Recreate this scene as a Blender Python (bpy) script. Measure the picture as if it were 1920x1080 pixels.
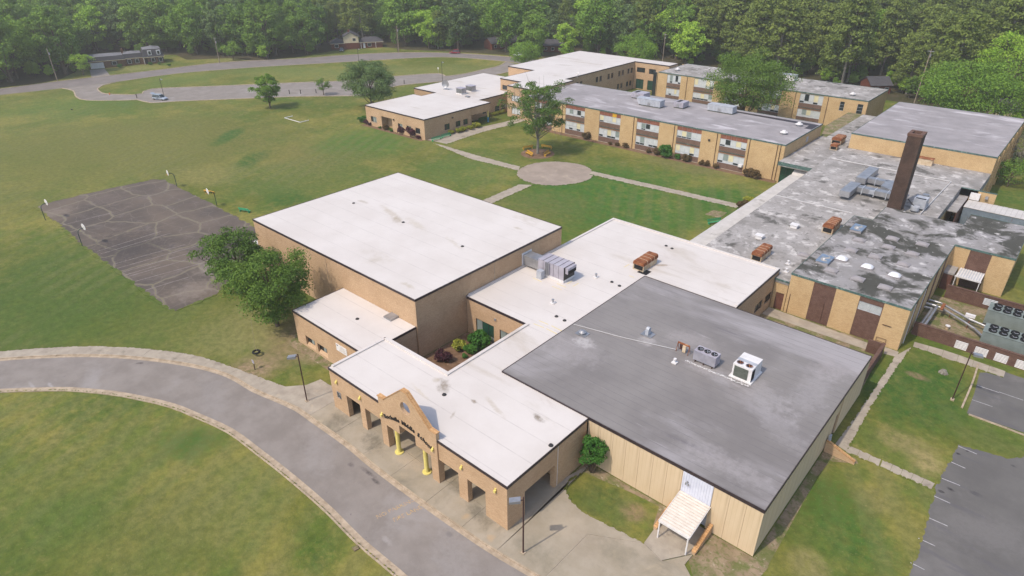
import bpy, bmesh, math, random
import numpy as np
from mathutils import Vector, Matrix
R = math.radians
random.seed(7); RNG = np.random.default_rng(11)
for o in list(bpy.data.objects): bpy.data.objects.remove(o)
SC = bpy.context.scene; COL = SC.collection

# ---------------------------------------------------------------- camera (world axes follow the school's walls)
FPX = 1213.4; CAMH = 50.0
TH, RO, PS = R(28.9965), R(-0.37137), R(41.7564)
def _cam():
    fw = np.array([0, math.cos(TH), -math.sin(TH)]); rt = np.array([1., 0, 0]); up = np.cross(rt, fw)
    r2 = math.cos(RO)*rt + math.sin(RO)*up; u2 = -math.sin(RO)*rt + math.cos(RO)*up
    W = np.array([[math.cos(PS), -math.sin(PS), 0], [math.sin(PS), math.cos(PS), 0], [0, 0, 1.]])
    return W@r2, W@u2, W@fw
RT, UP, FW = _cam()
cam = bpy.data.cameras.new('camera'); cam.sensor_width = 36; cam.lens = FPX/1920*36; cam.clip_end = 6000; cam.clip_start = .5
co = bpy.data.objects.new('camera', cam); COL.objects.link(co)
m4 = Matrix.Identity(4)
for i in range(3): m4[i][0], m4[i][1], m4[i][2] = RT[i], UP[i], -FW[i]
m4[2][3] = CAMH; co.matrix_world = m4; SC.camera = co
# ---------------------------------------------------------------- sky, sun, exposure
SUN_EL, SHX, SHY = R(54), .22, .975          # shadows run towards +Y, a little +X
w = bpy.data.worlds.new('World'); SC.world = w; w.use_nodes = True
sky = w.node_tree.nodes.new('ShaderNodeTexSky'); sky.sky_type = 'NISHITA'; sky.sun_disc = False
sky.sun_elevation = SUN_EL; sky.sun_rotation = math.atan2(-SHX, -SHY); sky.dust_density = 2.0; sky.air_density = 1.0
w.node_tree.links.new(sky.outputs[0], w.node_tree.nodes['Background'].inputs[0])
w.node_tree.nodes['Background'].inputs[1].default_value = .15
sl = bpy.data.lights.new('sun', 'SUN'); sl.energy = 2.05; sl.angle = R(.6); sl.color = (1, .91, .77)
so = bpy.data.objects.new('sun', sl); COL.objects.link(so)
d = Vector((SHX*math.cos(SUN_EL), SHY*math.cos(SUN_EL), -math.sin(SUN_EL)))
so.rotation_euler = d.to_track_quat('-Z', 'Y').to_euler(); so.location = (0, 0, 120)
vs = SC.view_settings; vs.view_transform = 'Standard'; vs.look = 'None'; vs.gamma = 1; vs.exposure = .66; vs.use_curve_mapping = False
SC.render.engine = 'CYCLES'

def at(px, py, z=0.):                         # a point read off the photograph, on the level z
    d = RT*(px-960)/FPX - UP*(py-540)/FPX + FW; t = (z-CAMH)/d[2]
    return (d[0]*t, d[1]*t)
def proj(X, Y, Z=0.):
    d = np.array([X, Y, Z-CAMH]); k = d@FW
    return 960+FPX*(d@RT)/k, 540-FPX*(d@UP)/k
def ats(pts, z=0.): return [at(x, y, z) for x, y in pts]

# ---------------------------------------------------------------- materials
def s2l(c):
    if isinstance(c, str):
        c = [int(c[i:i+2], 16)/255 for i in (0, 2, 4)]
        c = [x/12.92 if x <= .04045 else ((x+.055)/1.055)**2.4 for x in c]
    return (*c, 1)
class NT:
    def __init__(s, name):
        s.m = bpy.data.materials.new(name); s.m.use_nodes = True; s.t = s.m.node_tree; s.b = s.t.nodes['Principled BSDF']
        s.tc = s.t.nodes.new('ShaderNodeTexCoord')
        s.obj = s.tc.outputs['Object']; s.uv = s.tc.outputs['UV']
    def l(s, a, b): s.t.links.new(a, b)
    def setin(s, inp, v):
        if hasattr(v, 'is_output'): s.l(v, inp)
        else: inp.default_value = v
    def mapping(s, vec, sc=(1, 1, 1), rot=0):
        n = s.t.nodes.new('ShaderNodeMapping'); s.l(vec, n.inputs[0]); n.inputs['Scale'].default_value = sc; n.inputs['Rotation'].default_value = (0, 0, rot); return n.outputs[0]
    def noise(s, vec, sc, det=5, ro=.6, dist=0.):
        n = s.t.nodes.new('ShaderNodeTexNoise'); s.l(vec, n.inputs['Vector']); n.inputs['Scale'].default_value = sc
        n.inputs['Detail'].default_value = det; n.inputs['Roughness'].default_value = ro; n.inputs['Distortion'].default_value = dist; return n.outputs[0]
    def rng(s, f, lo, hi, a=0., b=1.):
        n = s.t.nodes.new('ShaderNodeMapRange'); s.l(f, n.inputs[0]); n.interpolation_type = 'SMOOTHSTEP'
        for k, v in zip((1, 2, 3, 4), (lo, hi, a, b)): n.inputs[k].default_value = v
        return n.outputs[0]
    def mix(s, f, a, b):
        n = s.t.nodes.new('ShaderNodeMix'); n.data_type = 'RGBA'; s.setin(n.inputs[0], f); s.setin(n.inputs[6], a); s.setin(n.inputs[7], b); return n.outputs[2]
    def math(s, op, a, b=None, c=None):
        n = s.t.nodes.new('ShaderNodeMath'); n.operation = op; s.setin(n.inputs[0], a)
        if b is not None: s.setin(n.inputs[1], b)
        if c is not None: s.setin(n.inputs[2], c)
        return n.outputs[0]
    def sep(s, vec):
        n = s.t.nodes.new('ShaderNodeSeparateXYZ'); s.l(vec, n.inputs[0]); return n.outputs
    def bump(s, f, st, dist=.05):
        n = s.t.nodes.new('ShaderNodeBump'); s.l(f, n.inputs['Height']); n.inputs['Strength'].default_value = st; n.inputs['Distance'].default_value = dist
        s.l(n.outputs[0], s.b.inputs['Normal'])
    def out(s, col, rough=.85, spec=.3, metal=0.):
        s.setin(s.b.inputs['Base Color'], col); s.setin(s.b.inputs['Roughness'], rough)
        s.b.inputs['Specular IOR Level'].default_value = spec; s.b.inputs['Metallic'].default_value = metal; return s.m
def mat(name, c, c2=None, sc=.5, rough=.85, spec=.3, metal=0., spots=(), bump=0., bsc=8., brick=None, seams=(), lo=.3, hi=.7):
    n = NT(name); c = s2l(c); c2 = s2l(c2) if c2 else tuple([x*.8 for x in c[:3]]+[1])
    col = n.mix(n.rng(n.noise(n.obj, sc, 6, .65), lo, hi), c, c2)
    for (pc, psc, plo, phi, amt, st) in spots:
        f = n.rng(n.noise(n.mapping(n.obj, st), psc, 7, .62, .4), plo, phi, 0, amt); col = n.mix(f, col, s2l(pc))
    if brick:
        bc, bs, bh = brick
        b = n.t.nodes.new('ShaderNodeTexBrick'); n.l(n.uv, b.inputs['Vector']); b.inputs['Scale'].default_value = 1
        b.inputs['Brick Width'].default_value = bs; b.inputs['Row Height'].default_value = bh; b.inputs['Mortar Size'].default_value = .012
        b.inputs['Mortar Smooth'].default_value = .3
        b.inputs['Color1'].default_value = (1, 1, 1, 1); b.inputs['Color2'].default_value = (.80, .78, .76, 1); b.inputs['Mortar'].default_value = s2l(bc)
        n2 = n.t.nodes.new('ShaderNodeMix'); n2.data_type = 'RGBA'; n2.blend_type = 'MULTIPLY'; n2.inputs[0].default_value = 1
        n.l(col, n2.inputs[6]); n.l(b.outputs[0], n2.inputs[7]); col = n2.outputs[2]
        # long courses a shade off
        col = n.mix(n.rng(n.noise(n.mapping(n.uv, (.35, 5, 1)), 1.6, 4), .45, .7, 0, .35), col, c2)
    for (ax, sp, wd, pc, amt) in seams:
        x = n.sep(n.obj)[ax]; f = n.math('FRACT', n.math('DIVIDE', x, sp)); f = n.math('LESS_THAN', f, wd/sp)
        f = n.math('MULTIPLY', f, n.rng(n.noise(n.obj, .6, 3), .35, .65, amt*.3, amt)); col = n.mix(f, col, s2l(pc))
    if bump: n.bump(n.noise(n.obj, bsc, 6, .7), bump)
    return n.out(col, rough, spec, metal)

M = {}
M['tan'] = mat('tan_brick', 'c9ad8e', 'bca081', .35, brick=('cdb49c', .24, .08), spots=[('a5866a', .35, .58, .85, .4, (1, 1, .35))], bump=.1)
M['yel'] = mat('yellow_brick', 'ceb48d', 'c0a57e', .35, brick=('d0b890', .24, .08), spots=[('a88c64', .3, .6, .85, .35, (1, 1, .3))], bump=.1)
M['brn'] = mat('brown_brick', '775d52', '674c42', 1.2, brick=('8f7a6e', .24, .09), bump=.15)
M['chim'] = mat('dark_chimney_brick', '5f4a40', '46362f', .6, brick=('6b5a50', .24, .09), spots=[('2d2420', .35, .5, .75, .7, (1, 1, .4))], bump=.2)
M['white_roof'] = mat('white_roof_membrane', 'cbc3bd', 'c2b9b2', .12, .55, .35, seams=[(1, 3.05, .1, 'a59c97', .55)],
    spots=[('a1937f', .11, .6, .72, .5, (.45, 1, 1)), ('b3a79e', .9, .6, .8, .5, (.3, 1.2, 1)), ('75664f', .6, .7, .8, .6, (.4, 1, 1))], bump=.04, bsc=3)
M['grey_roof'] = mat('grey_roof_membrane', '837d79', '726c69', .09, .55, .35, seams=[(1, 1.0, .05, '5f595c', .8)],
    spots=[('9c9696', .07, .50, .66, .8, (.5, 1, 1)), ('a29c9b', .9, .64, .70, .5, (.22, 2.6, 1)), ('645e61', .5, .6, .75, .6, (.15, 1.5, 1))], bump=.05, bsc=4)
M['old_roof'] = mat('weathered_gravel_roof', '9f9a97', '88837f', .22, .95, .1,
    spots=[('c9c3bf', .5, .52, .66, .7, (1, 1, 1)), ('67645f', .10, .5, .66, .45, (1, 1, 1)), ('3a3934', .28, .56, .66, .75, (1, 1, 1)), ('3c3b36', 1.1, .62, .68, .7, (1, 1, 1)), ('74706c', 1.4, .54, .66, .6, (1, 1, 1))], bump=.3, bsc=3)
M['kit_roof'] = mat('mouldy_gravel_roof', '949090', '7f7b78', .25, .95, .1,
    spots=[('c9c4c2', .4, .54, .66, .6, (1, 1, 1)), ('3b3b34', .15, .47, .56, .88, (1, 1, 1)), ('bdb8b5', .8, .60, .68, .8, (1, 1, 1)), ('33332d', .7, .60, .68, .7, (1, 1, 1))], bump=.3, bsc=3)
M['cls_roof'] = mat('patchy_grey_roof', '979192', '858081', .2, .9, .15,
    spots=[('c3bdc0', .25, .52, .68, .75, (.35, 1, 1)), ('5f5a5c', .5, .64, .78, .7, (.5, 1, 1))], bump=.2, bsc=3)
M['fas'] = mat('dark_brown_fascia', '2c2326', '3a2e2f', 2, .5, .4)
M['fasg'] = mat('patina_green_fascia', '57706a', '3e4f4b', 3, .8, .2, spots=[('8ea39c', 2, .55, .7, .7, (1, 1, 1))])
M['conc'] = mat('concrete', '9f9484', '918674', .35, .92, .15, spots=[('6b6558', .16, .52, .7, .75, (1, 1, 1)), ('b7a78e', .35, .6, .8, .5, (1, 1, 1)), ('857a70', 2.5, .55, .75, .4, (1, 1, 1))], bump=.15, bsc=6)
M['path'] = mat('old_path_concrete', 'a59a8b', '92877a', .6, .92, .15, spots=[('60574d', .5, .54, .72, .5, (1, 1, 1)), ('b9a78f', .8, .58, .75, .5, (1, 1, 1))], bump=.2, bsc=6)
M['kerb'] = mat('kerb_concrete', 'b3a18c', '93836f', 1.2, .92, .15, spots=[('6b5c47', 1.5, .6, .72, .6, (1, 1, 1))], bump=.2)
M['asph'] = mat('drive_asphalt', '88807a', '7a726c', .3, .92, .15, spots=[('96908d', .12, .52, .7, .6, (1, 1, 1)), ('5a5153', 1.6, .68, .74, .6, (1, 1, 1)), ('9a8e89', 6, .58, .7, .3, (1, 1, 1))], bump=.25, bsc=12)
M['street'] = mat('street_asphalt', '7e7673', '716a67', .2, .92, .15, bump=.2, bsc=8)
M['lot'] = mat('parking_asphalt', '676461', '5d5a58', .2, .92, .15, spots=[('75716f', .15, .52, .7, .6, (1, 1, 1)), ('2f2c30', .9, .73, .76, .8, (1, 1, 1)), ('59565c', .7, .57, .6, .35, (.15, 1.2, 1))], bump=.25, bsc=12)
M['plaza'] = mat('round_plaza_concrete', '9a8c80', '8a7d72', .3, .92, .15, spots=[('b3a48f', .25, .55, .72, .6, (1, 1, 1)), ('6e6259', .8, .6, .75, .5, (1, 1, 1))], bump=.2)
M['mulch'] = mat('mulch_soil', '7f6654', '66503f', .8, .97, .05, spots=[('9c8470', 2, .55, .7, .6, (1, 1, 1))], bump=.5, bsc=6)
M['dirt'] = mat('bare_dirt', '92816b', '7a6a55', .6, .97, .05, spots=[('5c6536', .5, .46, .6, .75, (1, 1, 1)), ('545f2f', 2.2, .5, .62, .6, (1, 1, 1)), ('b3a594', 1.8, .58, .7, .6, (1, 1, 1))], bump=.4, bsc=6)
M['ffloor'] = mat('leaf_litter', '4f4636', '3c3d28', .15, .97, .05, spots=[('6a5a42', .3, .55, .7, .6, (1, 1, 1))], bump=.5, bsc=3)
M['galv'] = mat('galvanised_metal', 'a9a8aa', '8f8f92', .8, .45, .5, .6)
M['unit'] = mat('grey_unit_paint', 'a9a4ac', '958f98', .8, .5, .4)
M['unitb'] = mat('pale_blue_grey_metal', 'aeb0b6', '96989f', .8, .5, .4, spots=[('8993a3', .8, .55, .7, .5, (1, 1, 1))])
M['rust'] = mat('rusted_metal', '78452f', '8f5f42', 1.5, .9, .1, spots=[('b98f6c', 1.2, .56, .7, .8, (1, 1, 1)), ('4d2b22', .9, .5, .7, .6, (1, 1, 1))])
M['cream_rust'] = mat('cream_metal_with_rust', 'c8b79d', 'a98f72', 1., .8, .2, spots=[('94582f', 1.6, .6, .72, .8, (1, 1, .5))])
M['white'] = mat('white_paint', 'd8d4d2', 'c9c4c2', 1.5, .5, .4)
M['dome'] = mat('skylight_plastic', 'dddcde', 'c5c4c8', 1.5, .35, .5)
M['walkroof'] = mat('pale_walkway_metal', 'c4beb9', 'b5afa9', .6, .6, .3, spots=[('7f776d', .25, .6, .72, .7, (1, 1, 1))])
M['awn'] = mat('cream_awning_metal', 'd2c8bd', 'c4b9ad', 1.5, .5, .4)
M['cream'] = mat('cream_wall_panel', 'ccb698', 'bfa888', .4, .8, .2, spots=[('8a7155', .8, .62, .78, .5, (1.6, 1.6, .12)), ('a98f70', .5, .55, .75, .4, (1, 1, .3))], bump=.08, seams=[(0, .37, .035, 'ab9474', .6)])
M['ribw'] = mat('ribbed_white_metal', 'cfd0da', 'c2c3cf', 1.2, .5, .4)
M['dark'] = mat('dark_recess', '1c1b1d', '262426', 2, .8, .2)
M['glass'] = mat('dark_window_glass', '20262a', '2d3436', .6, .12, .6)
M['gglass'] = mat('green_tinted_glass', '1f4136', '28483c', .6, .15, .6)
M['blind'] = mat('white_blind_behind_glass', 'c6c7c7', 'b4b7b8', 1.2, .2, .5)
M['blindy'] = mat('cream_blind_behind_glass', 'd4caa8', 'c8bd9a', 1.2, .2, .5)
M['blindg'] = mat('grey_blind_behind_glass', '8b9490', '7d8683', 1.2, .2, .5)
M['red_panel'] = mat('reddish_brown_panel', '8c5a49', '7c4d3e', 1.2, .7, .3)
M['frame'] = mat('aluminium_frame', 'b9bcc2', 'a5a9b0', 1.5, .4, .5)
M['dframe'] = mat('dark_bronze_frame', '35302e', '2a2624', 1.5, .5, .4)
M['yellow'] = mat('yellow_paint', 'd8c878', 'cbb968', 1., .7, .2, spots=[('a89a62', 3, .6, .7, .5, (1, 1, 1))])
M['ybench'] = mat('yellow_bench_paint', 'cf9f2e', 'bb8c24', 2, .5, .4)
M['gbench'] = mat('green_bench_paint', '3fa06f', '358a60', 2, .5, .4)
M['pole'] = mat('rusty_brown_pole', '4a2f2b', '3a2522', 2, .6, .3)
M['wood'] = mat('weathered_pole_wood', '9a8a7b', '7d6f62', 1, .9, .1)
M['gpole'] = mat('dark_green_pole', '334641', '293833', 2, .5, .4)
M['black'] = mat('black_plastic', '151517', '1d1d20', 2, .5, .4)
M['downpipe'] = mat('brown_downpipe', '4d3328', '3d281f', 2, .5, .4)
M['ybrickcap'] = mat('tan_brick_cap', 'cda273', 'b58a5d', .9, brick=('a58a6a', .5, .25), bump=.3)
M['shingle'] = mat('dark_shingles', '4d4b4f', '413f43', 1.5, .9, .2, spots=[('5f5d60', 4, .5, .7, .5, (1, 1, 1))])
M['shinglel'] = mat('light_shingles', '77767a', '68676b', 1.5, .9, .2)
M['hbrick'] = mat('brown_house_brick', '8a6a55', '6f523f', 1.5, brick=('9a8575', .24, .08))
M['rbrick'] = mat('red_house_brick', '7d4434', '683627', 1.5, brick=('94705f', .24, .08))
M['siding'] = mat('beige_siding', 'cdbd9f', 'bfae90', 1.5, .7, .3)
M['bark'] = mat('bark', '6b5d50', '4f443a', 2, .95, .1, bump=.4)
M['lbark'] = mat('grey_bark', '8c867c', '6d675e', 2, .95, .1, bump=.4)
M['corr'] = mat('corrugated_shed_metal', '8f9aa6', '7b8692', 1, .5, .5, .4, spots=[('7a4632', .7, .62, .7, .8, (1, 1, .3))])
M['conduit'] = mat('pale_pipe', 'c9c5c3', 'b5b1af', 2, .5, .4)
M['green'] = mat('bright_green_metal', '7fc85a', '6ab248', 2, .5, .4)
M['letter'] = mat('black_letter', '1b1a1b', '222122', 2, .5, .4)
M['yline'] = mat('worn_yellow_paint', 'b79a63', '968177', 3, .9, .1, lo=.45, hi=.55)
M['wline'] = mat('worn_white_line', 'b5b1b0', '8f8b8b', 2.5, .9, .1)
M['cline'] = mat('worn_court_line', '9f9893', '7b716f', 1.5, .9, .1)
M['chill'] = mat('chiller_grey_green', '7a827e', '6b736f', 1., .5, .4)
M['fin'] = mat('coil_fins', '5c6058', '4a4e47', 3, .7, .3)
M['brownm'] = mat('brown_metal_door', '6d4a3f', '5c3c32', 2, .6, .3)
M['tyre'] = mat('tyre_rubber', '1c1c1d', '262627', 3, .9, .2)
M['silver'] = mat('silver_blue_car_paint', 'b0b6be', 'a0a8b2', 1, .25, .6, .3)
M['redcar'] = mat('dark_red_car_paint', '8c2233', '7b1b2b', 1, .25, .6)
M['darkcar'] = mat('dark_grey_car_paint', '3a4048', '31363d', 1, .25, .6)
M['whitecar'] = mat('white_car_paint', 'd5d7d9', 'c8cacc', 1, .25, .6)
M['tail'] = mat('red_lamp_plastic', '9c1c16', '8a1612', 1, .3, .5)
M['orange'] = mat('orange_paint', 'd2773b', 'c0672f', 1, .5, .4)
M['litsoil'] = M['mulch']

def leafmat(name, c, c2, hue=.35):
    n = NT(name); oi = n.t.nodes.new('ShaderNodeObjectInfo'); c = s2l(c); c2 = s2l(c2)
    geo = n.t.nodes.new('ShaderNodeNewGeometry')
    f = n.math('ADD', n.math('MULTIPLY', oi.outputs['Random'], hue), n.math('MULTIPLY', n.rng(n.noise(n.obj, .35, 3), .3, .7), .5))
    f = n.math('ADD', f, n.math('MULTIPLY', geo.outputs['Random Per Island'], .35)); 
    col = n.mix(f, c, c2); n.out(col, .75, .15)
    tr = n.t.nodes.new('ShaderNodeBsdfTranslucent'); n.l(col, tr.inputs[0]); ms = n.t.nodes.new('ShaderNodeMixShader'); ms.inputs[0].default_value = .22
    n.l(n.b.outputs[0], ms.inputs[1]); n.l(tr.outputs[0], ms.inputs[2]); n.l(ms.outputs[0], n.t.nodes['Material Output'].inputs[0]); return n.m
LM = {'dark': leafmat('dark_green_leaves', '50702f', '7a963e'), 'mid': leafmat('mid_green_leaves', '567a2c', '82a03e'),
      'bright': leafmat('bright_spring_leaves', '7ba431', 'a4c046'), 'pine': leafmat('olive_pine_needles', '586a2f', '828f46'),
      'grey': leafmat('grey_green_leaves', '576c42', '738a52'), 'yard': leafmat('yard_tree_leaves', '43612a', '6b8538'),
      'maroon': leafmat('maroon_leaves', '45282f', '5d3640'), 'ysh': leafmat('yellow_green_leaves', '8b9038', 'a8a847'),
      'brownsh': leafmat('brownish_shrub_leaves', '5e5238', '70593c'), 'shr': leafmat('shrub_green_leaves', '3c6a2a', '568238'), 'needle': leafmat('bare_grey_twigs', '8d877a', '757064')}

def stains(m, L):                                # (px, py, level, length, width, angle, colour, amount): marks with a place of their own
    t = m.node_tree; b = t.nodes['Principled BSDF']; src = b.inputs['Base Color'].links[0].from_socket; n = NT.__new__(NT); n.t = t; n.b = b
    geo = t.nodes.new('ShaderNodeNewGeometry'); pos = geo.outputs['Position']; xyz = n.sep(pos); wob = n.math('SUBTRACT', n.noise(pos, .9, 5, .7), .5); spk = n.noise(pos, 2.5, 5, .75)
    for px, py, z, a, w_, rot, c, amt in L:
        cx, cy = at(px, py, z); dx = n.math('SUBTRACT', xyz[0], cx); dy = n.math('SUBTRACT', xyz[1], cy); ca, sa = math.cos(rot), math.sin(rot)
        u = n.math('DIVIDE', n.math('ADD', n.math('MULTIPLY', dx, ca), n.math('MULTIPLY', dy, sa)), a); v = n.math('DIVIDE', n.math('SUBTRACT', n.math('MULTIPLY', dy, ca), n.math('MULTIPLY', dx, sa)), w_)
        d_ = n.math('ADD', n.math('SQRT', n.math('ADD', n.math('MULTIPLY', u, u), n.math('MULTIPLY', v, v))), n.math('MULTIPLY', wob, 2.2))
        f = n.math('MULTIPLY', n.rng(d_, .25, 1.1, amt, 0), n.rng(spk, .3, .6, .45, 1)); src = n.mix(f, src, s2l(c))
    t.links.new(src, b.inputs['Base Color'])
stains(M['white_roof'], [(832, 722, 5.85, 1.6, .8, -.7, '73644f', .75), (850, 777, 5.85, .8, .25, -1.2, '8a7a63', .7), (888, 752, 5.85, .7, .3, 0, '7d6d58', .8), (925, 760, 5.85, 2.5, .35, -.3, 'a89a86', .5), (1010, 783, 5.85, 1.1, .5, -.2, '6f604c', .85), (790, 737, 5.85, 2, .3, -.2, 'b5a68c', .5), (818, 712, 5.85, .6, .5, 0, 'a3957d', .5),
    (735, 400, 9.1, 5, .8, -.25, 'aa9c88', .6), (745, 413, 9.1, 2.2, .9, -.3, '9c8e79', .7), (780, 420, 9.1, 4, .9, -.25, 'b1a592', .5), (680, 378, 9.1, 1.6, .5, 0, '998b76', .6), (850, 455, 9.1, 3, .5, -.3, 'b1a592', .5), (972, 428, 9.1, 1.2, .4, 0, 'a3957f', .6), (765, 535, 9.1, 1.5, .5, 0, 'a5977f', .5), (560, 480, 9.1, 3, .4, .2, 'b5aa99', .4),
    (1240, 497, 5.85, 1.8, .35, .7, '8a7357', .7), (1030, 510, 5.85, 3, .3, 0, 'ad9f8c', .4), (1100, 118, 9.25, 9, 1, .1, 'a3957f', .55), (1060, 122, 9.25, 4, .8, .3, '8e806a', .5), (900, 165, 5.65, 5, .8, .3, 'a3957f', .5), (780, 202, 5.65, 3, .5, .1, 'a3957f', .5), (915, 180, 5.65, 4, .5, .3, 'a3957f', .5)])
stains(M['grey_roof'], [(1340, 700, 6, 4, 1.6, -.1, '9f9998', .55), (1430, 740, 6, 5, 2.4, -.5, '9b9594', .5), (1520, 735, 6, 2.2, 7, 0, '999392', .5), (1300, 640, 6, 4, 2.5, 0, '99918f', .5), (1060, 650, 6, 6, 3, 0, '9a9392', .5), (1450, 790, 6, 6, 2, -.5, '989291', .4), (1560, 690, 6, 3, 3, 0, '9c9493', .5), (1360, 870, 6, 5, 2, 0, 'a09998', .5), (1095, 640, 6, 1.6, 1.4, 0, 'b3adab', .7), (1215, 640, 6, 1.2, 1.2, 0, 'aba5a3', .6), (1390, 720, 6, 2, .4, 0, '4b4748', .6)])
stains(M['asph'], [(690, 885, 0, 1.6, .3, 0, '4e4748', .8), (705, 903, 0, .8, .25, 0, '4a4445', .8), (658, 872, 0, .5, .4, 0, '5a5253', .7), (843, 1002, 0, .5, .35, 0, '4f494a', .7), (725, 1013, 0, .9, .35, 0, '9c9693', .6), (262, 681, 0, .6, .3, .8, '4d4646', .8), (95, 723, 0, 1.2, .3, 0, 'a5a09e', .6), (60, 723, 0, 1.4, .25, 0, 'a19c9a', .5), (600, 845, 0, 5, 2.4, -.6, '8f8986', .5), (400, 740, 0, 7, 2, -.4, '8e8885', .4), (850, 1050, 0, 6, 2.4, -.6, '908a87', .5), (420, 156, 0, 9, 1.5, .8, '9b9491', .5), (600, 165, 0, 9, 1.5, .8, '9b9491', .5)])
stains(M['conc'], [(640, 790, 0, 1.6, 1.2, 0, '635d50', .6), (700, 830, 0, 2.2, 1.3, -.3, '615b4e', .65), (860, 915, 0, 1.8, 1, 0, '645e51', .6), (900, 965, 0, 2.6, 1.1, -.2, '625c4f', .65), (830, 890, 0, 1.3, .7, 0, '6a6457', .5), (770, 870, 0, 2.4, 1.2, 0, 'b09c84', .55), (875, 970, 0, .4, .5, 0, 'ad9270', .6), (920, 1010, 0, .5, .6, 0, 'ad9270', .6), (1060, 990, 0, 2.5, 2.5, 0, 'a99b88', .5), (1010, 1040, 0, 3, 1.5, 0, '77705f', .5), (1100, 1020, 0, 2.5, 2, 0, '8f8373', .5), (1160, 1040, 0, 2.5, 1.5, 0, '7a7364', .5)])
stains(M['lot'], [(1783, 918, 0, .55, .35, 0, '242225', .9), (1765, 922, 0, .35, .2, 0, '242225', .8), (1829, 926, 0, .6, .4, 0, '49474a', .7), (1797, 851, 0, .3, .2, 0, '29272a', .9), (1813, 846, 0, .25, .2, 0, '29272a', .9), (1900, 874, 0, .4, .25, 0, '3a383b', .7), (1860, 735, 0, 1.2, .5, 0, '4c4a4d', .6), (1850, 1000, 0, 6, 3, .5, '736f6d', .5)])
# ---------------------------------------------------------------- mesh helpers
def tag(o, label=None, cat=None, group=None, kind=None):
    if label: o['label'] = label
    if cat: o['category'] = cat
    if group: o['group'] = group
    if kind: o['kind'] = kind
    return o
def empty(name, loc=(0, 0, 0), rz=0, label=None, cat=None, group=None):
    o = bpy.data.objects.new(name, None); COL.objects.link(o); o.location = loc; o.rotation_euler = (0, 0, rz); o.empty_display_size = .3
    return tag(o, label, cat, group)
class MB:
    def __init__(s): s.v = []; s.f = []
    def add(s, vs, fs):
        k = len(s.v); s.v += [tuple(v) for v in vs]; s.f += [tuple(i+k for i in f) for f in fs]; return s
    def box(s, x0, x1, y0, y1, z0, z1):
        x0, x1 = min(x0, x1), max(x0, x1); y0, y1 = min(y0, y1), max(y0, y1); z0, z1 = min(z0, z1), max(z0, z1)
        return s.add([(x0, y0, z0), (x1, y0, z0), (x1, y1, z0), (x0, y1, z0), (x0, y0, z1), (x1, y0, z1), (x1, y1, z1), (x0, y1, z1)],
                     [(3, 2, 1, 0), (4, 5, 6, 7), (0, 1, 5, 4), (1, 2, 6, 5), (2, 3, 7, 6), (3, 0, 4, 7)])
    def prism(s, poly, z0, z1):
        a = sum(poly[i-1][0]*poly[i][1]-poly[i][0]*poly[i-1][1] for i in range(len(poly)))
        if a < 0: poly = poly[::-1]
        n = len(poly); zt = z1 if callable(z1) else (lambda x, y: z1)
        vs = [(x, y, z0) for x, y in poly]+[(x, y, zt(x, y)) for x, y in poly]
        return s.add(vs, [tuple(range(n-1, -1, -1)), tuple(range(n, 2*n))]+[(i, (i+1) % n, n+(i+1) % n, n+i) for i in range(n)])
    def sheet(s, poly, z):
        a = sum(poly[i-1][0]*poly[i][1]-poly[i][0]*poly[i-1][1] for i in range(len(poly)))
        if a < 0: poly = poly[::-1]
        return s.add([(x, y, z) for x, y in poly], [tuple(range(len(poly)))])
    def tube(s, p0, p1, r0, r1=None, n=8, caps=True):
        r1 = r0 if r1 is None else r1; a, b = Vector(p0), Vector(p1); q = (b-a).normalized(); u = q.orthogonal().normalized(); v = q.cross(u)
        ring = lambda c, r: [c+(u*math.cos(t)+v*math.sin(t))*r for t in [2*math.pi*i/n for i in range(n)]]
        fs = [(i, (i+1) % n, n+(i+1) % n, n+i) for i in range(n)]
        if caps: fs += [tuple(range(n-1, -1, -1)), tuple(range(n, 2*n))]
        return s.add(ring(a, r0)+ring(b, r1), fs)
    def path(s, pts, r, n=7):
        for i in range(len(pts)-1): s.tube(pts[i], pts[i+1], r, r, n)
        return s
    def extrude(s, prof, axis, a, b):            # profile of (u, z) pushed along x or y
        n = len(prof); P = (lambda u, z, t: (t, u, z)) if axis == 'x' else (lambda u, z, t: (u, t, z))
        return s.add([P(u, z, a) for u, z in prof]+[P(u, z, b) for u, z in prof],
                     [tuple(range(n-1, -1, -1)), tuple(range(n, 2*n))]+[(i, (i+1) % n, n+(i+1) % n, n+i) for i in range(n)])
    def mesh(s, name, off=(0, 0, 0)):
        me = bpy.data.meshes.new(name); me.from_pydata([(x-off[0], y-off[1], z-off[2]) for x, y, z in s.v], [], s.f); me.update()
        uv = me.uv_layers.new(name='uv'); V = me.vertices
        for p in me.polygons:
            nx, ny, nz = abs(p.normal.x), abs(p.normal.y), abs(p.normal.z)
            for li in p.loop_indices:
                c = V[me.loops[li].vertex_index].co
                uv.data[li].uv = (c.x, c.y) if nz > .6 else ((c.x, c.z) if ny > nx else (c.y, c.z))
        return me
    def build(s, name, m, parent=None, world=True, smooth=False):
        off = tuple(parent['_w']) if (parent is not None and world and '_w' in parent) else ((0, 0, 0) if parent is None else (tuple(parent.location) if world else (0, 0, 0)))
        me = s.mesh(name, off); me.materials.append(m)
        if smooth: me.polygons.foreach_set('use_smooth', [True]*len(me.polygons))
        o = bpy.data.objects.new(name, me); COL.objects.link(o)
        if parent is not None: o.parent = parent
        return o
def sub(s, name, m, parent):                     # sub-part: parent is a part whose own origin is its thing's origin
    me = s.mesh(name, tuple(parent.parent.location)); me.materials.append(m)
    o = bpy.data.objects.new(name, me); COL.objects.link(o); o.parent = parent; return o
def struct(name, mb, m): return tag(mb.build(name, m), kind='structure')
KIDS = {}
def kids(o): return [c for c in bpy.data.objects if c.parent == o]
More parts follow.
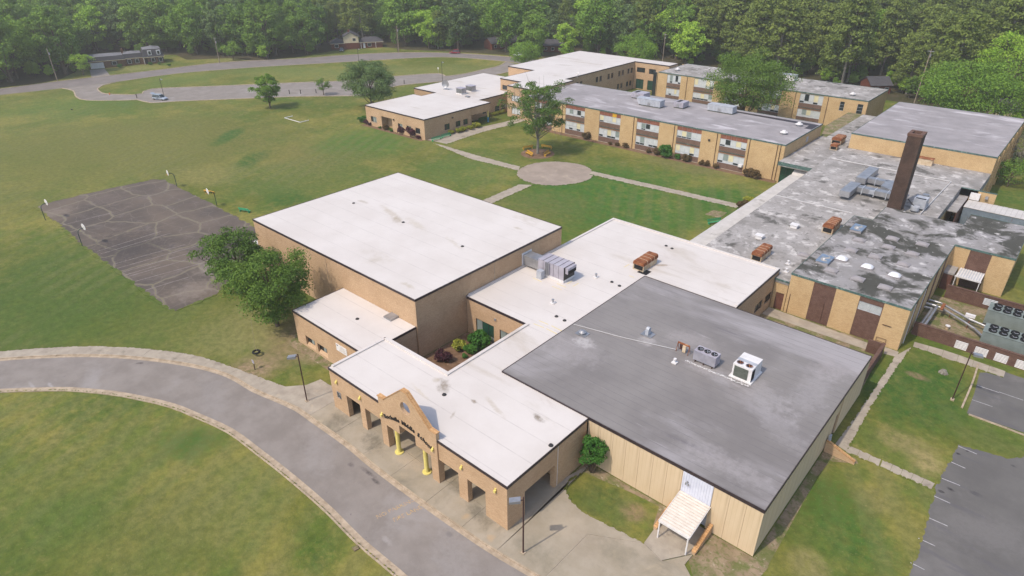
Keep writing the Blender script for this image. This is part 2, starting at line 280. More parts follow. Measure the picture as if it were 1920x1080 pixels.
def copy_tree(o, parent=None, ks=None):
    ks = kids(o) if ks is None else ks
    c = o.copy(); COL.objects.link(c)
    if parent is not None: c.parent = parent
    for k in ks:
        copy_tree(k, c, KIDS.setdefault(k.name, kids(k)))
    return c
def spawn(proto, first, loc, rz=0, label=None, sc=1, group=None):
    o = proto if first else copy_tree(proto, None, KIDS.setdefault(proto.name, kids(proto)))
    o.location = loc; o.rotation_euler = (0, 0, rz); o.scale = (sc, sc, sc) if not isinstance(sc, tuple) else sc
    if label: o['label'] = label
    if group: o['group'] = group
    return o
def fb(mb, face, F, s0, s1, d0, d1, z0, z1):     # a box seen from a facade: s along it, d inwards
    if face == 'y-': mb.box(s0, s1, F+d0, F+d1, z0, z1)
    elif face == 'y+': mb.box(s0, s1, F-d0, F-d1, z0, z1)
    elif face == 'x+': mb.box(F-d0, F-d1, s0, s1, z0, z1)
    else: mb.box(F+d0, F+d1, s0, s1, z0, z1)
    return mb
def wall(root, face, F, s0, s1, z0, z1, ops=(), m='tan', t=.3, name='wall'):
    mb = MB(); ss = sorted({s0, s1, *[a for o in ops for a in o[:2] if s0 < a < s1]})
    for a, b in zip(ss[:-1], ss[1:]):
        hs = sorted([(o[2], o[3]) for o in ops if o[0] <= a+1e-6 and o[1] >= b-1e-6]); z = z0
        for h0, h1 in hs:
            if h0 > z+1e-6: fb(mb, face, F, a, b, 0, t, z, h0)
            z = max(z, h1)
        if z < z1-1e-6: fb(mb, face, F, a, b, 0, t, z, z1)
    return mb.build(name, M[m], root)
def window(root, face, F, s0, s1, z0, z1, cols=1, rows=1, pane='glass', frame='dframe', inset=.18, fw=.05, panes=None, sill=None, subparts=True):
    f = MB(); sx = np.linspace(s0, s1, cols+1); sz = np.linspace(z0, z1, rows+1) if not isinstance(rows, (list, tuple)) else np.array(rows)
    for k, x in enumerate(sx):
        a = x-(fw/2 if 0 < k < cols else (fw if k == cols else 0)); fb(f, face, F, a, a+fw, inset-.04, inset+.06, z0, z1)
    for k, zz in enumerate(sz):
        a = zz-(fw/2 if 0 < k < len(sz)-1 else (fw if k == len(sz)-1 else 0)); 
        for i in range(cols): fb(f, face, F, sx[i]+fw*(1 if i == 0 else .5), sx[i+1]-fw*(1 if i == cols-1 else .5), inset-.035, inset+.055, a, a+fw)
    w_ = f.build('window', M[frame], root)
    for i in range(cols):
        for j in range(len(sz)-1):
            p = pane if panes is None else panes[j][i % len(panes[j])]
            g = fb(MB(), face, F, sx[i]+.02, sx[i+1]-.02, inset+.0, inset+.03, sz[j]+.02, sz[j+1]-.02)
            sub(g, 'pane', M[p], w_)
    if sill: sub(fb(MB(), face, F, s0-.05, s1+.05, -.06, inset-.05, z0-.1, z0-.003), 'sill', M[sill], w_)
    return w_
def conv(poly, i):
    a, b, c = poly[i-1], poly[i], poly[(i+1) % len(poly)]
    return (b[0]-a[0])*(c[1]-b[1])-(b[1]-a[1])*(c[0]-b[0]) > 0
def roof(root, poly, zt, m, fas='fas', edges=None, h=.3, lips=(), zf=None, deck=True):
    n = len(poly)
    if deck: MB().prism(poly, zt-.30, zf or (zt-.02)).build('roof', M[m], root)
    mb = MB(); lp = MB()
    for i in range(n):
        a, b = poly[i], poly[(i+1) % n]; ca, cb = conv(poly, i), conv(poly, (i+1) % n)
        if edges is not None and i not in edges: continue
        o = .06
        if abs(a[1]-b[1]) < 1e-6:
            sgn = -1 if b[0] > a[0] else 1; x0, x1 = (a[0], b[0]); dx = 1 if b[0] > a[0] else -1
            x0 -= dx*(o if ca else 0); x1 += dx*(o if cb else 0); mb.box(x0, x1, a[1]+.0*sgn, a[1]+sgn*o, zt-h, zt+.03)
            if i in lips: lp.box(a[0], b[0], a[1], a[1]-sgn*.38, zt-.02, zt+.14)
        else:
            sgn = 1 if b[1] > a[1] else -1; dy = 1 if b[1] > a[1] else -1; y0 = a[1]+dy*(0 if ca else o); y1 = b[1]-dy*(0 if cb else o)
            mb.box(a[0], a[0]+sgn*o, y0, y1, zt-h, zt+.03)
            if i in lips: lp.box(a[0], a[0]-sgn*.38, a[1]+dy*(.38 if ca else -.38), b[1]-dy*(.38 if cb else -.38), zt-.02, zt+.139)
    if mb.v: mb.build('fascia', M[fas], root)
    if lp.v: lp.build('roof_edge', M[m], root)
# ================================================================ ground
def ground_material():
    n = NT('school_grass'); o = n.obj
    big = n.rng(n.noise(o, .028, 9, .68), .42, .58); mid = n.rng(n.noise(o, .10, 9, .72), .44, .6); fine = n.rng(n.noise(o, 1.1, 6, .75), .3, .7)
    col = n.mix(big, s2l('63682d'), s2l('867f42')); col = n.mix(n.math('MULTIPLY', mid, .62), col, s2l('4e672a'))
    col = n.mix(n.math('MULTIPLY', n.rng(n.noise(o, .3, 7, .72), .5, .68), .6), col, s2l('8c814e'))
    wob = n.math('MULTIPLY', n.math('SUBTRACT', n.noise(o, .07, 9, .72), .5), 44)
    xyz = n.sep(o)
    def blob(px, py, rad, c, amt, st=1., rot=0):
        nonlocal col
        cx, cy = at(px, py); dx = n.math('SUBTRACT', xyz[0], cx); dy = n.math('SUBTRACT', xyz[1], cy)
        ca, sa = math.cos(rot), math.sin(rot)
        u = n.math('ADD', n.math('MULTIPLY', dx, ca), n.math('MULTIPLY', dy, sa)); v = n.math('SUBTRACT', n.math('MULTIPLY', dy, ca), n.math('MULTIPLY', dx, sa))
        v = n.math('MULTIPLY', v, st)
        dd = n.math('SQRT', n.math('ADD', n.math('MULTIPLY', u, u), n.math('MULTIPLY', v, v)))
        dd = n.math('ADD', dd, n.math('MULTIPLY', wob, min(1, rad/22)))
        f = n.rng(dd, rad*.35, rad*1.25, min(1, amt*1.2), 0); f = n.math('MULTIPLY', f, n.rng(n.noise(o, 2.2/rad**.5, 5, .7), .32, .62, .35, 1)); cc = s2l(c); col = n.mix(f, col, tuple([v*(.62 if (cc[1] > cc[0]*.98 or rad > 9) else .75) for v in cc[:3]]+[1]))
    for b in BLOBS: blob(*b)
    # faint mowing passes
    u = n.math('ADD', n.math('MULTIPLY', xyz[0], .87), n.math('MULTIPLY', xyz[1], .49))
    st = n.rng(n.math('SINE', n.math('MULTIPLY', u, 1.9)), -.6, .6, 0, 1); st = n.math('MULTIPLY', st, n.rng(n.noise(o, .03, 3), .42, .6, 0, .32))
    col = n.mix(st, col, s2l('73734a'))
    dk = n.math('MULTIPLY', n.math('SUBTRACT', 1.0, fine), .46); col = n.mix(dk, col, s2l('2c3a1a'))
    col = n.mix(n.rng(n.noise(o, 3.2, 5, .8), .55, .72, 0, .5), col, s2l('948a5c'))
    n.bump(n.noise(o, 5, 7, .8), .5, .12); return n.out(col, .95, .08)
BLOBS = [(300, 270, 42, '8f8b50', .75, 1.3, .6), (90, 300, 45, '8a8b4b', .7, 1, 0), (150, 200, 28, '6d8a42', .7, 1.4, .5), (40, 560, 24, '5d7636', .8, 1, 0), (160, 560, 22, '637a3a', .7, 1, 0),
         (430, 255, 9, '4f7836', .9, 3, -.9), (470, 300, 9, '4a7433', .95, 2.4, -.9), (540, 375, 9, '46732f', .95, 1.2, -.5), (600, 290, 16, '928a50', .8, 1, 0), (380, 330, 9, '999056', .8, 1, 0), (690, 265, 16, '5f8a3c', .7, 1, 0), (600, 330, 20, '7a8a4a', .5, 1, 0),
         (900, 200, 12, '55863a', .6, 1, 0), (1150, 370, 26, '4f8236', .85, 1, 0), (1020, 390, 10, '8e8a55', .5, 1, 0), (1280, 310, 14, '9a8f62', .6, 3, 0), (1180, 260, 12, '5c8a3e', .7, 1.5, 0), (1350, 380, 10, '4b7f33', .8, 1, 0), (880, 320, 14, '6f8a48', .6, 1, 0),
         (480, 600, 8, 'a29a68', .7, 1, 0), (560, 640, 5.5, 'a08a6c', .9, 1, 0), (600, 650, 4, 'a8937a', .8, 1, 0), (470, 690, 3.5, 'b0957a', .85, 1, 0), (430, 640, 7, '9b9560', .7, 1, 0), (330, 620, 10, '848a4c', .6, 1, 0),
         (200, 760, 6, '4f7432', .6, 1, 0), (150, 900, 9, '7f8a45', .6, 1, 0), (350, 830, 4, '58793a', .7, 1, 0), (420, 950, 7, '8f8d50', .65, 1, 0), (60, 1000, 8, '67803a', .6, 1, 0), (600, 1030, 3, '56782f', .7, 1, 0), (300, 1000, 8, '87894a', .6, 1, 0),
         (1700, 740, 7, '547735', .85, 1, 0), (1750, 700, 5, '4d7430', .9, 1, 0), (1690, 830, 3.2, 'a39564', .8, 1.4, 0), (1740, 870, 2.2, 'b3a070', .8, 1, 0), (1550, 930, 4, '5f8038', .8, 1, 0), (1600, 1010, 5, '58803a', .7, 1, 0), (1520, 1060, 2, 'a79a6a', .6, 1, 0), (1640, 940, 2, '98905e', .6, 1, 0),
         (1720, 705, 1.3, '9c8468', .8, 2, 0), (1860, 830, 4, '7c8349', .6, 2, 0), (820, 135, 40, '97995a', .7, 2.4, .7), (560, 135, 34, '8a9653', .7, 2.5, .5), (330, 150, 16, '7a9148', .6, 1, 0), (430, 110, 12, 'a2a061', .8, 1.6, 0), (250, 128, 11, 'a8a566', .8, 1.5, .9),
         (1800, 400, 9, '5c7d3c', .8, 1, 0), (1900, 370, 7, '5d8038', .8, 1, 0), (1140, 940, 3, '6a7b40', .8, 1, 0), (1190, 960, 1.5, 'a58c6c', .9, 1, 0)]
GRASS = ground_material()
g = MB(); N = 60; S = 2600
g.add([(-S, -S, 0), (S, -S, 0), (S, S, 0), (-S, S, 0)], [(0, 1, 2, 3)]); struct('ground', g, GRASS)

def smooth(pts, step=2.0):
    P = [np.array(p, float) for p in pts]; P = [2*P[0]-P[1]]+P+[2*P[-1]-P[-2]]; out = []
    for i in range(1, len(P)-2):
        L = np.linalg.norm(P[i+1]-P[i]); k = max(1, int(L/step))
        for j in range(k):
            t = j/k; a, b, c, d_ = P[i-1:i+3]
            out.append(.5*((2*b)+(-a+c)*t+(2*a-5*b+4*c-d_)*t*t+(-a+3*b-3*c+d_)*t**3))
    out.append(P[-2]); return out
def normals(pts):
    out = []
    for i in range(len(pts)):
        t = pts[min(i+1, len(pts)-1)]-pts[max(i-1, 0)]; t = t/(np.linalg.norm(t)+1e-9); out.append(np.array([-t[1], t[0]]))
    return out
def ribbon(mb, pts, a, b, z0, z1):
    ns = normals(pts); n = len(pts); vs = []
    for p, q in zip(pts, ns): A = p+q*a; B = p+q*b; vs += [(*A, z0), (*A, z1), (*B, z1), (*B, z0)]
    fs = []
    for i in range(n-1):
        k = 4*i
        for j in range(4): fs.append((k+j, k+(j+1) % 4, k+4+(j+1) % 4, k+4+j))
    fs += [(0, 1, 2, 3), (4*n-1, 4*n-2, 4*n-3, 4*n-4)]; return mb.add(vs, fs)
BED = MB()
def slabs(parent, pts, a, b, z0, z1, L, m, name='slab', gap=.035, jit=.012):
    acc = 0; seg = [pts[0]]; ns = normals(pts)
    for i in range(1, len(pts)):
        acc += np.linalg.norm(pts[i]-pts[i-1]); seg.append(pts[i])
        if acc >= L or i == len(pts)-1:
            s = [x.copy() for x in seg]; t = s[1]-s[0]; s[0] = s[0]+t/np.linalg.norm(t)*gap
            mb = MB(); ribbon(mb, s, a, b, z0, z1+random.uniform(-jit, jit)); mb.build(name, M[m], parent); seg = [pts[i]]; acc = 0
# far street, school road, drive
ST_U = [(-260, 186), (-100, 176), (0, 167), (115, 152), (205, 142), (300, 131), (420, 117), (560, 110), (640, 104), (740, 99), (850, 100), (945, 106), (1010, 113), (1090, 128)]
ST_L = [(-260, 200), (-100, 188), (0, 178), (120, 165), (215, 154), (330, 138), (480, 126), (600, 119), (700, 113), (830, 107), (945, 115), (1000, 124), (1060, 140)]
su, sw_ = smooth(ats(ST_U), 6), smooth(ats(ST_L), 6)
struct('street', MB().sheet([tuple(p) for p in su]+[tuple(p) for p in sw_[::-1]], .012), M['street'])
kb = MB(); ribbon(kb, su, .0, .35, 0, .12); ribbon(kb, sw_[10:], -.3, 0, 0, .06); struct('street_kerb', kb, M['kerb'])
AU = [(215, 154.5), (192, 160), (182, 166), (186, 172), (200, 176.5), (250, 178), (268, 175.5), (285, 167), (400, 162), (560, 155), (640, 152), (745, 143), (822, 138), (835, 143), (875, 138), (905, 131), (935, 124), (950, 116)]
AL = [(118, 165.5), (138, 170), (145, 182), (165, 188), (230, 188), (258, 187), (285, 193), (330, 190), (480, 184), (560, 181), (640, 180), (690, 178), (745, 161), (870, 149), (930, 140), (962, 132), (985, 124)]
au, al = smooth(ats(AU), 3), smooth(ats(AL), 3)
struct('school_road', MB().sheet([tuple(p) for p in au]+[tuple(p) for p in al[::-1]], .02), M['asph'])
kb = MB(); ribbon(kb, au, 0, .4, 0, .13); ribbon(kb, al, -.4, 0, 0, .13); struct('school_road_kerb', kb, M['kerb'])
KO = [(-300, 709), (-150, 688), (0, 672.6), (90, 667), (173, 665), (265, 670), (360, 683), (430, 702), (480, 730), (520, 747), (560, 765), (593, 788), (653, 830), (710, 877), (800, 943), (907, 1017), (973, 1057), (1013, 1080), (1150, 1158), (1300, 1236)]
KI = [(-300, 772), (-150, 751), (0, 737), (60, 735), (122, 734), (204, 741), (265, 752), (318, 765), (360, 782), (425, 812), (480, 853), (520, 884), (563, 920), (610, 962), (667, 1020), (737, 1080), (850, 1180), (960, 1280)]
def extend(L):
    a, b = np.array(L[-3]), np.array(L[-1]); t = (b-a)/np.linalg.norm(b-a); return L+[tuple(b+t*k) for k in (12, 30, 60)]
KO_, KI_ = smooth(extend(ats(KO)), 1.5), smooth(extend(ats(KI)), 1.5)
struct('drive', MB().sheet([tuple(p) for p in KO_]+[tuple(p) for p in KI_[::-1]], .016), M['asph'])
ks = MB(); ribbon(ks, KO_, -.62, -.16, 0, .03); ribbon(ks, KI_, .16, .85, 0, .03); struct('gutter', ks, M['kerb'])
ko = empty('outer_kerb'); tag(ko, kind='structure'); slabs(ko, KO_, -.16, 0, 0, .14, 3.05, 'kerb', 'kerb_stone')
ki = empty('inner_kerb'); tag(ki, kind='structure'); slabs(ki, KI_, 0, .16, 0, .14, 3.05, 'kerb', 'kerb_stone')
# sidewalk beside the drive, up to the forecourt
SO = [(-300, 691), (-150, 674), (0, 660), (90, 653), (173, 650), (265, 654), (360, 666), (430, 687), (500, 713), (535, 726)]
so_ = smooth(ats(SO), 1.5)
swk = empty('sidewalk'); tag(swk, kind='structure')
def near(p, L): return min(range(len(L)), key=lambda i: np.linalg.norm(L[i]-p))
k = 0
while k < len(so_)-1:
    e = min(k+3, len(so_)-1); a, b = so_[k], so_[e]; ia, ib = near(a, KO_), near(b, KO_)
    t = (b-a)/np.linalg.norm(b-a)*.03
    ring = [tuple(a+t)]+[tuple(x) for x in so_[k+1:e]]+[tuple(b)]+[tuple(x) for x in KO_[ib:ia:-1]]+[tuple(KO_[ia]+t)]
    if ib > ia: MB().prism(ring, 0, .12+random.uniform(-.008, .008)).build('slab', M['path'], swk)
    k = e
# forecourt: concrete in slabs, each its own piece
fc = empty('forecourt'); tag(fc, kind='structure')
base = [at(535, 726), at(622, 727)]; xs = [-57.4, -52.6, -47.4, -42.6, -37.2, -32.3, -28.0]
def kerb_y(x):
    i = min(range(len(KO_)), key=lambda i: abs(KO_[i][0]-x)); j = i+1 if KO_[i][0] < x and i+1 < len(KO_) else i-1
    a, b = KO_[i], KO_[j]; t = (x-a[0])/(b[0]-a[0]+1e-9); return a[1]+(b[1]-a[1])*t
k0 = near(so_[-1], KO_); k1 = min(range(len(KO_)), key=lambda i: abs(KO_[i][0]+57.9))
MB().prism([tuple(so_[-1])]+ats([(575, 723)])+[(-62.5, 32.9), (-60, 33.5), (-57.43, 34.6), (-57.43, kerb_y(-57.43))]+[tuple(p) for p in KO_[k1:k0-4:-1]], 0, .115).build('slab', M['path'], fc)
for a, b in zip(xs[:-1], xs[1:]):
    g_ = .03
    if a < -60: top = [at(622, 727), at(600, 722), (a, 37.0)]
    else: top = [(b-g_, 31.9), (a+0, 31.9)]
    MB().prism([(a, kerb_y(a)), ((a+b)/2, kerb_y((a+b)/2)), (b-g_, kerb_y(b-g_))]+top, 0, .12+random.uniform(-.006, .006)).build('slab', M['conc'], fc)
    if a > -57.5: MB().prism([(max(a, -56.6), 31.94), (b-g_, 31.94), (b-g_, 39.6), (max(a, -56.6), 39.6)], 0, .125+random.uniform(-.006, .006)).build('slab', M['conc'], fc)
bd = MB(); bd.sheet([(-62.5, kerb_y(-62.5))]+[(x, kerb_y(x)) for x in (-57, -52, -47, -42, -37, -32, -28, -23, -18, -12)]+[at(1310, 1110), at(1282, 1060), at(1240, 1052), (-18.4, 40.6), at(1207, 1020), at(1150, 990), at(1100, 965), at(1070, 940), at(1060, 918), at(1068, 902), at(1090, 888), (-28.0, 43.8), (-29.0, 39.5), (-56.4, 39.5), (-56.6, 33.5), (-62.5, 33.3)], .085); bd.build('slab_bed', M['path'], fc)
P_ = ats([(1207, 1020), (1150, 990), (1100, 965), (1070, 940), (1060, 918), (1068, 902), (1090, 888)])
MB().prism([(-27.95, kerb_y(-27.95)), (-22.9, kerb_y(-22.9)), (-22.84, P_[0][1]-2.6), tuple(P_[0]), *[tuple(p) for p in P_[1:]], (-28.0, 43.85), (-27.95, 40)], 0, .12).build('slab', M['conc'], fc)
MB().prism([P_[0], (-18.42, 40.6), (-18.42, 43.85), (-14.3, 43.85), (-14.3, 40.7), at(1299, 1039), at(1240, 1052)], 0, .118).build('slab', M['path'], fc)
MB().prism([(-22.8, kerb_y(-22.8)), (-12, kerb_y(-12.)), at(1310, 1110), at(1283, 1060), at(1299, 1041), at(1240, 1054), (P_[0][0]+.05, P_[0][1]-.1), (-22.8, P_[0][1]-2.6)], 0, .114).build('slab', M['conc'], fc)
# bare ground patches beside the buildings
pt = MB(); pt.sheet([(-28.6, 43.85), (-18.5, 43.85), (-18.5, 40.8), at(1225, 985), at(1236, 950), at(1180, 922), at(1128, 900), at(1095, 885), (-28.6, 42)], .008)
pt.sheet([(-14.2, 43.88), (-8.6, 43.88), (-8.9, 40.9), at(1300, 1085), at(1290, 1045), (-14.2, 40.4)], .008)
pt.sheet([(-10.05, 43.9), (-8.7, 43.9), (-9.2, 58), (-9.0, 61), (-6.6, 62.6), (-7, 63.2), (-10.05, 63)], .009)
pt.sheet([(-72.6, 35.0), (-56.6, 35.2), (-56.6, 36.4), (-72.4, 36.4), (-72.4, 44.6), (-75.5, 44.6), (-76.5, 40), (-73.5, 36)], .008)
struct('bare_soil', pt, M['dirt'])
pt = MB(); pt.sheet([(-56.3, 39.8), (-45.4, 39.8), (-45.4, 53.5), (-56.3, 53.5)], .008)
pt.sheet([(-121, 141.6), (-48, 141.9), (-48, 143.7), (-121, 143.7)], .007); pt.sheet([(-159.2, 112.0), (-133, 112.4), (-133, 113.6), (-159, 113.6)], .007)
pt.sheet([(-132.6, 114), (-131.2, 114), (-131.2, 131), (-132.6, 131)], .007)
ring = [(-102+4.3*math.cos(t), 124.4+4.3*math.sin(t)) for t in np.linspace(0, 2*math.pi, 33)[:-1]]; pt.sheet(ring, .009); struct('planting_bed', pt, M['mulch'])
pt = MB(); pt.sheet([(-27, 75.), (-10.2, 75.), (-10.9, 88.2), (-27, 88.2)], .006); pt.sheet([(-9.2, 94.5), (12, 94.5), (12, 108.7), (-9.2, 108.7)], .006); struct('service_yard_soil', pt, M['dirt'])
wk = empty('service_path'); tag(wk, kind='structure')
A_, B_ = np.array(at(1622, 583+0)), 0
MB().prism([(-26.9, 85.7), (-12.3, 85.85), (-12.3, 87.6), (-26.9, 88.2)], 0, .05).build('slab', M['path'], wk)
# courtyard walks
pw = empty('courtyard_walk'); tag(pw, kind='structure')
def walk(L_, R_, n, par, m='path', z=.045, sub_=1):
    l = [np.array(at(*p)) for p in L_]; r = [np.array(at(*p)) for p in R_]
    def res(P, n):
        d_ = np.cumsum([0]+[np.linalg.norm(P[i+1]-P[i]) for i in range(len(P)-1)]); t = np.linspace(0, d_[-1], n+1)
        return [np.array([np.interp(x, d_, [p[0] for p in P]), np.interp(x, d_, [p[1] for p in P])]) for x in t]
    l, r = res(l, n), res(r, n)
    for i in range(n):
        g1 = (l[i+1]-l[i])/np.linalg.norm(l[i+1]-l[i])*.03; g2 = (r[i+1]-r[i])/np.linalg.norm(r[i+1]-r[i])*.03
        MB().prism([tuple(l[i]+g1), tuple(l[i+1]), tuple(r[i+1]), tuple(r[i]+g2)], 0, z+random.uniform(-.008, .008)).build('slab', M[m], par)
walk([(835, 274), (900, 293), (975, 312.5)], [(812, 268.5), (880, 297.5), (972, 320)], 14, pw)
walk([(800, 262), (880, 243), (950, 228), (985, 218)], [(838, 270), (900, 249), (955, 235), (990, 225)], 12, pw)
walk([(1110, 321), (1250, 352), (1390, 384)], [(1105, 327), (1240, 358), (1380, 390)], 20, pw)
walk([(973, 346), (895, 380)], [(1000, 347), (915, 385)], 6, pw)
ring = [at(1041+72*math.cos(t)*(1+.01*math.sin(5*t)), 325.5+22.5*math.sin(t)*(1+.02*math.cos(3*t))) for t in np.linspace(0, 2*math.pi, 49)[:-1]]
struct('round_plaza', MB().prism(ring, 0, .05), M['plaza']); PLZ = ring
MB().prism(ats([(1322, 402), (1338, 394), (1363, 399), (1350, 409)]), 0, .05).build('slab', M['dirt'], pw)
# east walks
ew = empty('east_walk'); tag(ew, kind='structure')
q = lambda x, y: (1560+x/4.154, 640+y/4.154)
walk([q(490, 115), q(400, 260), q(300, 410), q(200, 560), q(25, 800)], [q(620, 45), q(500, 215), q(375, 400), q(290, 540), q(112, 858)], 13, ew)
walk([q(135, 815), q(382, 918)], [q(108, 862), q(362, 972)], 3, ew); walk([q(392, 925), q(800, 1108)], [q(372, 978), q(772, 1152)], 5, ew)
walk([q(640, 5), q(900, 78), q(1350, 235)], [q(630, 40), q(860, 125), q(1335, 283)], 6, ew)
walk([q(410, 45), q(520, 85)], [q(400, 95), q(500, 122)], 1, ew)
# car parks
def lot(name, pts, lines, m='lot', z=.02):
    o = tag(MB().sheet([at(*p) for p in pts], z).build(name, M[m]), kind='structure')
    mb = MB()
    for a, b in lines:
        a, b = np.array(at(*a)), np.array(at(*b)); t = (b-a)/np.linalg.norm(b-a); s_ = np.array([-t[1], t[0]])*.05
        MB().sheet([tuple(a-s_), tuple(b-s_), tuple(b+s_), tuple(a+s_)], z+.004).build('painted_line', M['wline'], o)
    return o
r8 = lambda x, y: (1280+x/3, 720+y/3)
lot('near_car_park', [(1798, 833), (1775, 872), (1752, 915), (1733, 990), (1718, 1040), (1700, 1080), (1680, 1160), (2150, 1260), (2200, 860), (1960, 853), (1915, 857), (1890, 859), (1845, 847)],
    [(r8(1550, 350), r8(1655, 395)), (r8(1505, 437), r8(1590, 475)), (r8(1455, 530), r8(1560, 572)), (r8(1408, 628), r8(1505, 672)), (r8(1372, 748), r8(1490, 800)), (r8(1325, 868), r8(1420, 912)), (r8(1280, 1005), r8(1360, 1045))])
w_ = lambda x, y: (1560+x/4.154, 640+y/4.154)
lot('upper_car_park', [w_(1150, 245), w_(1135, 300), w_(1110, 400), w_(1050, 560), w_(1490, 710), (2050, 850), (2150, 760), w_(1495, 290), w_(1350, 240)],
    [(w_(1130, 343), w_(1300, 400)), (w_(1090, 455), w_(1250, 510)), (w_(1300, 395), w_(1490, 460))])
kk = empty('car_park_kerb'); tag(kk, kind='structure')
slabs(kk, smooth(ats([w_(1138, 180), w_(1090, 330), w_(1010, 520)]), .8), -.1, .1, 0, .15, 4, 'kerb', 'kerb_stone')
slabs(kk, smooth(ats([w_(1060, 570), w_(1250, 640), w_(1490, 730), (2000, 850)]), 1.), -.1, .1, 0, .12, 3, 'kerb', 'kerb_stone')
# basketball court
def court_material():
    n = NT('cracked_court_asphalt'); o = n.obj
    col = n.mix(n.rng(n.noise(o, .06, 5, .6), .35, .65), s2l('675c53'), s2l('524b47')); col = n.mix(n.rng(n.noise(o, .25, 7, .7), .5, .72, 0, .7), col, s2l('6f6662'))
    def cracks(sc, wd, c, amt, ds):
        nonlocal col
        nn = n.t.nodes.new('ShaderNodeTexNoise'); n.l(o, nn.inputs['Vector']); nn.inputs['Scale'].default_value = .3; nn.inputs['Detail'].default_value = 4
        vm = n.t.nodes.new('ShaderNodeVectorMath'); vm.operation = 'MULTIPLY_ADD'; n.l(nn.outputs[1], vm.inputs[0]); vm.inputs[1].default_value = (ds, ds, 0); n.l(o, vm.inputs[2])
        v = n.t.nodes.new('ShaderNodeTexVoronoi'); v.voronoi_dimensions = '2D'; v.feature = 'DISTANCE_TO_EDGE'; n.l(vm.outputs[0], v.inputs['Vector']); v.inputs['Scale'].default_value = sc; v.inputs['Randomness'].default_value = .62
        col = n.mix(n.rng(v.outputs['Distance'], wd*.35, wd, amt, 0), col, s2l(c)); 
        return v.outputs['Distance']
    cracks(.125, .045, '7f766d', .5, 2.2); cracks(.125, .009, '7a764e', .85, 2.2); cracks(.27, .03, '786f67', .35, 2.5)
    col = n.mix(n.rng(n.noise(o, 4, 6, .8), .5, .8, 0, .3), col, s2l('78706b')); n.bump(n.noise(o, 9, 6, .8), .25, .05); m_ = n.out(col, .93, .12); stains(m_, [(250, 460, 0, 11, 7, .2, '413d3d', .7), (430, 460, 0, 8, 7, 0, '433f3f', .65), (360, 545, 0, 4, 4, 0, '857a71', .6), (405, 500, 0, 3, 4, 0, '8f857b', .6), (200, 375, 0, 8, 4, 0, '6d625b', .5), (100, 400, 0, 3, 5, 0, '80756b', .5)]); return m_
CT = [(65, 387), (150, 365), (292, 335), (310, 337), (400, 382), (470, 420), (484, 432), (484, 470), (405, 553), (330, 583), (317, 580), (280, 555), (215, 505), (155, 462), (113, 424), (88, 405)]
co_ = tag(MB().prism(ats(CT), 0, .035).build('basketball_court', court_material()), kind='structure')
v4 = lambda x, y: (x/3, 360+y/3)
for a, b in [((545, 335), (905, 222)), ((565, 350), (960, 232)), ((635, 408), (1045, 295)), ((655, 432), (1120, 300)), ((690, 452), (1100, 335)), ((725, 475), (1110, 365)), ((755, 505), (1140, 400)), ((820, 553), (1060, 480)), ((345, 188), (620, 120)), ((700, 470), (900, 410))]:
    a, b = np.array(at(*v4(*a))), np.array(at(*v4(*b))); t = (b-a)/np.linalg.norm(b-a); s_ = np.array([-t[1], t[0]])*.05
    MB().sheet([tuple(a-s_), tuple(b-s_), tuple(b+s_), tuple(a+s_)], .04).build('painted_line', M['cline'], co_)
# ragged grass lapping over the edges of walks and court
ge = MB(); rg = random.Random(4)
def ragged(pts, z, step=.45, r0=.05, r1=.17):
    P = [np.array(p, float) for p in pts]
    for a, b in zip(P[:-1], P[1:]):
        L = np.linalg.norm(b-a); t = (b-a)/(L+1e-9)
        for k in range(int(L/step)):
            if rg.random() < .3: continue
            c = a+t*(k+rg.random())*step; r_ = rg.uniform(r0, r1); el = rg.uniform(1.2, 3); ring = []
            for j in range(7):
                q_ = 2*math.pi*j/7; u, v = math.cos(q_)*r_*el*rg.uniform(.7, 1.2), math.sin(q_)*r_*rg.uniform(.7, 1.2); ring.append((c[0]+t[0]*u-t[1]*v, c[1]+t[1]*u+t[0]*v))
            ge.prism(ring, .004, z+rg.uniform(.003, .012))
for L_, z_ in (([q(490, 115), q(400, 260), q(300, 410), q(200, 560), q(25, 800)], .06), ([q(620, 45), q(500, 215), q(375, 400), q(290, 540), q(112, 858)], .06), ([q(135, 815), q(382, 918)], .06), ([q(108, 862), q(362, 972)], .06), ([q(392, 925), q(800, 1108)], .06), ([q(372, 978), q(772, 1152)], .06), ([q(630, 40), q(860, 125), q(1335, 283)], .06)): ragged(ats(L_), z_)
for L_ in ([(835, 274), (900, 293), (975, 312.5)], [(812, 268.5), (880, 297.5), (972, 320)], [(838, 270), (900, 249), (955, 235), (990, 225)], [(1110, 321), (1250, 352), (1390, 384)], [(1105, 327), (1240, 358), (1380, 390)], [(973, 346), (895, 380)], [(1000, 347), (915, 385)]): ragged(ats(L_), .06, .6, .06, .22)
ragged(PLZ+[PLZ[0]], .06, .6, .08, .3); ragged(ats(CT[4:])+ats(CT[:1]), .045, .7, .12, .5); ragged(ats(CT[:5]), .045, .7, .12, .6)
ragged(so_, .135, .35, .05, .16); ragged([tuple(p+np.array(nn)*.17) for p, nn in zip(KI_, normals(KI_))], .15, .3, .03, .09); ragged(ats([(1798, 833), (1775, 872), (1752, 915), (1733, 990), (1718, 1040), (1700, 1080)]), .03, .3, .05, .25); ragged(ats([(1798, 833), (1845, 847), (1890, 859), (1915, 857)]), .03, .3, .05, .2)
ragged([(p[0], p[1]) for p in P_], .13, .25, .04, .18)
tag(ge.build('grass_edge', GRASS), 'ragged grass creeping over the edges of the walks and the court', 'grass', kind='stuff')
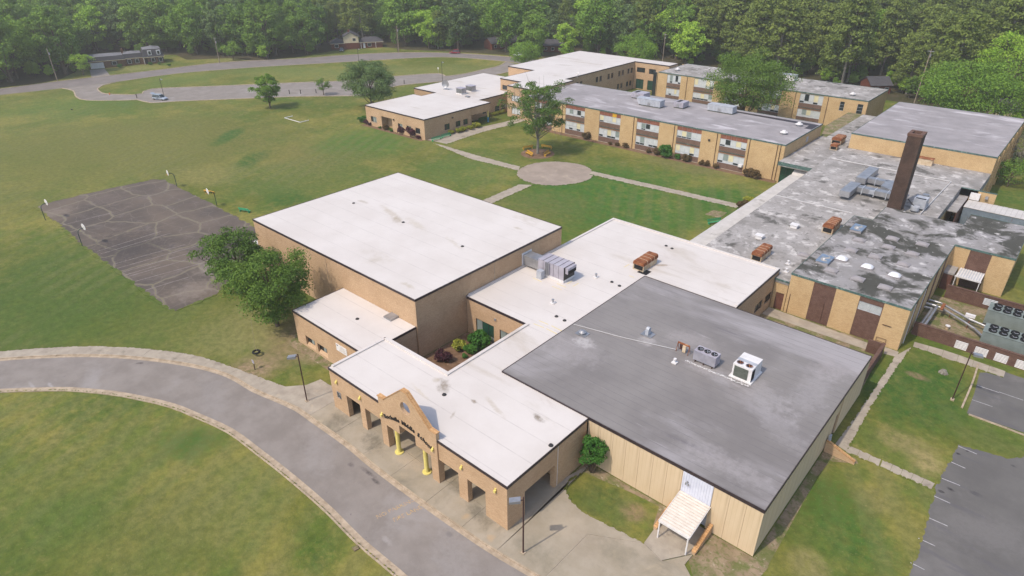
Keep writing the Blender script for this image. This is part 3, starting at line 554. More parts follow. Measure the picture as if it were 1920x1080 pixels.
# worn yellow lettering on the drive
def paint_text(s, px, py, size, rz, m, parent=None, z=.021):
    cu = bpy.data.curves.new('t', 'FONT'); cu.body = s; cu.size = size; cu.align_x = 'CENTER'; o = bpy.data.objects.new('t', cu); COL.objects.link(o)
    dg = bpy.context.evaluated_depsgraph_get(); me = bpy.data.meshes.new_from_object(o.evaluated_get(dg)); bpy.data.objects.remove(o)
    me.materials.clear(); me.materials.append(M[m]); o = bpy.data.objects.new('painted_word', me); COL.objects.link(o); X, Y = at(px, py); o.location = (X, Y, z); o.rotation_euler = (0, 0, rz); return o
dr = bpy.data.objects['drive']
for s, px, py, sz in [('NO PARKING', 744, 956, .68), ('FIRE LANE', 766, 966, .68)]:
    o = paint_text(s, px, py, sz, R(75), 'yline'); o.parent = dr
# forest floor and house lawns, drives
FB = [(-500, 215), (-300, 196), (-120, 181), (0, 164), (60, 158), (112, 149), (140, 136), (160, 112), (200, 101), (330, 103), (350, 112), (430, 109), (480, 114), (560, 107), (620, 96), (720, 88), (760, 93), (850, 97), (945, 103), (1010, 108), (1100, 112), (1250, 122), (1300, 128), (1480, 150), (1560, 166), (1640, 184), (1700, 194), (1800, 214), (1920, 240), (2100, 275), (2300, 300)]
fl = [np.array(at(*p)) for p in FB]; far = [np.array(at(x, y)) for x, y in [(2500, -20), (960, -60), (-700, 60)]]
struct('forest_floor', MB().sheet([tuple(p) for p in fl]+[tuple(p) for p in far], .004), M['ffloor'])
# ================================================================ the school
def bld(x, y, label, name='school_building'): return empty(name, (x, y, 0), 0, label, 'building')
def rect(x0, y0, x1, y1): return [(x0, y0), (x1, y0), (x1, y1), (x0, y1)]
def wlamp(root, face, F, s, z, m='yellow'):
    mb = MB(); fb(mb, face, F, s-.09, s+.09, -.1, 0, z-.12, z+.22); fb(mb, face, F, s-.12, s+.12, -.26, -.1, z-.22, z+.05); mb.build('wall_lamp', M[m], root)
# --- gymnasium
M['span'] = mat('brown_spandrel_brick', '836b5f', '755d51', 1.2, brick=('95806f', .24, .09)); M['lint'] = mat('orange_brown_lintel', 'b07f5e', '9c6f51', 1.2)
M['yline2'] = mat('yellow_chalk_line', 'd8c06a', 'cbb873', 3)
gy_ = bld(-76, 60, 'tall tan brick gymnasium with a big plain white roof beside the court', 'gymnasium')
zt = 9.1
for f_, F_, a, b in [('y-', 44.7, -96.2, -56.7), ('x+', -56.4, 44.7, 74.7), ('y+', 75.0, -95.9, -56.4), ('x-', -96.2, 45.0, 75.0)]: wall(gy_, f_, F_, a, b, 0, zt-.3)
roof(gy_, rect(-96.2, 44.7, -56.4, 75.0), zt, 'white_roof')
MB().box(-56.4, -56.37, 59.4, 59.46, 5.9, 8.7).build('control_joint', M['kerb'], gy_); MB().box(-76.05, -76.0, 44.67, 44.7, 0, 8.7).build('control_joint', M['kerb'], gy_)
MB().box(-101.5, -96.25, 46.5, 49.5, 2.7, 2.95).build('porch_roof', M['white'], gy_)
[MB().tube((x, y, 0), (x, y, 2.7), .07).build('porch_post', M['white'], gy_) for x, y in ((-101.3, 46.7), (-101.3, 49.3), (-98.8, 46.7))]
# --- low side block
sb = bld(-64, 40, 'low white roofed side block with two deep windows and a small white wall sign')
W2 = [(-70.22, -68.0, .35, 1.9), (-67.42, -65.2, .35, 1.9)]
wall(sb, 'y-', 36.4, -72.4, -56.9, 0, 4.7, W2); wall(sb, 'x-', -72.4, 36.7, 44.6, 0, 4.7); wall(sb, 'x+', -56.6, 39.7, 44.6, 0, 4.7)
roof(sb, [(-72.4, 36.4), (-56.6, 36.4), (-56.6, 44.66), (-72.4, 44.66)], 5.0, 'white_roof', edges=[0, 1, 3])
for a, b, c, d_ in W2:
    window(sb, 'y-', 36.4, a+.05, b-.05, c+.35, d_, 3, 1, panes=[['glass', 'blindg', 'glass']], inset=.4)
    sl_ = MB(); sl_.extrude([(36.42, c), (36.95, c+.0), (36.95, c+.36), (36.75, c+.36)], 'x', a+.02, b-.02); sl_.build('sloped_sill', M['tan'], sb)
sg = MB().box(-62.68, -60.4, 36.35, 36.4, 2.95, 4.0).build('wall_sign', M['white'], sb)
sub(MB().box(-62.45, -62.25, 36.335, 36.35, 3.72, 3.9), 'emblem', M['dframe'], sg)
for r_ in range(4): sub(MB().box(-62.0+.1*r_, -60.7-.15*(r_ % 2), 36.335, 36.35, 3.18+.18*r_, 3.21+.18*r_), 'text_line', M['kerb'], sg)
# --- entrance building
en = bld(-43, 35, 'tan brick entrance block with gabled arcade and Rochelle Middle School lettering', 'entrance_building')
zt = 5.85; OP = [(-53.6, -51.06, 0, 3.3), (-50.15, -47.12, 0, 3.3), (-46.1, -43.9, 0, 3.28), (-43.9, -41.35, 0, 4.5), (-41.35, -39.04, 0, 3.28), (-37.98, -35.22, 0, 3.3), (-33.98, -31.55, 0, 3.3)]
wall(en, 'y-', 31.35, -56.5, -29.35, 0, zt-.3, OP, t=.6); wall(en, 'x+', -28.75, 31.35, 43.75, 0, zt-.3, [(33.84, 38.5, 0, 3.25)], t=.6)
wall(en, 'x-', -56.5, 31.95, 39.7, 0, zt-.3, t=.6); wall(en, 'y+', 39.7, -55.9, -45.3, 0, zt-.3, t=.4); wall(en, 'x-', -45.3, 39.7, 53.5, 0, zt-.3, t=.35)
wall(en, 'y-', 39.75, -45, -29.4, 0, zt-.3, t=.3, m='tan')
MB().box(-56.2, -29.4, 31.97, 39.25, 3.6, 3.7).build('porch_ceiling', M['cream'], en)
for a, b in ((-44.6, -42.9), (-37.5, -35.7)):
    d_ = MB().box(a, b, 39.2, 39.29, .12, 2.5).build('door', M['gglass'], en)
E1 = [(-56.5, 31.35), (-28.75, 31.35), (-28.75, 43.85), (-40.75, 43.85), (-40.75, 53.6), (-45.3, 53.6), (-45.3, 39.7), (-56.5, 39.7)]
roof(en, E1, zt, 'white_roof', edges=[0, 1, 7], lips=[7]); 
mb = MB(); mb.box(-56.12, -44.95, 39.28, 39.76, zt-.02, zt+.16); mb.box(-45.36, -44.95, 39.76, 53.6, zt-.02, zt+.158); mb.build('roof_edge', M['white_roof'], en)
# gable with a round opening
cx, cz, r = -42.55, 7.45, .76; arc = lambda a0, a1: [(cx+r*math.cos(t), cz+r*math.sin(t)) for t in np.linspace(a0, a1, 13)]
Lh = [(cx, 3.3+1.2), (cx, cz-r)]+arc(-math.pi/2, -3*math.pi/2)[1:-1]+[(cx, cz+r), (cx, 9.6), (-42.95, 9.58), (-46.15, 6.72), (-47.12, 6.72), (-47.12, 5.5), (-47.12, 4.5)]
Rh = [(cx, 4.5), (-38.0, 4.5), (-38.0, 6.72), (-38.95, 6.72), (-42.15, 9.58), (cx, 9.6), (cx, cz+r)]+arc(math.pi/2, -math.pi/2)[1:-1]+[(cx, cz-r)]
gm = MB()
for prof in (Lh, Rh):
    n_ = len(prof); gm.add([(u, 31.2, z) for u, z in prof]+[(u, 31.6, z) for u, z in prof], [tuple(range(n_)), tuple(range(2*n_-1, n_-1, -1))]+[(i, (i+1) % n_, n_+(i+1) % n_, n_+i) for i in range(n_)])
gb = gm.build('gable', M['tan'], en)
bm = bmesh.new(); bm.from_mesh(gb.data); bmesh.ops.triangulate(bm, faces=[f for f in bm.faces if len(f.verts) > 4]); bm.to_mesh(gb.data); bm.free()
for b_ in ((-47.12, -43.9, 31.2, 31.347, 3.28, 4.497), (-41.35, -38.0, 31.2, 31.347, 3.28, 4.497), (-47.12, -46.1, 31.2, 31.347, 0, 3.278), (-39.04, -38, 31.2, 31.347, 0, 3.278)): sub(MB().box(*b_), 'pier_facing', M['tan'], gb)
cap = MB()
for a, b in (((-47.2, 6.72), (-46.1, 6.72)), ((-46.17, 6.73), (-42.95, 9.6)), ((-42.95, 9.6), (-42.15, 9.6)), ((-42.15, 9.6), (-38.93, 6.73)), ((-39.0, 6.72), (-37.92, 6.72))):
    cap.add([(a[0], 31.14, a[1]), (b[0], 31.14, b[1]), (b[0], 31.66, b[1]), (a[0], 31.66, a[1]), (a[0], 31.14, a[1]+.09), (b[0], 31.14, b[1]+.09), (b[0], 31.66, b[1]+.09), (a[0], 31.66, a[1]+.09)], [(3, 2, 1, 0), (4, 5, 6, 7), (0, 1, 5, 4), (1, 2, 6, 5), (2, 3, 7, 6), (3, 0, 4, 7)])
sub(cap, 'coping', M['ybrickcap'], gb)
txt = 'Rochelle Middle School'; Rr = 8.3; zc = 5.38-Rr
adv = {' ': .62, 'l': .30, 'i': .30, 'M': 1.0, 'R': .8, 'S': .8}; ws = [adv.get(c, .68) for c in txt]; tot = sum(ws); k_ = 7.55/tot; acc = 0
dg = bpy.context.evaluated_depsgraph_get(); _gl = {}
for c, w0 in zip(txt, ws):
    s_ = (acc+w0/2)*k_-7.55/2; acc += w0
    if c == ' ': continue
    if c not in _gl:
        cu = bpy.data.curves.new('t', 'FONT'); cu.body = c; cu.size = .72; cu.align_x = 'CENTER'; cu.extrude = .03; cu.offset = .012
        o = bpy.data.objects.new('t', cu); COL.objects.link(o); dg.update(); dg = bpy.context.evaluated_depsgraph_get(); me = bpy.data.meshes.new_from_object(o.evaluated_get(dg)); bpy.data.objects.remove(o)
        me.materials.clear(); me.materials.append(M['letter']); _gl[c] = me
    o = bpy.data.objects.new('letter', _gl[c]); COL.objects.link(o); o.parent = en; th = s_/Rr
    o.location = (-42.6+Rr*math.sin(th)+43, 31.16-35, zc+Rr*math.cos(th)-.35); o.rotation_euler = (R(90), th, 0)
for x in (-44.7, -40.2):
    c_ = MB(); c_.tube((x, 31.42, .2), (x, 31.42, 3.28), .24, n=20); c_ = c_.build('column', M['yellow'], en, smooth=False)
    b_ = MB(); b_.tube((x, 31.42, .12), (x, 31.42, .22), .50, n=12); sub(b_, 'column_base', M['yellow'], c_)
for x in (-55.15, -50.72, -34.64, -30.16): wlamp(en, 'y-', 31.35, x, 4.5)
for x in (-46.66, -38.58): wlamp(en, 'y-', 31.2, x, 4.5)
pq = MB().box(-55.5, -54.75, 31.3, 31.35, 2.1, 3.0).build('wall_plaque', M['galv'], en)
for (a, b, c, d_) in ((-55.42, -55.28, 2.2, 2.9), (-55.2, -55.05, 2.3, 2.85), (-54.98, -54.83, 2.2, 2.6)): sub(MB().box(a, b, 31.28, 31.3, c, d_), 'emblem', M['glass'], pq)
mb = MB(); mb.box(-28.75, -28.72, 38.85, 38.9, 0, 5.5); mb.build('control_joint', M['white'], en)
# --- connecting block behind
cb = bld(-40, 70, 'white roofed connecting block between the tall gymnasium and the grey roofed hall')
CW = [(-54.6, -51.2, .1, 3.0), (-50.14, -47.0, .1, 3.0)]; KW = [(82.4, 85.1, 1.3, 2.8), (85.9, 88.4, 1.3, 2.8), (77.5, 80.2, 1.3, 2.8)]
wall(cb, 'y-', 53.6, -56.3, -45.6, 0, zt-.3, CW); wall(cb, 'x+', -27, 75, 89.4, 0, zt-.3, KW); wall(cb, 'y+', 89.7, -56.3, -27, 0, zt-.3); wall(cb, 'x-', -56.35, 75.1, 89.4, 0, zt-.3)
window(cb, 'y-', 53.6, *CW[0], 3, 1, pane='gglass', inset=.15, rows=[.1, 1.0, 3.0]) if False else window(cb, 'y-', 53.6, *CW[0], 3, [.1, 1.0, 3.0], panes=[['gglass', 'gglass', 'blindg'], ['blindg', 'gglass', 'gglass']])
window(cb, 'y-', 53.6, *CW[1], 3, [.1, 3.0], panes=[['blindg', 'blindg', 'glass']])
for k_ in KW: window(cb, 'x+', -27, *k_, 2, 1, pane='glass')
C1 = [(-56.33, 53.6), (-40.75, 53.6), (-40.75, 75.0), (-27, 75.0), (-27, 89.7), (-56.33, 89.7)]
roof(cb, C1, zt, 'white_roof', edges=[3, 4, 5], lips=[3, 4, 5])
MB().box(-56.2, -45.3, 53.53, 53.6, zt-.32, zt+.03).build('fascia', M['fas'], cb)
fb(MB(), 'y-', 53.6, -51.0, -50.7, -.15, 0, 4.1, 4.4).build('wall_lamp', M['galv'], cb)
q3 = lambda x, y: at(980+x/6, 460+y/6, 5.85)
for a, b in [((115, 365), (215, 410)), ((165, 340), (250, 372)), ((330, 458), (440, 500)), ((385, 428), (490, 472)), ((500, 432), (555, 402)), ((565, 460), (630, 425)), ((1140, 245), (1200, 210)), ((1200, 338), (1255, 360)), ((185, 845), (290, 890)), ((125, 880), (240, 925)), ((265, 935), (385, 995)), ((325, 903), (440, 962))]:
    a, b = np.array(q3(*a)), np.array(q3(*b)); t = (b-a)/np.linalg.norm(b-a); s_ = np.array([-t[1], t[0]])*.05
    MB().sheet([tuple(a-s_), tuple(b-s_), tuple(b+s_), tuple(a+s_)], zt-.016).build('chalk_line', M['yline2'], cb)
MB().box(-42.4, -40.85, 75.1, 76.6, zt-.02, zt+.01).build('roof_mat', M['black'], cb)
# --- grey roofed hall of tan panels
ha = bld(-25, 60, 'grey roofed hall clad in tall cream concrete panels with a ribbed white entry panel', 'school_hall')
zt = 6.0; wall(ha, 'y-', 43.96, -28.7, -10.5, .15, zt-.3, [(-17.6, -14.9, .15, 3.05)], 'cream', t=.25); wall(ha, 'x+', -10.2, 43.96, 74.2, .15, zt-.3, [(63.9, 65.6, .15, 3.3)], 'cream', t=.25); wall(ha, 'y+', 74.5, -40.7, -10.5, 0, zt-.3, m='cream')
pan = MB().box(0, 1.47, 0, .06, 0, 1).mesh('wall_panel'); pan.materials.append(M['cream'])
def panel(face, s, z0, z1, L=1.47):
    o = bpy.data.objects.new('wall_panel', pan); COL.objects.link(o); o.parent = ha; o.scale = (L/1.47, 1, z1-z0)
    if face == 'y-': o.location = (s+25, 43.9-60, z0)
    else: o.location = (-10.13+25+.0, s-60, z0); o.rotation_euler = (0, 0, R(90))
s = -28.7
while s < -17.9: panel('y-', s, .1, 5.7, 1.525); s += 1.545
panel('y-', -14.72, .1, 5.7, 1.53); panel('y-', -13.17, .1, 5.7, 1.53); panel('y-', -11.62, .1, 5.7, 1.5)
s = 44.0
while s < 74:
    if not (63.3 < s+.75 < 66): panel('x+', s, .2, 5.7, 1.525)
    s += 1.545
rb = MB().box(-17.8, -14.76, 43.86, 43.9, 3.05, 5.7).build('ribbed_panel', M['ribw'], ha)
rr = MB(); [rr.box(x, x+.03, 43.82, 43.86, 3.05, 5.7) for x in np.arange(-17.7, -14.8, .26)]; sub(rr, 'rib', M['ribw'], rb)
fl_ = MB().box(-17.3, -17.15, 43.7, 43.82, 4.55, 4.75); fl_.box(-17.38, -17.28, 43.62, 43.7, 4.35, 4.6); fl_.box(-17.12, -17.02, 43.62, 43.7, 4.35, 4.6); fl_.build('flood_lamp', M['galv'], ha)
MB().box(-17.6, -14.9, 44.2, 44.3, .1, 3.05).build('door', M['unitb'], ha)
MB().box(-10.36, -10.3, 63.9, 65.6, .1, 3.3).build('door', M['brownm'], ha)
roof(ha, [(-40.74, 43.9), (-10.1, 43.9), (-10.1, 74.5), (-40.74, 74.5)], zt, 'grey_roof', h=.34)
el = MB().tube((-10.05, 62.6, 1.4), (-9.75, 62.6, 1.4), .22, n=12).build('meter_box', M['unitb'], ha); MB().box(-10.0, -9.8, 62.3, 62.9, 1.1, 2.0).build('meter_cabinet', M['unitb'], ha)
# metal awning at the hall door
aw = empty('entry_awning', (-16.2, 40, 0), 0, 'cream ribbed metal awning on two white posts at the hall side door', 'awning')
deck = MB(); deck.add([(-17.75, 40.0, 2.3), (-14.72, 40.0, 2.3), (-14.72, 43.84, 3.08), (-17.75, 43.84, 3.08), (-17.75, 40.0, 2.34), (-14.72, 40.0, 2.34), (-14.72, 43.84, 3.12), (-17.75, 43.84, 3.12)], [(3, 2, 1, 0), (4, 5, 6, 7), (0, 1, 5, 4), (1, 2, 6, 5), (2, 3, 7, 6), (3, 0, 4, 7)]); deck.build('awning_sheet', M['awn'], aw)
for k_ in range(13):
    y = 40.1+k_*.3; z = 2.34+(y-40)*.203; rb_ = MB(); rb_.extrude([(y-.11, z-.01), (y+.11, z+.035), (y+.11, z+.1), (y-.11, z+.055)], 'x', -17.74, -14.73); rb_.build('rib', M['awn'], aw)
MB().box(-17.8, -14.68, 39.95, 40.0, 2.2, 2.42).build('gutter', M['white'], aw); ed = MB(); ed.extrude([(39.95, 2.22), (43.84, 3.02), (43.84, 3.16), (39.95, 2.4)], 'x', -14.71, -14.66); ed.extrude([(39.95, 2.22), (43.84, 3.02), (43.84, 3.16), (39.95, 2.4)], 'x', -17.82, -17.77); ed.build('edge_trim', M['white'], aw)
for x in (-17.68, -14.8): MB().box(x-.06, x+.06, 39.98, 40.1, .11, 2.22).build('post', M['white'], aw)
def bwall(x, y0, y1, label):
    o = empty('brick_wing_wall', (x, y0, 0), 0, label, 'wall', 'sloped brick wing walls at the hall doors')
    b_ = MB(); b_.extrude([(y0, 0), (y1, 0), (y1, 1.15), (y0, .35)], 'x', x-.16, x+.16); b_.build('wall', M['tan'], o)
    n_ = 14
    for i in range(n_):
        a = y0+(y1-y0)*i/n_+.012; b = y0+(y1-y0)*(i+1)/n_-.012; za = .35+.8*(a-y0)/(y1-y0); zb = .35+.8*(b-y0)/(y1-y0)
        c_ = MB(); c_.extrude([(a, za+.002), (b, zb+.002), (b, zb+.08), (a, za+.08)], 'x', x-.2, x+.2); c_.build('brick', M['ybrickcap'], o)
bwall(-14.3, 40.55, 43.84, 'sloped tan brick wing wall right of the cream awning'); bwall(-18.35, 40.7, 43.84, 'sloped tan brick wing wall left of the cream awning, mostly hidden')
o = empty('brick_wing_wall', (-8.6, 62.2, 0), 0, 'long sloped tan brick wing wall at the east door of the hall', 'wall')
b_ = MB(); b_.extrude([(-10.05, 0), (-6.9, 0), (-6.9, .35), (-10.05, 1.5)], 'y', 62.1, 62.4); b_.build('wall', M['tan'], o)
for i in range(12):
    a = -10.05+3.15*i/12+.012; b = -10.05+3.15*(i+1)/12-.012; za = 1.5-1.15*(a+10.05)/3.15; zb = 1.5-1.15*(b+10.05)/3.15
    c_ = MB(); c_.extrude([(a, za+.002), (b, zb+.002), (b, zb+.08), (a, za+.08)], 'y', 62.06, 62.44); c_.build('brick', M['ybrickcap'], o)
# --- long low grey block
lo = bld(-25, 120, 'long low flat roofed block with mouldy grey roof behind the covered walk')
zf = lambda x, y: 5.0+max(0, min(1, (y-88)/60))*1.0
LP = [(-39.8, 89.75), (-26.9, 89.75), (-26.9, 88.3), (-24.85, 88.3), (-24.85, 116.55), (-21.85, 116.55), (-21.85, 124.45), (-14.05, 124.45), (-14.05, 146), (-11.15, 146), (-11.15, 158.85), (-39.8, 158.85)]
dk = MB(); ys = sorted({p[1] for p in LP})
def lowpiece(x0, x1, y0, y1): dk.add([(x0, y0, 4.4), (x1, y0, 4.4), (x1, y1, 4.4), (x0, y1, 4.4), (x0, y0, zf(0, y0)), (x1, y0, zf(0, y0)), (x1, y1, zf(0, y1)), (x0, y1, zf(0, y1))], [(3, 2, 1, 0), (4, 5, 6, 7), (0, 1, 5, 4), (1, 2, 6, 5), (2, 3, 7, 6), (3, 0, 4, 7)])
lowpiece(-39.8, -26.9, 89.75, 148); lowpiece(-26.9, -24.85, 88.3, 148); lowpiece(-24.85, -21.85, 116.55, 148); lowpiece(-21.85, -14.05, 124.45, 148); lowpiece(-14.05, -11.15, 146, 148); lowpiece(-39.8, -11.15, 148, 158.85)
dk.build('roof', M['old_roof'], lo)
wall(lo, 'y-', 88.4, -26.9, -24.9, 0, 4.35, [(-26.4, -25.2, 0, 2.8)], 'yel'); MB().box(-26.4, -25.2, 88.5, 88.56, 0, 2.8).build('door', M['brownm'], lo)
wall(lo, 'x-', -39.7, 89.8, 141, 0, 4.38, [(y, y+4, 1, 2.6) for y in range(94, 138, 8)], 'yel'); wall(lo, 'x+', -14.1, 124.5, 146, 0, 4.38, m='yel'); wall(lo, 'x+', -11.2, 146.3, 158.8, 0, 4.38, m='yel'); wall(lo, 'y-', 146.0, -14.0, -8.2, 0, 5.9, m='yel')
MB().box(-14.05, -8.15, 145.95, 146.32, 5.9, 6.0).build('coping', M['fasg'], lo)
MB().box(-26.95, -24.8, 88.24, 88.3, 4.75, 5.02).build('fascia', M['fasg'], lo)
MB().box(-39.86, -39.8, 89.8, 141, 4.4, 5.0).build('fascia', M['fasg'], lo)
for mb in (MB().tube((-38.8, 148, 6.12), (-16.2, 148, 6.12), .08), MB().tube((-16.2, 147.9, 6.12), (-16.7, 126.2, 5.95), .08), MB().box(-39.8, -26, 119.9, 120.05, 5.5, 5.6)): mb.build('roof_curb', M['conduit'], lo)
mb = MB(); mb.path([(-24.95, 88.4, 5.1), (-24.95, 103, 5.32), (-25.3, 110, 5.45)], .03); mb.build('conduit', M['conduit'], lo)
mb = MB(); mb.path([(-21.5, 124.9, 6.3), (-14, 124.2, 6.4), (-9.5, 124.0, 6.5)], .06); mb.build('conduit', M['dframe'], lo)
# --- link roofs behind
lk = bld(-43, 170, 'low grey linking block between the two classroom wings')
lkp = [(-47.6, 141.0), (-39.85, 141.0), (-39.85, 148.1), (-38.85, 148.1), (-38.85, 196), (-47.6, 196)]
MB().prism([(-47.6, 141), (-39.87, 141), (-39.87, 196), (-47.6, 196)], 4.4, 5.3).build('roof', M['old_roof'], lk); MB().box(-47.6, -39.9, 140.94, 141, 4.6, 5.33).build('fascia', M['fasg'], lk)
wall(lk, 'y-', 142.4, -47.6, -41, 0, 4.4, [(-47.3, -42.5, .1, 4.2)], 'yel'); window(lk, 'y-', 142.4, -47.3, -42.5, .1, 4.2, 4, 2, pane='gglass')
MB().prism([(-46.2, 167.2), (-47.55, 167.2), (-50, 178), (-50, 196), (-46.2, 196)], 4.6, 5.32).build('roof_patch', M['dirt'], lk)
# --- kitchen and cafeteria block
kt = bld(-17, 101, 'yellow brick block with brown brick bays and mouldy skylit roof', 'cafeteria_building')
K1 = [(-24.8, 88.35), (-9.3, 88.35), (-9.3, 114.55), (-1.35, 114.55), (-1.35, 130.2), (-9.85, 130.2), (-9.85, 124.4), (-21.8, 124.4), (-21.8, 116.5), (-24.8, 116.5)]
zt = 6.5; roof(kt, K1, zt, 'kit_roof', 'fasg', edges=[0, 1, 2, 3, 4, 7, 8, 9], h=.26)
def bays(face, F, s0, s1, brown, z1=6.2, root=kt, m='yel', wins={}):
    s = s0
    for (a, b) in brown+[(s1, s1)]:
        if a > s+.01: wall(root, face, F, s, a, 0, z1, m=m)
        if b > a:
            w2 = wins.get((a, b)); wall(root, face, F+(.05 if face in ('y-', 'x-') else -.05), a, b, 0, z1, [w2] if w2 else (), 'brn', name='brick_bay')
            if w2: window(root, face, F, *w2, 2, 1, pane='blindg', frame='frame', inset=.16)
        s = max(s, b)
bays('y-', 88.35, -24.8, -9.6, [(-21.55, -18.55), (-15.45, -12.4)], wins={(-15.45, -12.4): (-15.4, -12.5, 4.15, 5.45)})
wl = MB(); [wl.box(x0, x0+1.38, 88.47, 88.5, 4.2+.09*k, 4.25+.09*k) for k in range(14) for x0 in (-15.35, -13.9)]; wl.build('blind_slat', M['blind'], kt)
bays('x+', -9.3, 88.35, 114.5, [(91.5, 93.6), (97, 99.5), (103, 105.5), (109, 111.5)]); bays('y-', 114.55, -9.55, -1.65, [(-7.1, -4.25)]); bays('x+', -1.35, 114.55, 129.9, [(118, 121), (124.5, 127.5)])
wall(kt, 'y+', 130.2, -9.8, -1.35, 0, 6.2, m='yel'); wall(kt, 'x-', -9.85, 124.8, 129.9, 0, 6.2, m='yel'); wall(kt, 'x-', -24.8, 88.7, 116, 4.0, 6.2, m='yel'); wall(kt, 'x-', -21.8, 117, 124.2, 4, 6.2, m='yel'); wall(kt, 'y+', 124.4, -21.5, -10, 4, 6.2, m='yel')
mb = MB(); mb.tube((-24.35, 88.28, 0), (-24.35, 88.28, 3.2), .04); mb.box(-19.6, -19.56, 88.33, 88.4, .3, 3.4); mb.box(-11.9, -10.8, 88.25, 88.35, 3.1, 3.16); mb.build('conduit', M['downpipe'], kt)
rl = MB(); rl.path([(-12.1, 88.2, .1), (-12.1, 88.2, 1.1), (-10.9, 88.2, 1.1), (-10.9, 88.2, .1)], .025); rl.path([(-12.1, 88.2, .6), (-10.9, 88.2, .6)], .02); rl.build('handrail', M['pole'], kt)
mb = MB(); [mb.tube((-9.2, y, 0), (-9.2, y, 6.2), .06) for y in (90.8, 96.3)]; mb.build('downpipe', M['conduit'], kt)
# --- boiler chimney
ch = empty('brick_chimney', (-20.7, 126, 0), 0, 'tall square dark brown brick chimney rising through the grey roofs', 'chimney')
MB().prism(rect(-21.8, 124.65, -19.6, 127.4), 5.5, 6.35).build('chimney_base', M['conc'], ch) if False else MB().box(-21.95, -19.45, 124.5, 127.55, 5.4, 5.85).build('base_flashing', M['kerb'], ch)
mb = MB(); [mb.box(*b_) for b_ in ((-21.8, -19.6, 124.65, 125.0, 0, 19.25), (-21.8, -19.6, 127.05, 127.4, 0, 19.25), (-21.8, -21.45, 125.0, 127.05, 0, 19.25), (-19.95, -19.6, 125.0, 127.05, 0, 19.25))]; mb.build('chimney_shaft', M['chim'], ch)
mb = MB(); [mb.box(*b_) for b_ in ((-21.88, -19.52, 124.57, 125.1, 19.25, 19.7), (-21.88, -19.52, 126.95, 127.48, 19.25, 19.7), (-21.88, -21.35, 125.1, 126.95, 19.25, 19.7), (-20.05, -19.52, 125.1, 126.95, 19.25, 19.7))]; mb.build('chimney_cap', M['brn'], ch)
MB().box(-21.4, -20.0, 125.1, 126.95, 17, 18.2).build('flue', M['dark'], ch)
# --- second gymnasium
g2 = bld(-25, 178, 'large yellow brick gymnasium with flat grey roof behind the chimney', 'gymnasium')
zt = 9.45; wall(g2, 'y-', 158.9, -38.8, -11.4, 0, zt-.3, m='yel'); wall(g2, 'x+', -11.1, 158.9, 197.8, 0, zt-.3, m='yel'); wall(g2, 'y+', 198.1, -38.5, -11.1, 0, zt-.3, m='yel'); wall(g2, 'x-', -38.8, 159.2, 198.1, 0, zt-.3, m='yel')
roof(g2, rect(-38.8, 158.9, -11.1, 198.1), zt, 'cls_roof', 'fasg', h=.25)
for i, y in enumerate(np.arange(160.5, 197, 5.9)):
    MB().box(-11.1, -10.8, y, y+.5, 0, zt-.3).build('pilaster', M['yel'], g2); MB().box(-11.1, -11.04, y+1.2, y+3.9, .8, 8.6).build('brick_bay', M['brn'], g2); MB().tube((-10.95, y+.95, 0), (-10.95, y+.95, 9.0), .09).build('downpipe', M['conduit'], g2)
# --- classroom wing
cl = bld(-85, 155, 'two storey yellow brick classroom wing with ribbon windows facing the courtyard', 'classroom_building')
BX = [(-119.4, -112.9), (-108.2, -101.7), (-96.9, -90.35), (-85.45, -79.0), (-74.05, -67.6), (-62.8, -56.3)]
def bay(root, F, a, b, first=0, top='red_panel', cols=5, zoff=0, full=True):
    A = lambda m_, z0, z1, d=.015, nm='spandrel': fb(MB(), 'y-', F, a+.01, b-.01, d, d+.14, z0+zoff, z1+zoff).build(nm, M[m_], root)
    A('span', .05, 1.35); fb(MB(), 'y-', F, a, b, -.06, .04, .0, .1).build('plinth_ledge', M['path'], root)
    L = [['blind', 'blindy', 'blindg', 'blind', 'blind'], ['blind', 'blind', 'blind', 'blindy', 'blind'], ['blind', 'blind', 'blindy', 'blind', 'blindg'], ['blind', 'blindg', 'blind', 'blind', 'blind'], ['blindy', 'blind', 'blind', 'blindy', 'blind'], ['blind', 'blindg', 'blindy', 'blind', 'blind']]
    lowr = [random.choice(['blind', 'blind', 'glass']) for _ in range(5)]; up = list(L[(first+2) % 6]); up[(first*2+1) % 5] = 'glass' if first % 2 else up[(first*2+1) % 5]
    window(root, 'y-', F, a+.02, b-.02, 1.37+zoff, 3.6+zoff, cols, [1.37+zoff, 1.95+zoff, 3.6+zoff], panes=[lowr, L[first % 6]], frame='frame', inset=.14, fw=.09)
    A('lint', 3.62, 3.72, .0, 'lintel'); fb(MB(), 'y-', F, a, b, -.06, .1, 4.03+zoff, 4.11+zoff).build('ledge', M['fasg'], root); A('span', 4.14, 5.25); A('span', 3.77, 4.0)
    lowr = [random.choice(['blind', 'blind', 'glass', 'glass']) for _ in range(5)]
    if full: window(root, 'y-', F, a+.02, b-.02, 5.27+zoff, 7.02+zoff, cols, [5.27+zoff, 5.7+zoff, 7.02+zoff], panes=[lowr, up], frame='frame', inset=.14, fw=.09)
    else: window(root, 'y-', F, a+.02, b-.02, 5.27+zoff, 7.9+zoff, cols, [5.27+zoff, 5.9+zoff, 7.9+zoff], panes=[lowr, up], frame='frame', inset=.14, fw=.09)
    if full:
        for k in range(cols):
            s0 = a+(b-a)*k/cols+.03; s1 = a+(b-a)*(k+1)/cols-.03; fb(MB(), 'y-', F, s0, s1, .1, .16, 7.04+zoff, 7.97+zoff).build('red_panel', M[top if not (first == 2 and k == 3) else 'ybench'], root)
        fb(MB(), 'y-', F, a, b, .17, .25, 7.03+zoff, 7.98+zoff).build('panel_back', M['frame'], root)
zt = 8.33
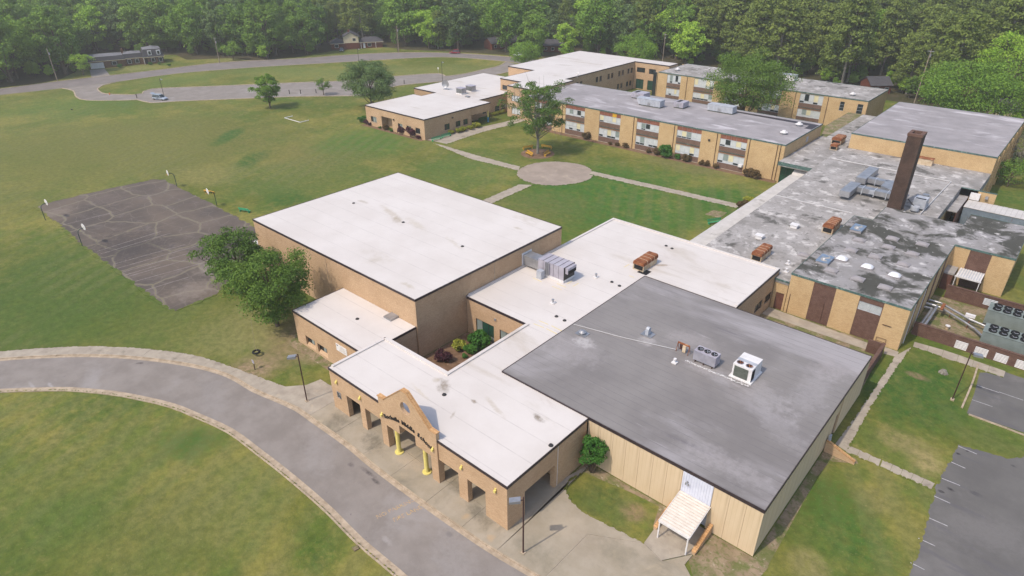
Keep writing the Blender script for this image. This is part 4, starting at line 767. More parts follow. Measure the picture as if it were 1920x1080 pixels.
wall(cl, 'y-', 143.8, -122.1, -48.0, 0, zt-.3, [(a, b, 0, 7.99) for a, b in BX], 'yel', t=.4)
for i, (a, b) in enumerate(BX): bay(cl, 143.8, a, b, i)
wall(cl, 'x+', -47.7, 143.8, 166.6, 0, zt-.3, m='yel'); wall(cl, 'y+', 166.9, -122.1, -47.7, 0, zt-.3, m='yel')
roof(cl, rect(-122.1, 143.8, -47.7, 166.9), zt, 'cls_roof', 'fasg', edges=[0, 1, 2], h=.26)
for x in (-109.2, -86.3, -74.75, -63.55, -55.65, -48.6, -49.3): MB().tube((x, 143.7, 0), (x, 143.7, 8.05), .07).build('downpipe', M['downpipe'], cl)
MB().box(-65.7, -65.2, 143.6, 143.8, 5.9, 6.3).build('wall_lamp', M['dframe'], cl); MB().box(-57.4, -56.5, 143.3, 143.9, 1.4, 1.9).build('air_conditioner', M['white'], cl)
MB().box(-47.7, -47.64, 157, 158.2, 6, 7.2).build('louvre', M['unitb'], cl)
MB().prism([(-70, 165.2), (-47.9, 165.2), (-47.9, 160), (-49.6, 160), (-49.6, 163.2), (-70, 164.2)][::-1], zt-.02, zt+.01).build('dark_roof_patch', M['fas'], cl)
# --- rear classroom wing
rc = bld(-80, 208, 'rear two storey yellow brick classroom wing with weathered pale roof', 'classroom_building')
RB = [(-108.3, -103.3), (-98.5, -91.7), (-87.5, -81.5), (-76.5, -70.2), (-64.75, -58.2)]
NW = [(-53.5, -52.3, 4.7, 7.2), (-48.9, -47.4, 4.5, 7.2)]
wall(rc, 'y-', 199, -112.2, -46.7, 0, zt-.3, [(a, b, 0, 7.95) for a, b in RB]+NW, 'yel', t=.4)
for i, (a, b) in enumerate(RB): bay(rc, 199, a, b, i+1, full=False)
for a, b, c, d_ in NW: window(rc, 'y-', 199, a, b, c, d_, 1, 3, pane='glass', frame='frame')
MB().box(-113.6, -112.2, 199.1, 199.4, 0, 8).build('stair_window', M['glass'], rc)
wall(rc, 'x+', -46.4, 199, 217.9, 0, zt-.3, m='yel'); wall(rc, 'y+', 218.2, -113.3, -46.4, 0, zt-.3, m='yel'); roof(rc, [(-113.6, 199), (-46.4, 199), (-46.4, 218.2), (-111.4, 218.2), (-111.4, 211.9), (-113.6, 211.9)][:4] and rect(-111.6, 199, -46.4, 218.2), zt, 'old_roof', 'fasg', h=.26)
for x in (-111.9, -101, -66, -56.8): MB().tube((x, 198.9, 0), (x, 198.9, 8), .07).build('downpipe', M['downpipe'], rc)
# --- white roofed two storey wing
m2 = bld(-138, 180, 'two storey tan brick wing with long white roof far behind the courtyard', 'classroom_building')
zt = 9.25; M1 = [(-141.8, 154), (-133, 154), (-133, 147.6), (-122.2, 147.6), (-122.2, 165.8), (-125.3, 165.8), (-125.3, 206), (-111.7, 206), (-111.7, 211.8), (-153.5, 211.8), (-153.5, 170.8), (-141.8, 170.8)]
roof(m2, M1, zt, 'white_roof')
SW = [(y, y+1.4, 5.6, 7.3) for y in (171.5, 173.6, 182.5, 184.6, 189.3, 191.4, 195.8, 197.9, 201.6, 203.6)]+[(y, y+1.4, 1.3, 3.0) for y in (171.5, 173.6, 182.5, 184.6, 195.5, 197.6, 201.3, 203.3)]
BWn = [(-124.3, -121.0, 5.8, 7.4), (-119.4, -116.7, 5.7, 7.4), (-124.3, -121.2, .2, 3.5), (-119.6, -116.6, .2, 3.5)]
wall(m2, 'x+', -125.3, 165.9, 205.9, 0, zt-.3, SW); wall(m2, 'y-', 206, -125.3, -112, 0, zt-.3, BWn); wall(m2, 'y-', 154, -141.8, -133.3, 0, zt-.3, [(-141, -138.7, 5.9, 7.3)]); wall(m2, 'x+', -133, 147.7, 154, 0, zt-.3) ; wall(m2, 'x-', -133, 147.9, 154, 0, zt-.3)
wall(m2, 'y-', 147.6, -133, -122.5, 0, zt-.3, [(-131.5, -128, 4.8, 6.6), (-131.5, -128, 1, 3)]); wall(m2, 'x+', -122.2, 147.6, 165.5, 0, zt-.3); wall(m2, 'y-', 170.8, -153.5, -142.1, 0, zt-.3); wall(m2, 'x-', -153.5, 171.1, 211.5, 0, zt-.3); wall(m2, 'y+', 211.8, -153.5, -111.7, 0, zt-.3); wall(m2, 'x-', -141.8, 154.3, 170.8, 0, zt-.3); wall(m2, 'x+', -111.7, 206, 211.5, 0, zt-.3)
for k_ in SW: window(m2, 'x+', -125.3, *k_, 1, 1, sill='path')
for k_ in BWn: window(m2, 'y-', 206, *k_, 2 if k_[2] > 2 else 3, 1 if k_[2] > 2 else 2, pane='glass' if k_[2] > 2 else 'gglass')
window(m2, 'y-', 154, -141, -138.7, 5.9, 7.3, 1, 1); window(m2, 'y-', 147.6, -131.5, -128, 4.8, 6.6, 3, 1, pane='blind'); window(m2, 'y-', 147.6, -131.5, -128, 1, 3, 3, 1, pane='blind')
# --- single storey west wing
wg = bld(-145, 130, 'single storey tan brick wing with white roof and dark round shrubs along it')
zt = 5.65; L1 = [(-158.2, 113.7), (-132.7, 113.7), (-132.7, 139.6), (-137.3, 139.6), (-137.3, 153.9), (-141.9, 153.9), (-141.9, 170.4), (-165, 170.4), (-165, 138.2), (-154.5, 138.2), (-154.5, 132.1), (-158.2, 132.1)]
roof(wg, L1, zt, 'white_roof')
FW_ = [(-156.1, -153.45, 1.25, 2.85), (-151.1, -146.4, .0, 3.6), (-143.9, -141.9, 1.2, 2.8), (-140.2, -138.25, 1.2, 2.8), (-136.5, -134.55, 1.3, 2.88)]
wall(wg, 'y-', 113.7, -158.2, -133, 0, zt-.3, FW_)
for i in (0, 2, 3, 4): window(wg, 'y-', 113.7, *FW_[i], 3, 1, panes=[['glass', 'blindg', 'blindg'] if i != 4 else ['glass']], sill='path')
wall(wg, 'y-', 115.9, -151.1, -146.1, 0, zt-.35, [(-148.8, -146.5, 1.8, 3.6)]); window(wg, 'y-', 115.9, -148.8, -146.5, 1.8, 3.6, 2, 1); wall(wg, 'x+', -151.1, 114, 115.9, 0, zt-.35, t=.2); wall(wg, 'x-', -146.1, 114, 115.9, 0, zt-.35, t=.2)
EW = [(121.0, 123.0, 1.2, 2.85), (125.3, 127.2, 1.2, 2.8), (128.3, 130.15, 1.2, 2.75)]
wall(wg, 'x+', -132.7, 113.7, 131.6, 0, zt-.3, EW); [window(wg, 'x+', -132.7, *k_, 2, 1, panes=[['glass', 'gglass']]) for k_ in EW]
IW = [(132.5, 135.0, .1, 3.0), (136, 138.3, 1.5, 3.0), (141, 142.6, 1.2, 2.6), (146.5, 148.6, .9, 2.5), (149.3, 151.4, .9, 2.5)]
wall(wg, 'x+', -137.3, 131.6, 153.9, 0, zt-.3, IW); [window(wg, 'x+', -137.3, *k_, 2, 1, panes=[['gglass', 'glass']]) for k_ in IW]
wall(wg, 'y+', 131.7, -137, -132.7, 0, zt-.35, t=.2); fb(MB(), 'x+', -132.7, 131.6, 139.6, 0, .3, 3.3, zt-.3).build('porch_beam', M['tan'], wg); MB().box(-137, -133, 139.3, 139.6, 3.3, zt-.3).build('porch_beam', M['tan'], wg)
pc = MB().tube((-132.9, 138.7, 1.5), (-132.9, 138.7, 3.3), .2, n=14).build('porch_column', M['yellow'], wg); sub(MB().tube((-132.9, 138.7, 0), (-132.9, 138.7, 1.497), .2, n=14), 'blue_base', mat('blue_paint', '4a8fb0'), pc)
wall(wg, 'x-', -158.2, 114, 132.1, 0, zt-.3); wall(wg, 'y-', 138.2, -165, -154.5, 0, zt-.3); wall(wg, 'x-', -154.5, 132.2, 138.1, 0, zt-.3); wall(wg, 'x-', -165, 138.5, 170.4, 0, zt-.3); wall(wg, 'y+', 170.4, -165, -141.9, 0, zt-.3)
mb = MB(); mb.box(-145.7, -145.3, 113.45, 113.7, 3.3, 3.7); mb.box(-132.7, -132.45, 123.9, 124.3, 4.0, 4.3); mb.build('wall_lamp', M['dframe'], wg)
# --- covered walk
cw = empty('covered_walk', (-42.4, 115, 0), 0, 'long covered walkway with ribbed pale metal roof beside the courtyard lawn', 'walkway')
MB().box(-44.4, -40.4, 89.9, 140.9, 2.9, 3.0).build('roof', M['kerb'], cw)  # deck coloured darker than the sheets, painting shadow lines between the ribs
for k_ in range(102):
    y = 90.0+k_*.5; MB().box(-44.38, -40.42, y, y+.42, 3.0, 3.06).build('roof_sheet', M['walkroof'], cw)
MB().box(-44.45, -44.4, 89.9, 140.9, 2.78, 3.06).build('gutter', M['white'], cw)
for y in np.arange(91, 141, 6.2): 
    for x in (-44.2, -40.7): MB().tube((x, y, 0), (x, y, 2.9), .07).build('post', M['white'], cw)
MB().prism([(-44.3, 140.9), (-40.4, 140.9), (-40.4, 143.3), (-44.3, 143.3)], 3.0, lambda x, y: 3.1+(y-140.9)*.55).build('roof_hood', M['walkroof'], cw)
# ================================================================ roof plant
def unit_thing(name, x, y, label, cat, group=None): return empty(name, (x, y, 0), 0, label, cat, group)
# big rooftop air handler beside the gym
u = unit_thing('air_handler', -50, 66, 'large lavender grey rooftop air handler with hood and flues beside the gymnasium wall', 'rooftop unit')
MB().box(-53.2, -48.4, 65.2, 67.8, 5.85, 6.25).build('curb', M['white'], u); z0, z1 = 6.25, 8.25
for i in range(5):
    a = -53.1+i*.94; MB().box(a, a+.91, 65.25, 67.75, z0, z1).build('housing_panel', M['unit'], u)
[MB().box(-53.1+i*.94+.91, -53.1+i*.94+.94, 65.22, 67.78, z0, z1+.05).build('seam', M['dframe'], u) for i in range(5)]
mb = MB(); mb.extrude([(65.5, 7.3), (65.5, 8.2), (67.5, 8.2), (67.5, 7.3)], 'x', -48.42, -47.9); mb.build('hood', M['unit'], u); MB().box(-47.9, -47.86, 65.6, 67.4, 7.3, 7.8).build('hood_opening', M['dark'], u)
mb = MB(); [mb.tube((-51.6+i*.28, 65.05, 6.3), (-51.6+i*.28, 65.05, 8.3), .08) for i in range(3)]; mb.build('flue', M['galv'], u)
MB().box(-52.4, -51.5, 64.0, 64.8, 5.85, 7.1).build('service_cabinet', M['unitb'], u)
MB().box(-56.36, -53.15, 65.6, 67.4, 6.2, 7.7).build('duct', M['galv'], u); MB().box(-56.39, -56.3, 65.4, 67.6, 6.0, 7.95).build('duct_flange', M['white'], u)
def rusty(x, y, z, L, W, H, label, rz=0, ribs=3):
    t = empty('exhaust_unit', (0, 0, 0), 0, label, 'rooftop unit', 'rusty louvred roof units')
    MB().box(-W/2, W/2, -L/2, L/2, 0, H*.7).build('housing', M['cream_rust'], t)
    mb = MB(); mb.extrude([(-W/2-.08, H*.62), (W/2+.08, H*.62), (W/2+.02, H*.92), (W/2-.2, H), (-W/2+.2, H), (-W/2-.02, H*.92)], 'y', -L/2-.12, L/2+.12); mb.build('cover', M['rust'], t)
    for k in range(ribs): yy = -L/2+L*(k+1)/(ribs+1); mb = MB(); mb.extrude([(-W/2-.1, H*.62), (-W/2-.04, H*.93), (-W/2+.19, H*1.01), (W/2-.19, H*1.01), (W/2+.04, H*.93), (W/2+.1, H*.62), (W/2+.07, H*.62), (W/2+.01, H*.9), (-W/2-.01, H*.9), (-W/2-.07, H*.62)], 'y', yy-.03, yy+.03); mb.build('rib', M['cream_rust'], t)
    MB().box(-W/2+.12, W/2-.12, -L/2-.02, -L/2+.02, H*.1, H*.55).build('opening', M['dark'], t)
    mb = MB(); mb.box(-W/2-.05, -W/2+.04, -L/2-.08, -L/2, 0, H*.62); mb.box(W/2-.04, W/2+.05, -L/2-.08, -L/2, 0, H*.62); mb.build('corner_post', M['cream_rust'], t)
    t.location = (x, y, z); t.rotation_euler = (0, 0, rz); return t
rusty(-42.55, 77.6, 5.85, 3.9, 1.7, 1.5, 'rusty brown topped cream unit on the white roof near the grey roof corner')
rusty(-31.3, 93.4, 5.1, 3.9, 1.5, 1.5, 'orange rusted unit on the mouldy grey roof nearest the white roof')
rusty(-26.5, 110.5, 5.4, 4.0, 1.6, 1.6, 'orange rusted unit with four bands beside the roof step near the skylights', ribs=4)
rusty(-42.5, 164, 5.3, 3.6, 2.0, 1.6, 'small rusty unit on the linking roof left of the rear gymnasium', ribs=3); rusty(-41.5, 158.2, 5.3, 1.6, 1.4, 1.3, 'rusty box unit against the corner of the rear gymnasium wall', ribs=1)
u = unit_thing('rooftop_box', -24, 156, 'long rusty cream metal box at the foot of the rear gymnasium wall', 'rooftop unit'); MB().box(-27.2, -21.4, 156.2, 157.6, 6.0, 7.3).build('housing', M['cream_rust'], u); MB().box(-27.3, -21.3, 156.1, 157.7, 7.3, 7.4).build('cover', M['rust'], u)
# units on the grey roof
u = unit_thing('condenser', -24, 60.7, 'low ribbed grey condenser with three dark fans on the grey hall roof', 'rooftop unit')
MB().box(-25.5, -22.8, 60.05, 61.35, 6.2, 7.45).build('housing', M['unit'], u)
mb = MB(); [mb.box(x, x+.03, 60.0, 60.05, 6.2, 7.45) for x in np.arange(-25.45, -22.8, .14)]; mb.build('fin', M['unitb'], u)
mb = MB(); [mb.box(x, x+.08, 59.9, 61.5, 6.0, 6.2) for x in (-25.2, -24.15, -23.1)]; mb.build('support', M['pole'], u)
def fan(root, x, y, z, r, blade='dark', ringm='dframe', h=.08):
    f_ = MB(); n = 20
    ins = [(x+r*.9*math.cos(2*math.pi*i/n), y+r*.9*math.sin(2*math.pi*i/n)) for i in range(n)]; outs = [(x+r*math.cos(2*math.pi*i/n), y+r*math.sin(2*math.pi*i/n)) for i in range(n)]
    vs = [(*p, z) for p in outs]+[(*p, z+h) for p in outs]+[(*p, z+h) for p in ins]+[(*p, z+.005) for p in ins]
    fs = [(a*n+i, a*n+(i+1) % n, (a+1)*n+(i+1) % n, (a+1)*n+i) for a in range(3) for i in range(n)]; f_.add(vs, fs); o = f_.build('fan', M[ringm], root)
    d_ = MB(); d_.tube((x, y, z), (x, y, z+.012), r*.9, n=16); sub(d_, 'fan_well', M['dark'], o)
    b_ = MB()
    for k in range(4):
        t = k*math.pi/2+.4; p = lambda rr, tt, zz: (x+rr*math.cos(tt), y+rr*math.sin(tt), z+zz); b_.add([p(.15*r, t, .02), p(.85*r, t-.25, .02), p(.85*r, t+.35, .06), p(.15*r, t+.5, .05)], [(0, 1, 2, 3)])
    b_.tube((x, y, z+.013), (x, y, z+.07), r*.18, n=10); sub(b_, 'fan_blades', M[blade], o)
for x in (-25.0, -24.15, -23.3): fan(u, x, 60.7, 7.455, .37, 'galv')
u = unit_thing('packaged_unit', -19.7, 61.6, 'white boxy packaged air conditioner with two rusty fans on the grey hall roof', 'rooftop unit')
MB().box(-21.0, -18.4, 59.9, 63.0, 6.0, 6.12).build('curb', M['white'], u); MB().box(-20.8, -18.6, 60.1, 62.9, 6.12, 7.8).build('housing', M['white'], u)
MB().box(-20.6, -19.0, 60.06, 60.1, 6.25, 7.6).build('coil_grille', M['fin'], u); MB().box(-18.6, -18.56, 60.15, 60.9, 6.25, 7.6).build('coil_grille', M['dark'], u); MB().box(-20.8, -18.6, 61.1, 61.6, 7.801, 7.82).build('blue_panel', M['unitb'], u)
for x in (-20.25, -19.2): fan(u, x, 60.65, 7.8, .4, 'rust', 'unit')
mb = MB(); 
for k in range(60):
    if k < 34: x = -26+k*.13+random.uniform(-.05, .05); y = 59.45+random.uniform(-.06, .06)
    else: x = -21.6+(k-34)*.12; y = 59.55+random.uniform(-.08, .08)
    s_ = random.uniform(.05, .12); mb.box(x-s_, x+s_, y-s_, y+s_, 6.0, 6.03)
tag(mb.build('roof_sealant', M['white']), 'row of pale sealant patches on the grey roof below the condensers', 'sealant patches', kind='stuff')
u = unit_thing('pipe_frame', -27.1, 60.8, 'rusty pipe frame holding small electrical boxes on the grey hall roof', 'frame')
mb = MB(); mb.path([(-27.9, 60.5, 6), (-27.9, 60.8, 7.2), (-26.4, 60.8, 7.2), (-26.4, 60.5, 6)], .04); mb.path([(-27.9, 61.1, 6), (-27.9, 60.8, 7.2)], .03); mb.path([(-26.4, 61.1, 6), (-26.4, 60.8, 7.2)], .03); mb.box(-27.9, -26.4, 60.76, 60.84, 7.0, 7.2); mb.build('frame', M['rust'], u)
MB().box(-27.6, -27.3, 60.7, 60.9, 6.3, 7.0).build('switch_box', M['pole'], u); MB().box(-27.2, -26.8, 60.6, 60.8, 6.1, 7.0).build('switch_box', M['cream_rust'], u)
def vent(x, y, z, label, kind=0):
    t = empty('roof_vent', (x, y, 0), 0, label, 'roof vent')
    MB().box(x-.75, x+.75, y-.6, y+.6, z, z+.05).build('flashing', M['galv'], t)
    if kind == 0: mb = MB(); mb.tube((x, y, z+.05), (x, y, z+.3), .35, n=14); mb.tube((x, y, z+.3), (x, y, z+.5), .5, .2, 14); mb.build('cowl', M['galv'], t)
    else:
        mb = MB(); mb.extrude([(y-.35, z+.05), (y+.35, z+.05), (y+.35, z+.8), (y+.2, z+1.0), (y-.05, z+1.05), (y-.3, z+.85)], 'x', x-.2, x+.2); mb.build('cowl', M['unitb'], t)
    return t
vent(-38.5, 56.2, 6.0, 'round low metal vent near the left corner of the grey roof'); vent(-32.3, 61.4, 6.0, 'pale curved gooseneck vent in the middle of the grey roof', 1)
t = empty('conduit_run', (-35, 58, 0), 0, 'thin pale conduit crossing the grey hall roof towards the pipe frame', 'pipe'); mb = MB(); mb.path([(-40.6, 57.2, 6.05), (-34.3, 58.7, 6.05), (-28, 60.6, 6.1)], .035); mb.build('pipe', M['conduit'], t)
def small_vent(x, y, z, label, cap='white'):
    t = empty('vent_pipe', (x, y, 0), 0, label, 'vent pipe'); MB().box(x-.3, x+.3, y-.3, y+.3, z, z+.12).build('flashing', M['white'], t)
    mb = MB(); mb.tube((x, y, z+.1), (x, y, z+.45), .1, n=8); mb.tube((x, y, z+.45), (x, y, z+.6), .18, n=8); mb.build('pipe', M[cap], t)
small_vent(-46.1, 59.9, 5.85, 'small capped vent pipe on the white roof above the planted court', 'galv'); small_vent(-46, 69.8, 5.85, 'small capped vent pipe beside the big air handler hood', 'galv'); small_vent(-27.2, 93.7, 5.1, 'small white vent pipe farther from the yellow wall on the mouldy roof'); small_vent(-26.4, 91.0, 5.05, 'small white vent pipe nearest the front edge of the mouldy roof'); small_vent(-26.8, 58.2, 6.0, 'tiny white vent pipe left of the grey condenser')
def drain(x, y, z, label):
    t = MB().tube((x, y, z), (x, y, z+.1), .26, .2, 12).build('roof_drain', M['dframe']); tag(t, label, 'roof drain', 'round dark roof drains')
for x, y, z, l in [(-43.6, 57.5, 5.85, 'left dark drain of the pair above the planted court'), (-42.2, 57.4, 5.85, 'right dark drain of the pair beside the grey roof edge, nearer'), (-43.45, 70.1, 5.85, 'left dark drain of the pair behind the hall roof corner'), (-42.0, 69.85, 5.85, 'right dark drain of the pair halfway along the white roof'),
                   (*at(670, 598, 5.), 5.0, 'dark drain on the low side block roof'), (*at(833, 740, 5.85), 5.85, 'dark drain with a blue object on the entrance roof'), (*at(756, 417, 9.1), 9.1, 'dark drain in the middle of the tall gymnasium roof'), (*at(663, 381, 9.1), 9.1, 'dark drain at the far end of the tall gymnasium roof'), (*at(867, 462, 9.1), 9.1, 'dark drain at the near end of the tall gymnasium roof'), (*at(1249, 461, 5.85), 5.85, 'left dark drain near the far white roof corner'), (*at(1260, 466, 5.85), 5.85, 'right dark drain near the far white roof corner'), (*at(1033, 835, 5.85), 5.85, 'dark drain at the right edge of the entrance roof')]: drain(x, y, z, l)
t = MB().box(*[at(735, 596, 5)[0]-.9, at(735, 596, 5)[0]+.6], *[at(735, 596, 5)[1]-.7, at(735, 596, 5)[1]+.7], 5.0, 5.25).build('roof_hatch', M['galv']); tag(t, 'square grey metal hatch on the low side block roof', 'roof hatch')
# skylights
def dome(x, y, z, L, W, label, m='dome', grp='skylight domes on the mouldy roof', z1=.42):
    t = empty('skylight', (x, y, z), 0, label, 'skylight', grp)
    MB().box(-L/2-.1, L/2+.1, -W/2-.1, W/2+.1, 0, .18).build('curb', M['cls_roof'], t, world=False)
    n = 7; vs = []; fs = []
    for i in range(n):
        for j in range(n):
            a, b = i/(n-1)*2-1, j/(n-1)*2-1; vs.append((a*L/2, b*W/2, .18+z1*(1-a**4)*(1-b**4)))
    for i in range(n-1):
        for j in range(n-1): fs.append((i*n+j, (i+1)*n+j, (i+1)*n+j+1, i*n+j+1))
    MB().add(vs, fs).build('dome', M[m], t, world=False, smooth=True)
D = [(-20.85, 97.5, 'dome', 'bright white skylight dome left of the middle on the mouldy roof'), (-17.2, 97.2, 'dome', 'bright white skylight dome in the centre of the dark mould'), (-13.5, 96.9, 'dome', 'bright white skylight dome nearest the east roof edge'), (-17.1, 92.5, 'cls_roof', 'grey painted skylight in the front row, middle'),
     (-20.8, 92.7, 'cls_roof', 'grey painted skylight in the front row, left near the blue hatch'), (-13.5, 92.3, 'cls_roof', 'grey painted skylight in the front row near the corner'), (-20.8, 101.7, 'cls_roof', 'grey painted skylight left in the third row'), (-17.35, 101.7, 'cls_roof', 'grey painted skylight middle in the third row'), (-13.5, 101.6, 'cls_roof', 'grey painted skylight right in the third row, whitest patch around it'),
     (-21, 106.4, 'cls_roof', 'grey painted skylight left in the fourth row'), (-16.8, 106.6, 'cls_roof', 'grey painted skylight middle in the fourth row'), (-13.4, 106.4, 'cls_roof', 'grey painted skylight right in the fourth row'), (-17.2, 110.4, 'cls_roof', 'grey painted skylight middle in the fifth row'), (-13.1, 111.2, 'cls_roof', 'grey painted skylight right in the fifth row')]
for x, y, m_, l in D: dome(x, y, 6.48, 1.5, 1.2, l, m_, z1=.4 if m_ == 'dome' else .22)
dome(-26.35, 98.2, 5.12, 1.6, 1.1, 'grey painted skylight beside the roof step on the lower roof', 'cls_roof', z1=.2); dome(-24.2, 116.8, 5.5, 1.6, 1.2, 'low white capped skylight just before the roof step jog', 'white', z1=.15)
def hatch(x, y, label, w_=1.7, l_=2.9):
    t = empty('roof_hatch', (x, y, 0), 0, label, 'roof hatch', 'blue grey flat roof hatches'); MB().box(x-w_/2, x+w_/2, y-l_/2, y+l_/2, 6.48, 6.85).build('curb', M['cls_roof'], t); MB().box(x-w_/2-.05, x+w_/2+.05, y-l_/2-.05, y+l_/2+.05, 6.85, 6.92).build('lid', M['bluelid'], t); mb = MB(); mb.tube((x, y-.6, 6.92), (x, y-.6, 7.15), .16, n=10); mb.build('vent_cap', M['white'], t)
M['bluelid'] = mat('blue_metal_lid', '5f7187', '74869b', .6, .6, .3, spots=[('b7a68c', .5, .55, .62, .7, (1, 1, 1))])
hatch(-22.6, 95.3, 'blue metal roof hatch with worn tan patches near the front edge'); hatch(-22.5, 110.6, 'blue metal roof hatch beside the rusted unit, farther back')
for x, y, z, l in [(-31.5, 107.5, 5.35, 'white square vent box on the mouldy roof left of the rusted unit'), (-34.3, 99.8, 5.2, 'tiny vent box on the left part of the mouldy roof')]:
    t = empty('vent_box', (x, y, 0), 0, l, 'roof vent'); MB().box(x-.55, x+.55, y-.5, y+.5, z, z+.5).build('housing', M['white'], t); MB().box(x-.65, x+.65, y-.6, y+.6, z+.5, z+.62).build('lid', M['white'], t)
# ducts around the chimney
t = empty('duct_run', (-27, 131, 0), 0, 'large angular grey sheet metal ducts on the roof left of the chimney', 'duct')
mb = MB(); mb.box(-30.2, -28.4, 134.9, 143.5, 6.25, 7.35); mb.build('duct', M['galv'], t); MB().box(-28.4, -23.4, 136.2, 137.6, 6.3, 7.2).build('duct', M['galv'], t); MB().box(-30.2, -28.4, 125.3, 131.8, 6.25, 7.35).build('duct', M['galv'], t)
MB().box(-28.4, -22.4, 129.6, 131.2, 6.3, 7.2).build('duct', M['galv'], t); mb = MB(); mb.prism([(-22.4, 129.6), (-21.3, 130.0), (-20.8, 131.0), (-20.8, 134.8), (-23.4, 134.8), (-23.4, 137.5), (-25.2, 137.5), (-25.2, 133), (-22.4, 131.2)], 6.3, 7.3); mb.build('duct_bend', M['galv'], t)
mb = MB(); [mb.box(x, x+.12, 129.4, 131.4, 6.0, 7.3) for x in (-27.5, -25.4, -23.3)]; [mb.box(x, x+.1, 136.1, 137.7, 6, 7.3) for x in (-27, -25.2)]; mb.build('strap', M['frame'], t); MB().box(-26.2, -25.4, 129.3, 129.6, 6.5, 7.2).build('access_door', M['unitb'], t)
t = empty('exhaust_blower', (-17.5, 129, 0), 0, 'grey exhaust blower box with round fan beside the foot of the chimney', 'rooftop unit')
MB().box(-18.6, -16.6, 128.4, 130.6, 6.1, 7.8).build('housing', M['unitb'], t); MB().box(-18.4, -16.8, 128.6, 129.1, 7.8, 7.83).build('opening', M['dark'], t); MB().tube((-17.4, 131.5, 6.1), (-17.4, 131.5, 7.9), .55, n=16).build('stack', M['galv'], t); MB().tube((-17.9, 127.5, 6.0), (-17.9, 127.5, 6.7), .7, n=18).build('blower_drum', M['unitb'], t)
mb = MB(); mb.path([(-19.5, 128.4, 7.4), (-18.1, 127.6, 6.6)], .08); mb.build('pipe', M['dframe'], t)
# classroom roof units
def penthouse(x0, x1, y0, y1, z0, h, label, slope=0, root_name='roof_penthouse', open_=False, m='unitb'):
    t = empty(root_name, ((x0+x1)/2, (y0+y1)/2, 0), 0, label, 'rooftop unit', 'roof penthouses on the classroom wings')
    mb = MB(); mb.extrude([(x0-slope, z0+h), (x0, z0+.25), (x1, z0+.25), (x1+slope*0, z0+h)], 'y', y0, y1); mb.build('housing', M[m], t)
    mb = MB(); mb.box(x0+.1, x1-.1, y0+.1, y1-.1, z0, z0+.25); n = max(3, int((x1-x0)/.85))
    mb.build('curb', M['fin'], t)
    for k in range(1, n): x = x0+(x1-x0)*k/n; MB().box(x-.03, x+.03, y0-.05, y0, z0+.25, z0+h).build('seam', M['frame'], t)
    MB().box((x0+x1)/2-.5, (x0+x1)/2+.3, y0-.07, y0-.051, z0+.3, z0+1.1).build('access_door', M['galv'], t)
    if open_: MB().box(x0+.5, x0+1.5, y0+.4, y1-.5, z0+h, z0+h+.02).build('opening', M['dark'], t)
    else: MB().box(x0-slope, x1+.05, y0-.05, y1+.05, z0+h, z0+h+.06).build('cover', M['unitb'], t)
penthouse(-92.0, -85.5, 154.8, 157.2, 8.33, 1.85, 'long pale blue metal penthouse on the classroom roof, middle', .8); penthouse(-83.4, -80.6, 158.2, 161.4, 8.33, 1.6, 'small grey penthouse with a dark opening right of the long pale one', 0, open_=True, m='unit')
penthouse(-98.0, -94.0, 160.6, 164, 8.33, 1.6, 'grey penthouse with dark opening behind the long pale one', 0, open_=True, m='unit'); penthouse(-75.0, -68.1, 160.8, 163.3, 8.33, 1.8, 'white metal penthouse at the right end of the classroom roof', 0)
penthouse(-79, -71.5, 211, 214, 8.33, 1.8, 'white metal penthouse on the rear classroom roof by the pines', 0, m='white')
def turret(x, y, z, label):
    t = empty('roof_ventilator', (x, y, 0), 0, label, 'roof vent', 'round metal ventilators'); MB().tube((x, y, z), (x, y, z+.35), .55, .5, 16).build('base', M['galv'], t); mb = MB(); mb.tube((x, y, z+.35), (x, y, z+.5), .85, .85, 16); mb.tube((x, y, z+.5), (x, y, z+.9), .5, .35, 16); mb.build('cap', M['white'], t)
turret(-51.4, 152.0, 8.33, 'round ventilator nearest the corner of the classroom roof'); turret(-51.4, 161.4, 8.33, 'round ventilator farther back on the classroom roof'); turret(-52, 203.5, 8.33, 'small round ventilator on the rear classroom roof'); turret(-108, 205, 8.33, 'small round ventilator at the left of the rear classroom roof')
# west wing roof
for x, y, l in [(-147.4, 142.2, 'left grey louvred box on the white west wing roof'), (-147.6, 146.6, 'right grey louvred box on the white west wing roof')]:
    t = empty('rooftop_box', (x, y, 0), 0, l, 'rooftop unit', 'louvred boxes on the west wing'); MB().box(x-1.3, x+1.3, y-1.1, y+1.1, 5.64, 5.95).build('curb', M['white'], t); MB().box(x-1.2, x+1.2, y-1.0, y+1.0, 5.95, 7.3).build('housing', M['galv'], t); MB().box(x-1.3, x+1.3, y-1.1, y+1.1, 7.3, 7.45).build('cover', M['unit'], t)
    mb = MB(); [mb.box(x-1.22, x+1.22, y-1.04, y-1.0, 6.05+.2*k, 6.12+.2*k) for k in range(6)]; mb.build('louvre', M['fin'], t)
t = empty('satellite_dish', (-155.5, 143.4, 5.64), R(20), 'grey mesh satellite dish standing on the white west wing roof', 'satellite dish')
vs = []; fs = []; n = 18
for i in range(5):
    for j in range(n): r_ = 1.25*i/4; a = 2*math.pi*j/n; vs.append((r_*math.cos(a), -.25*(1-(i/4)**2)*-1-.25, 1.75+r_*math.sin(a)))
for i in range(4):
    for j in range(n): fs.append((i*n+j, i*n+(j+1) % n, (i+1)*n+(j+1) % n, (i+1)*n+j))
MB().add([(x, y*1.6, z) for x, y, z in vs], fs).build('dish', M['galv'], t, world=False, smooth=True); mb = MB(); mb.tube((0, .2, 0), (0, .2, 1.75), .08); mb.box(-.9, .9, -.4, .8, 0, .1); mb.tube((0, 0, 1.75), (0, -1.0, 1.75), .03); mb.build('mount', M['galv'], t, world=False)
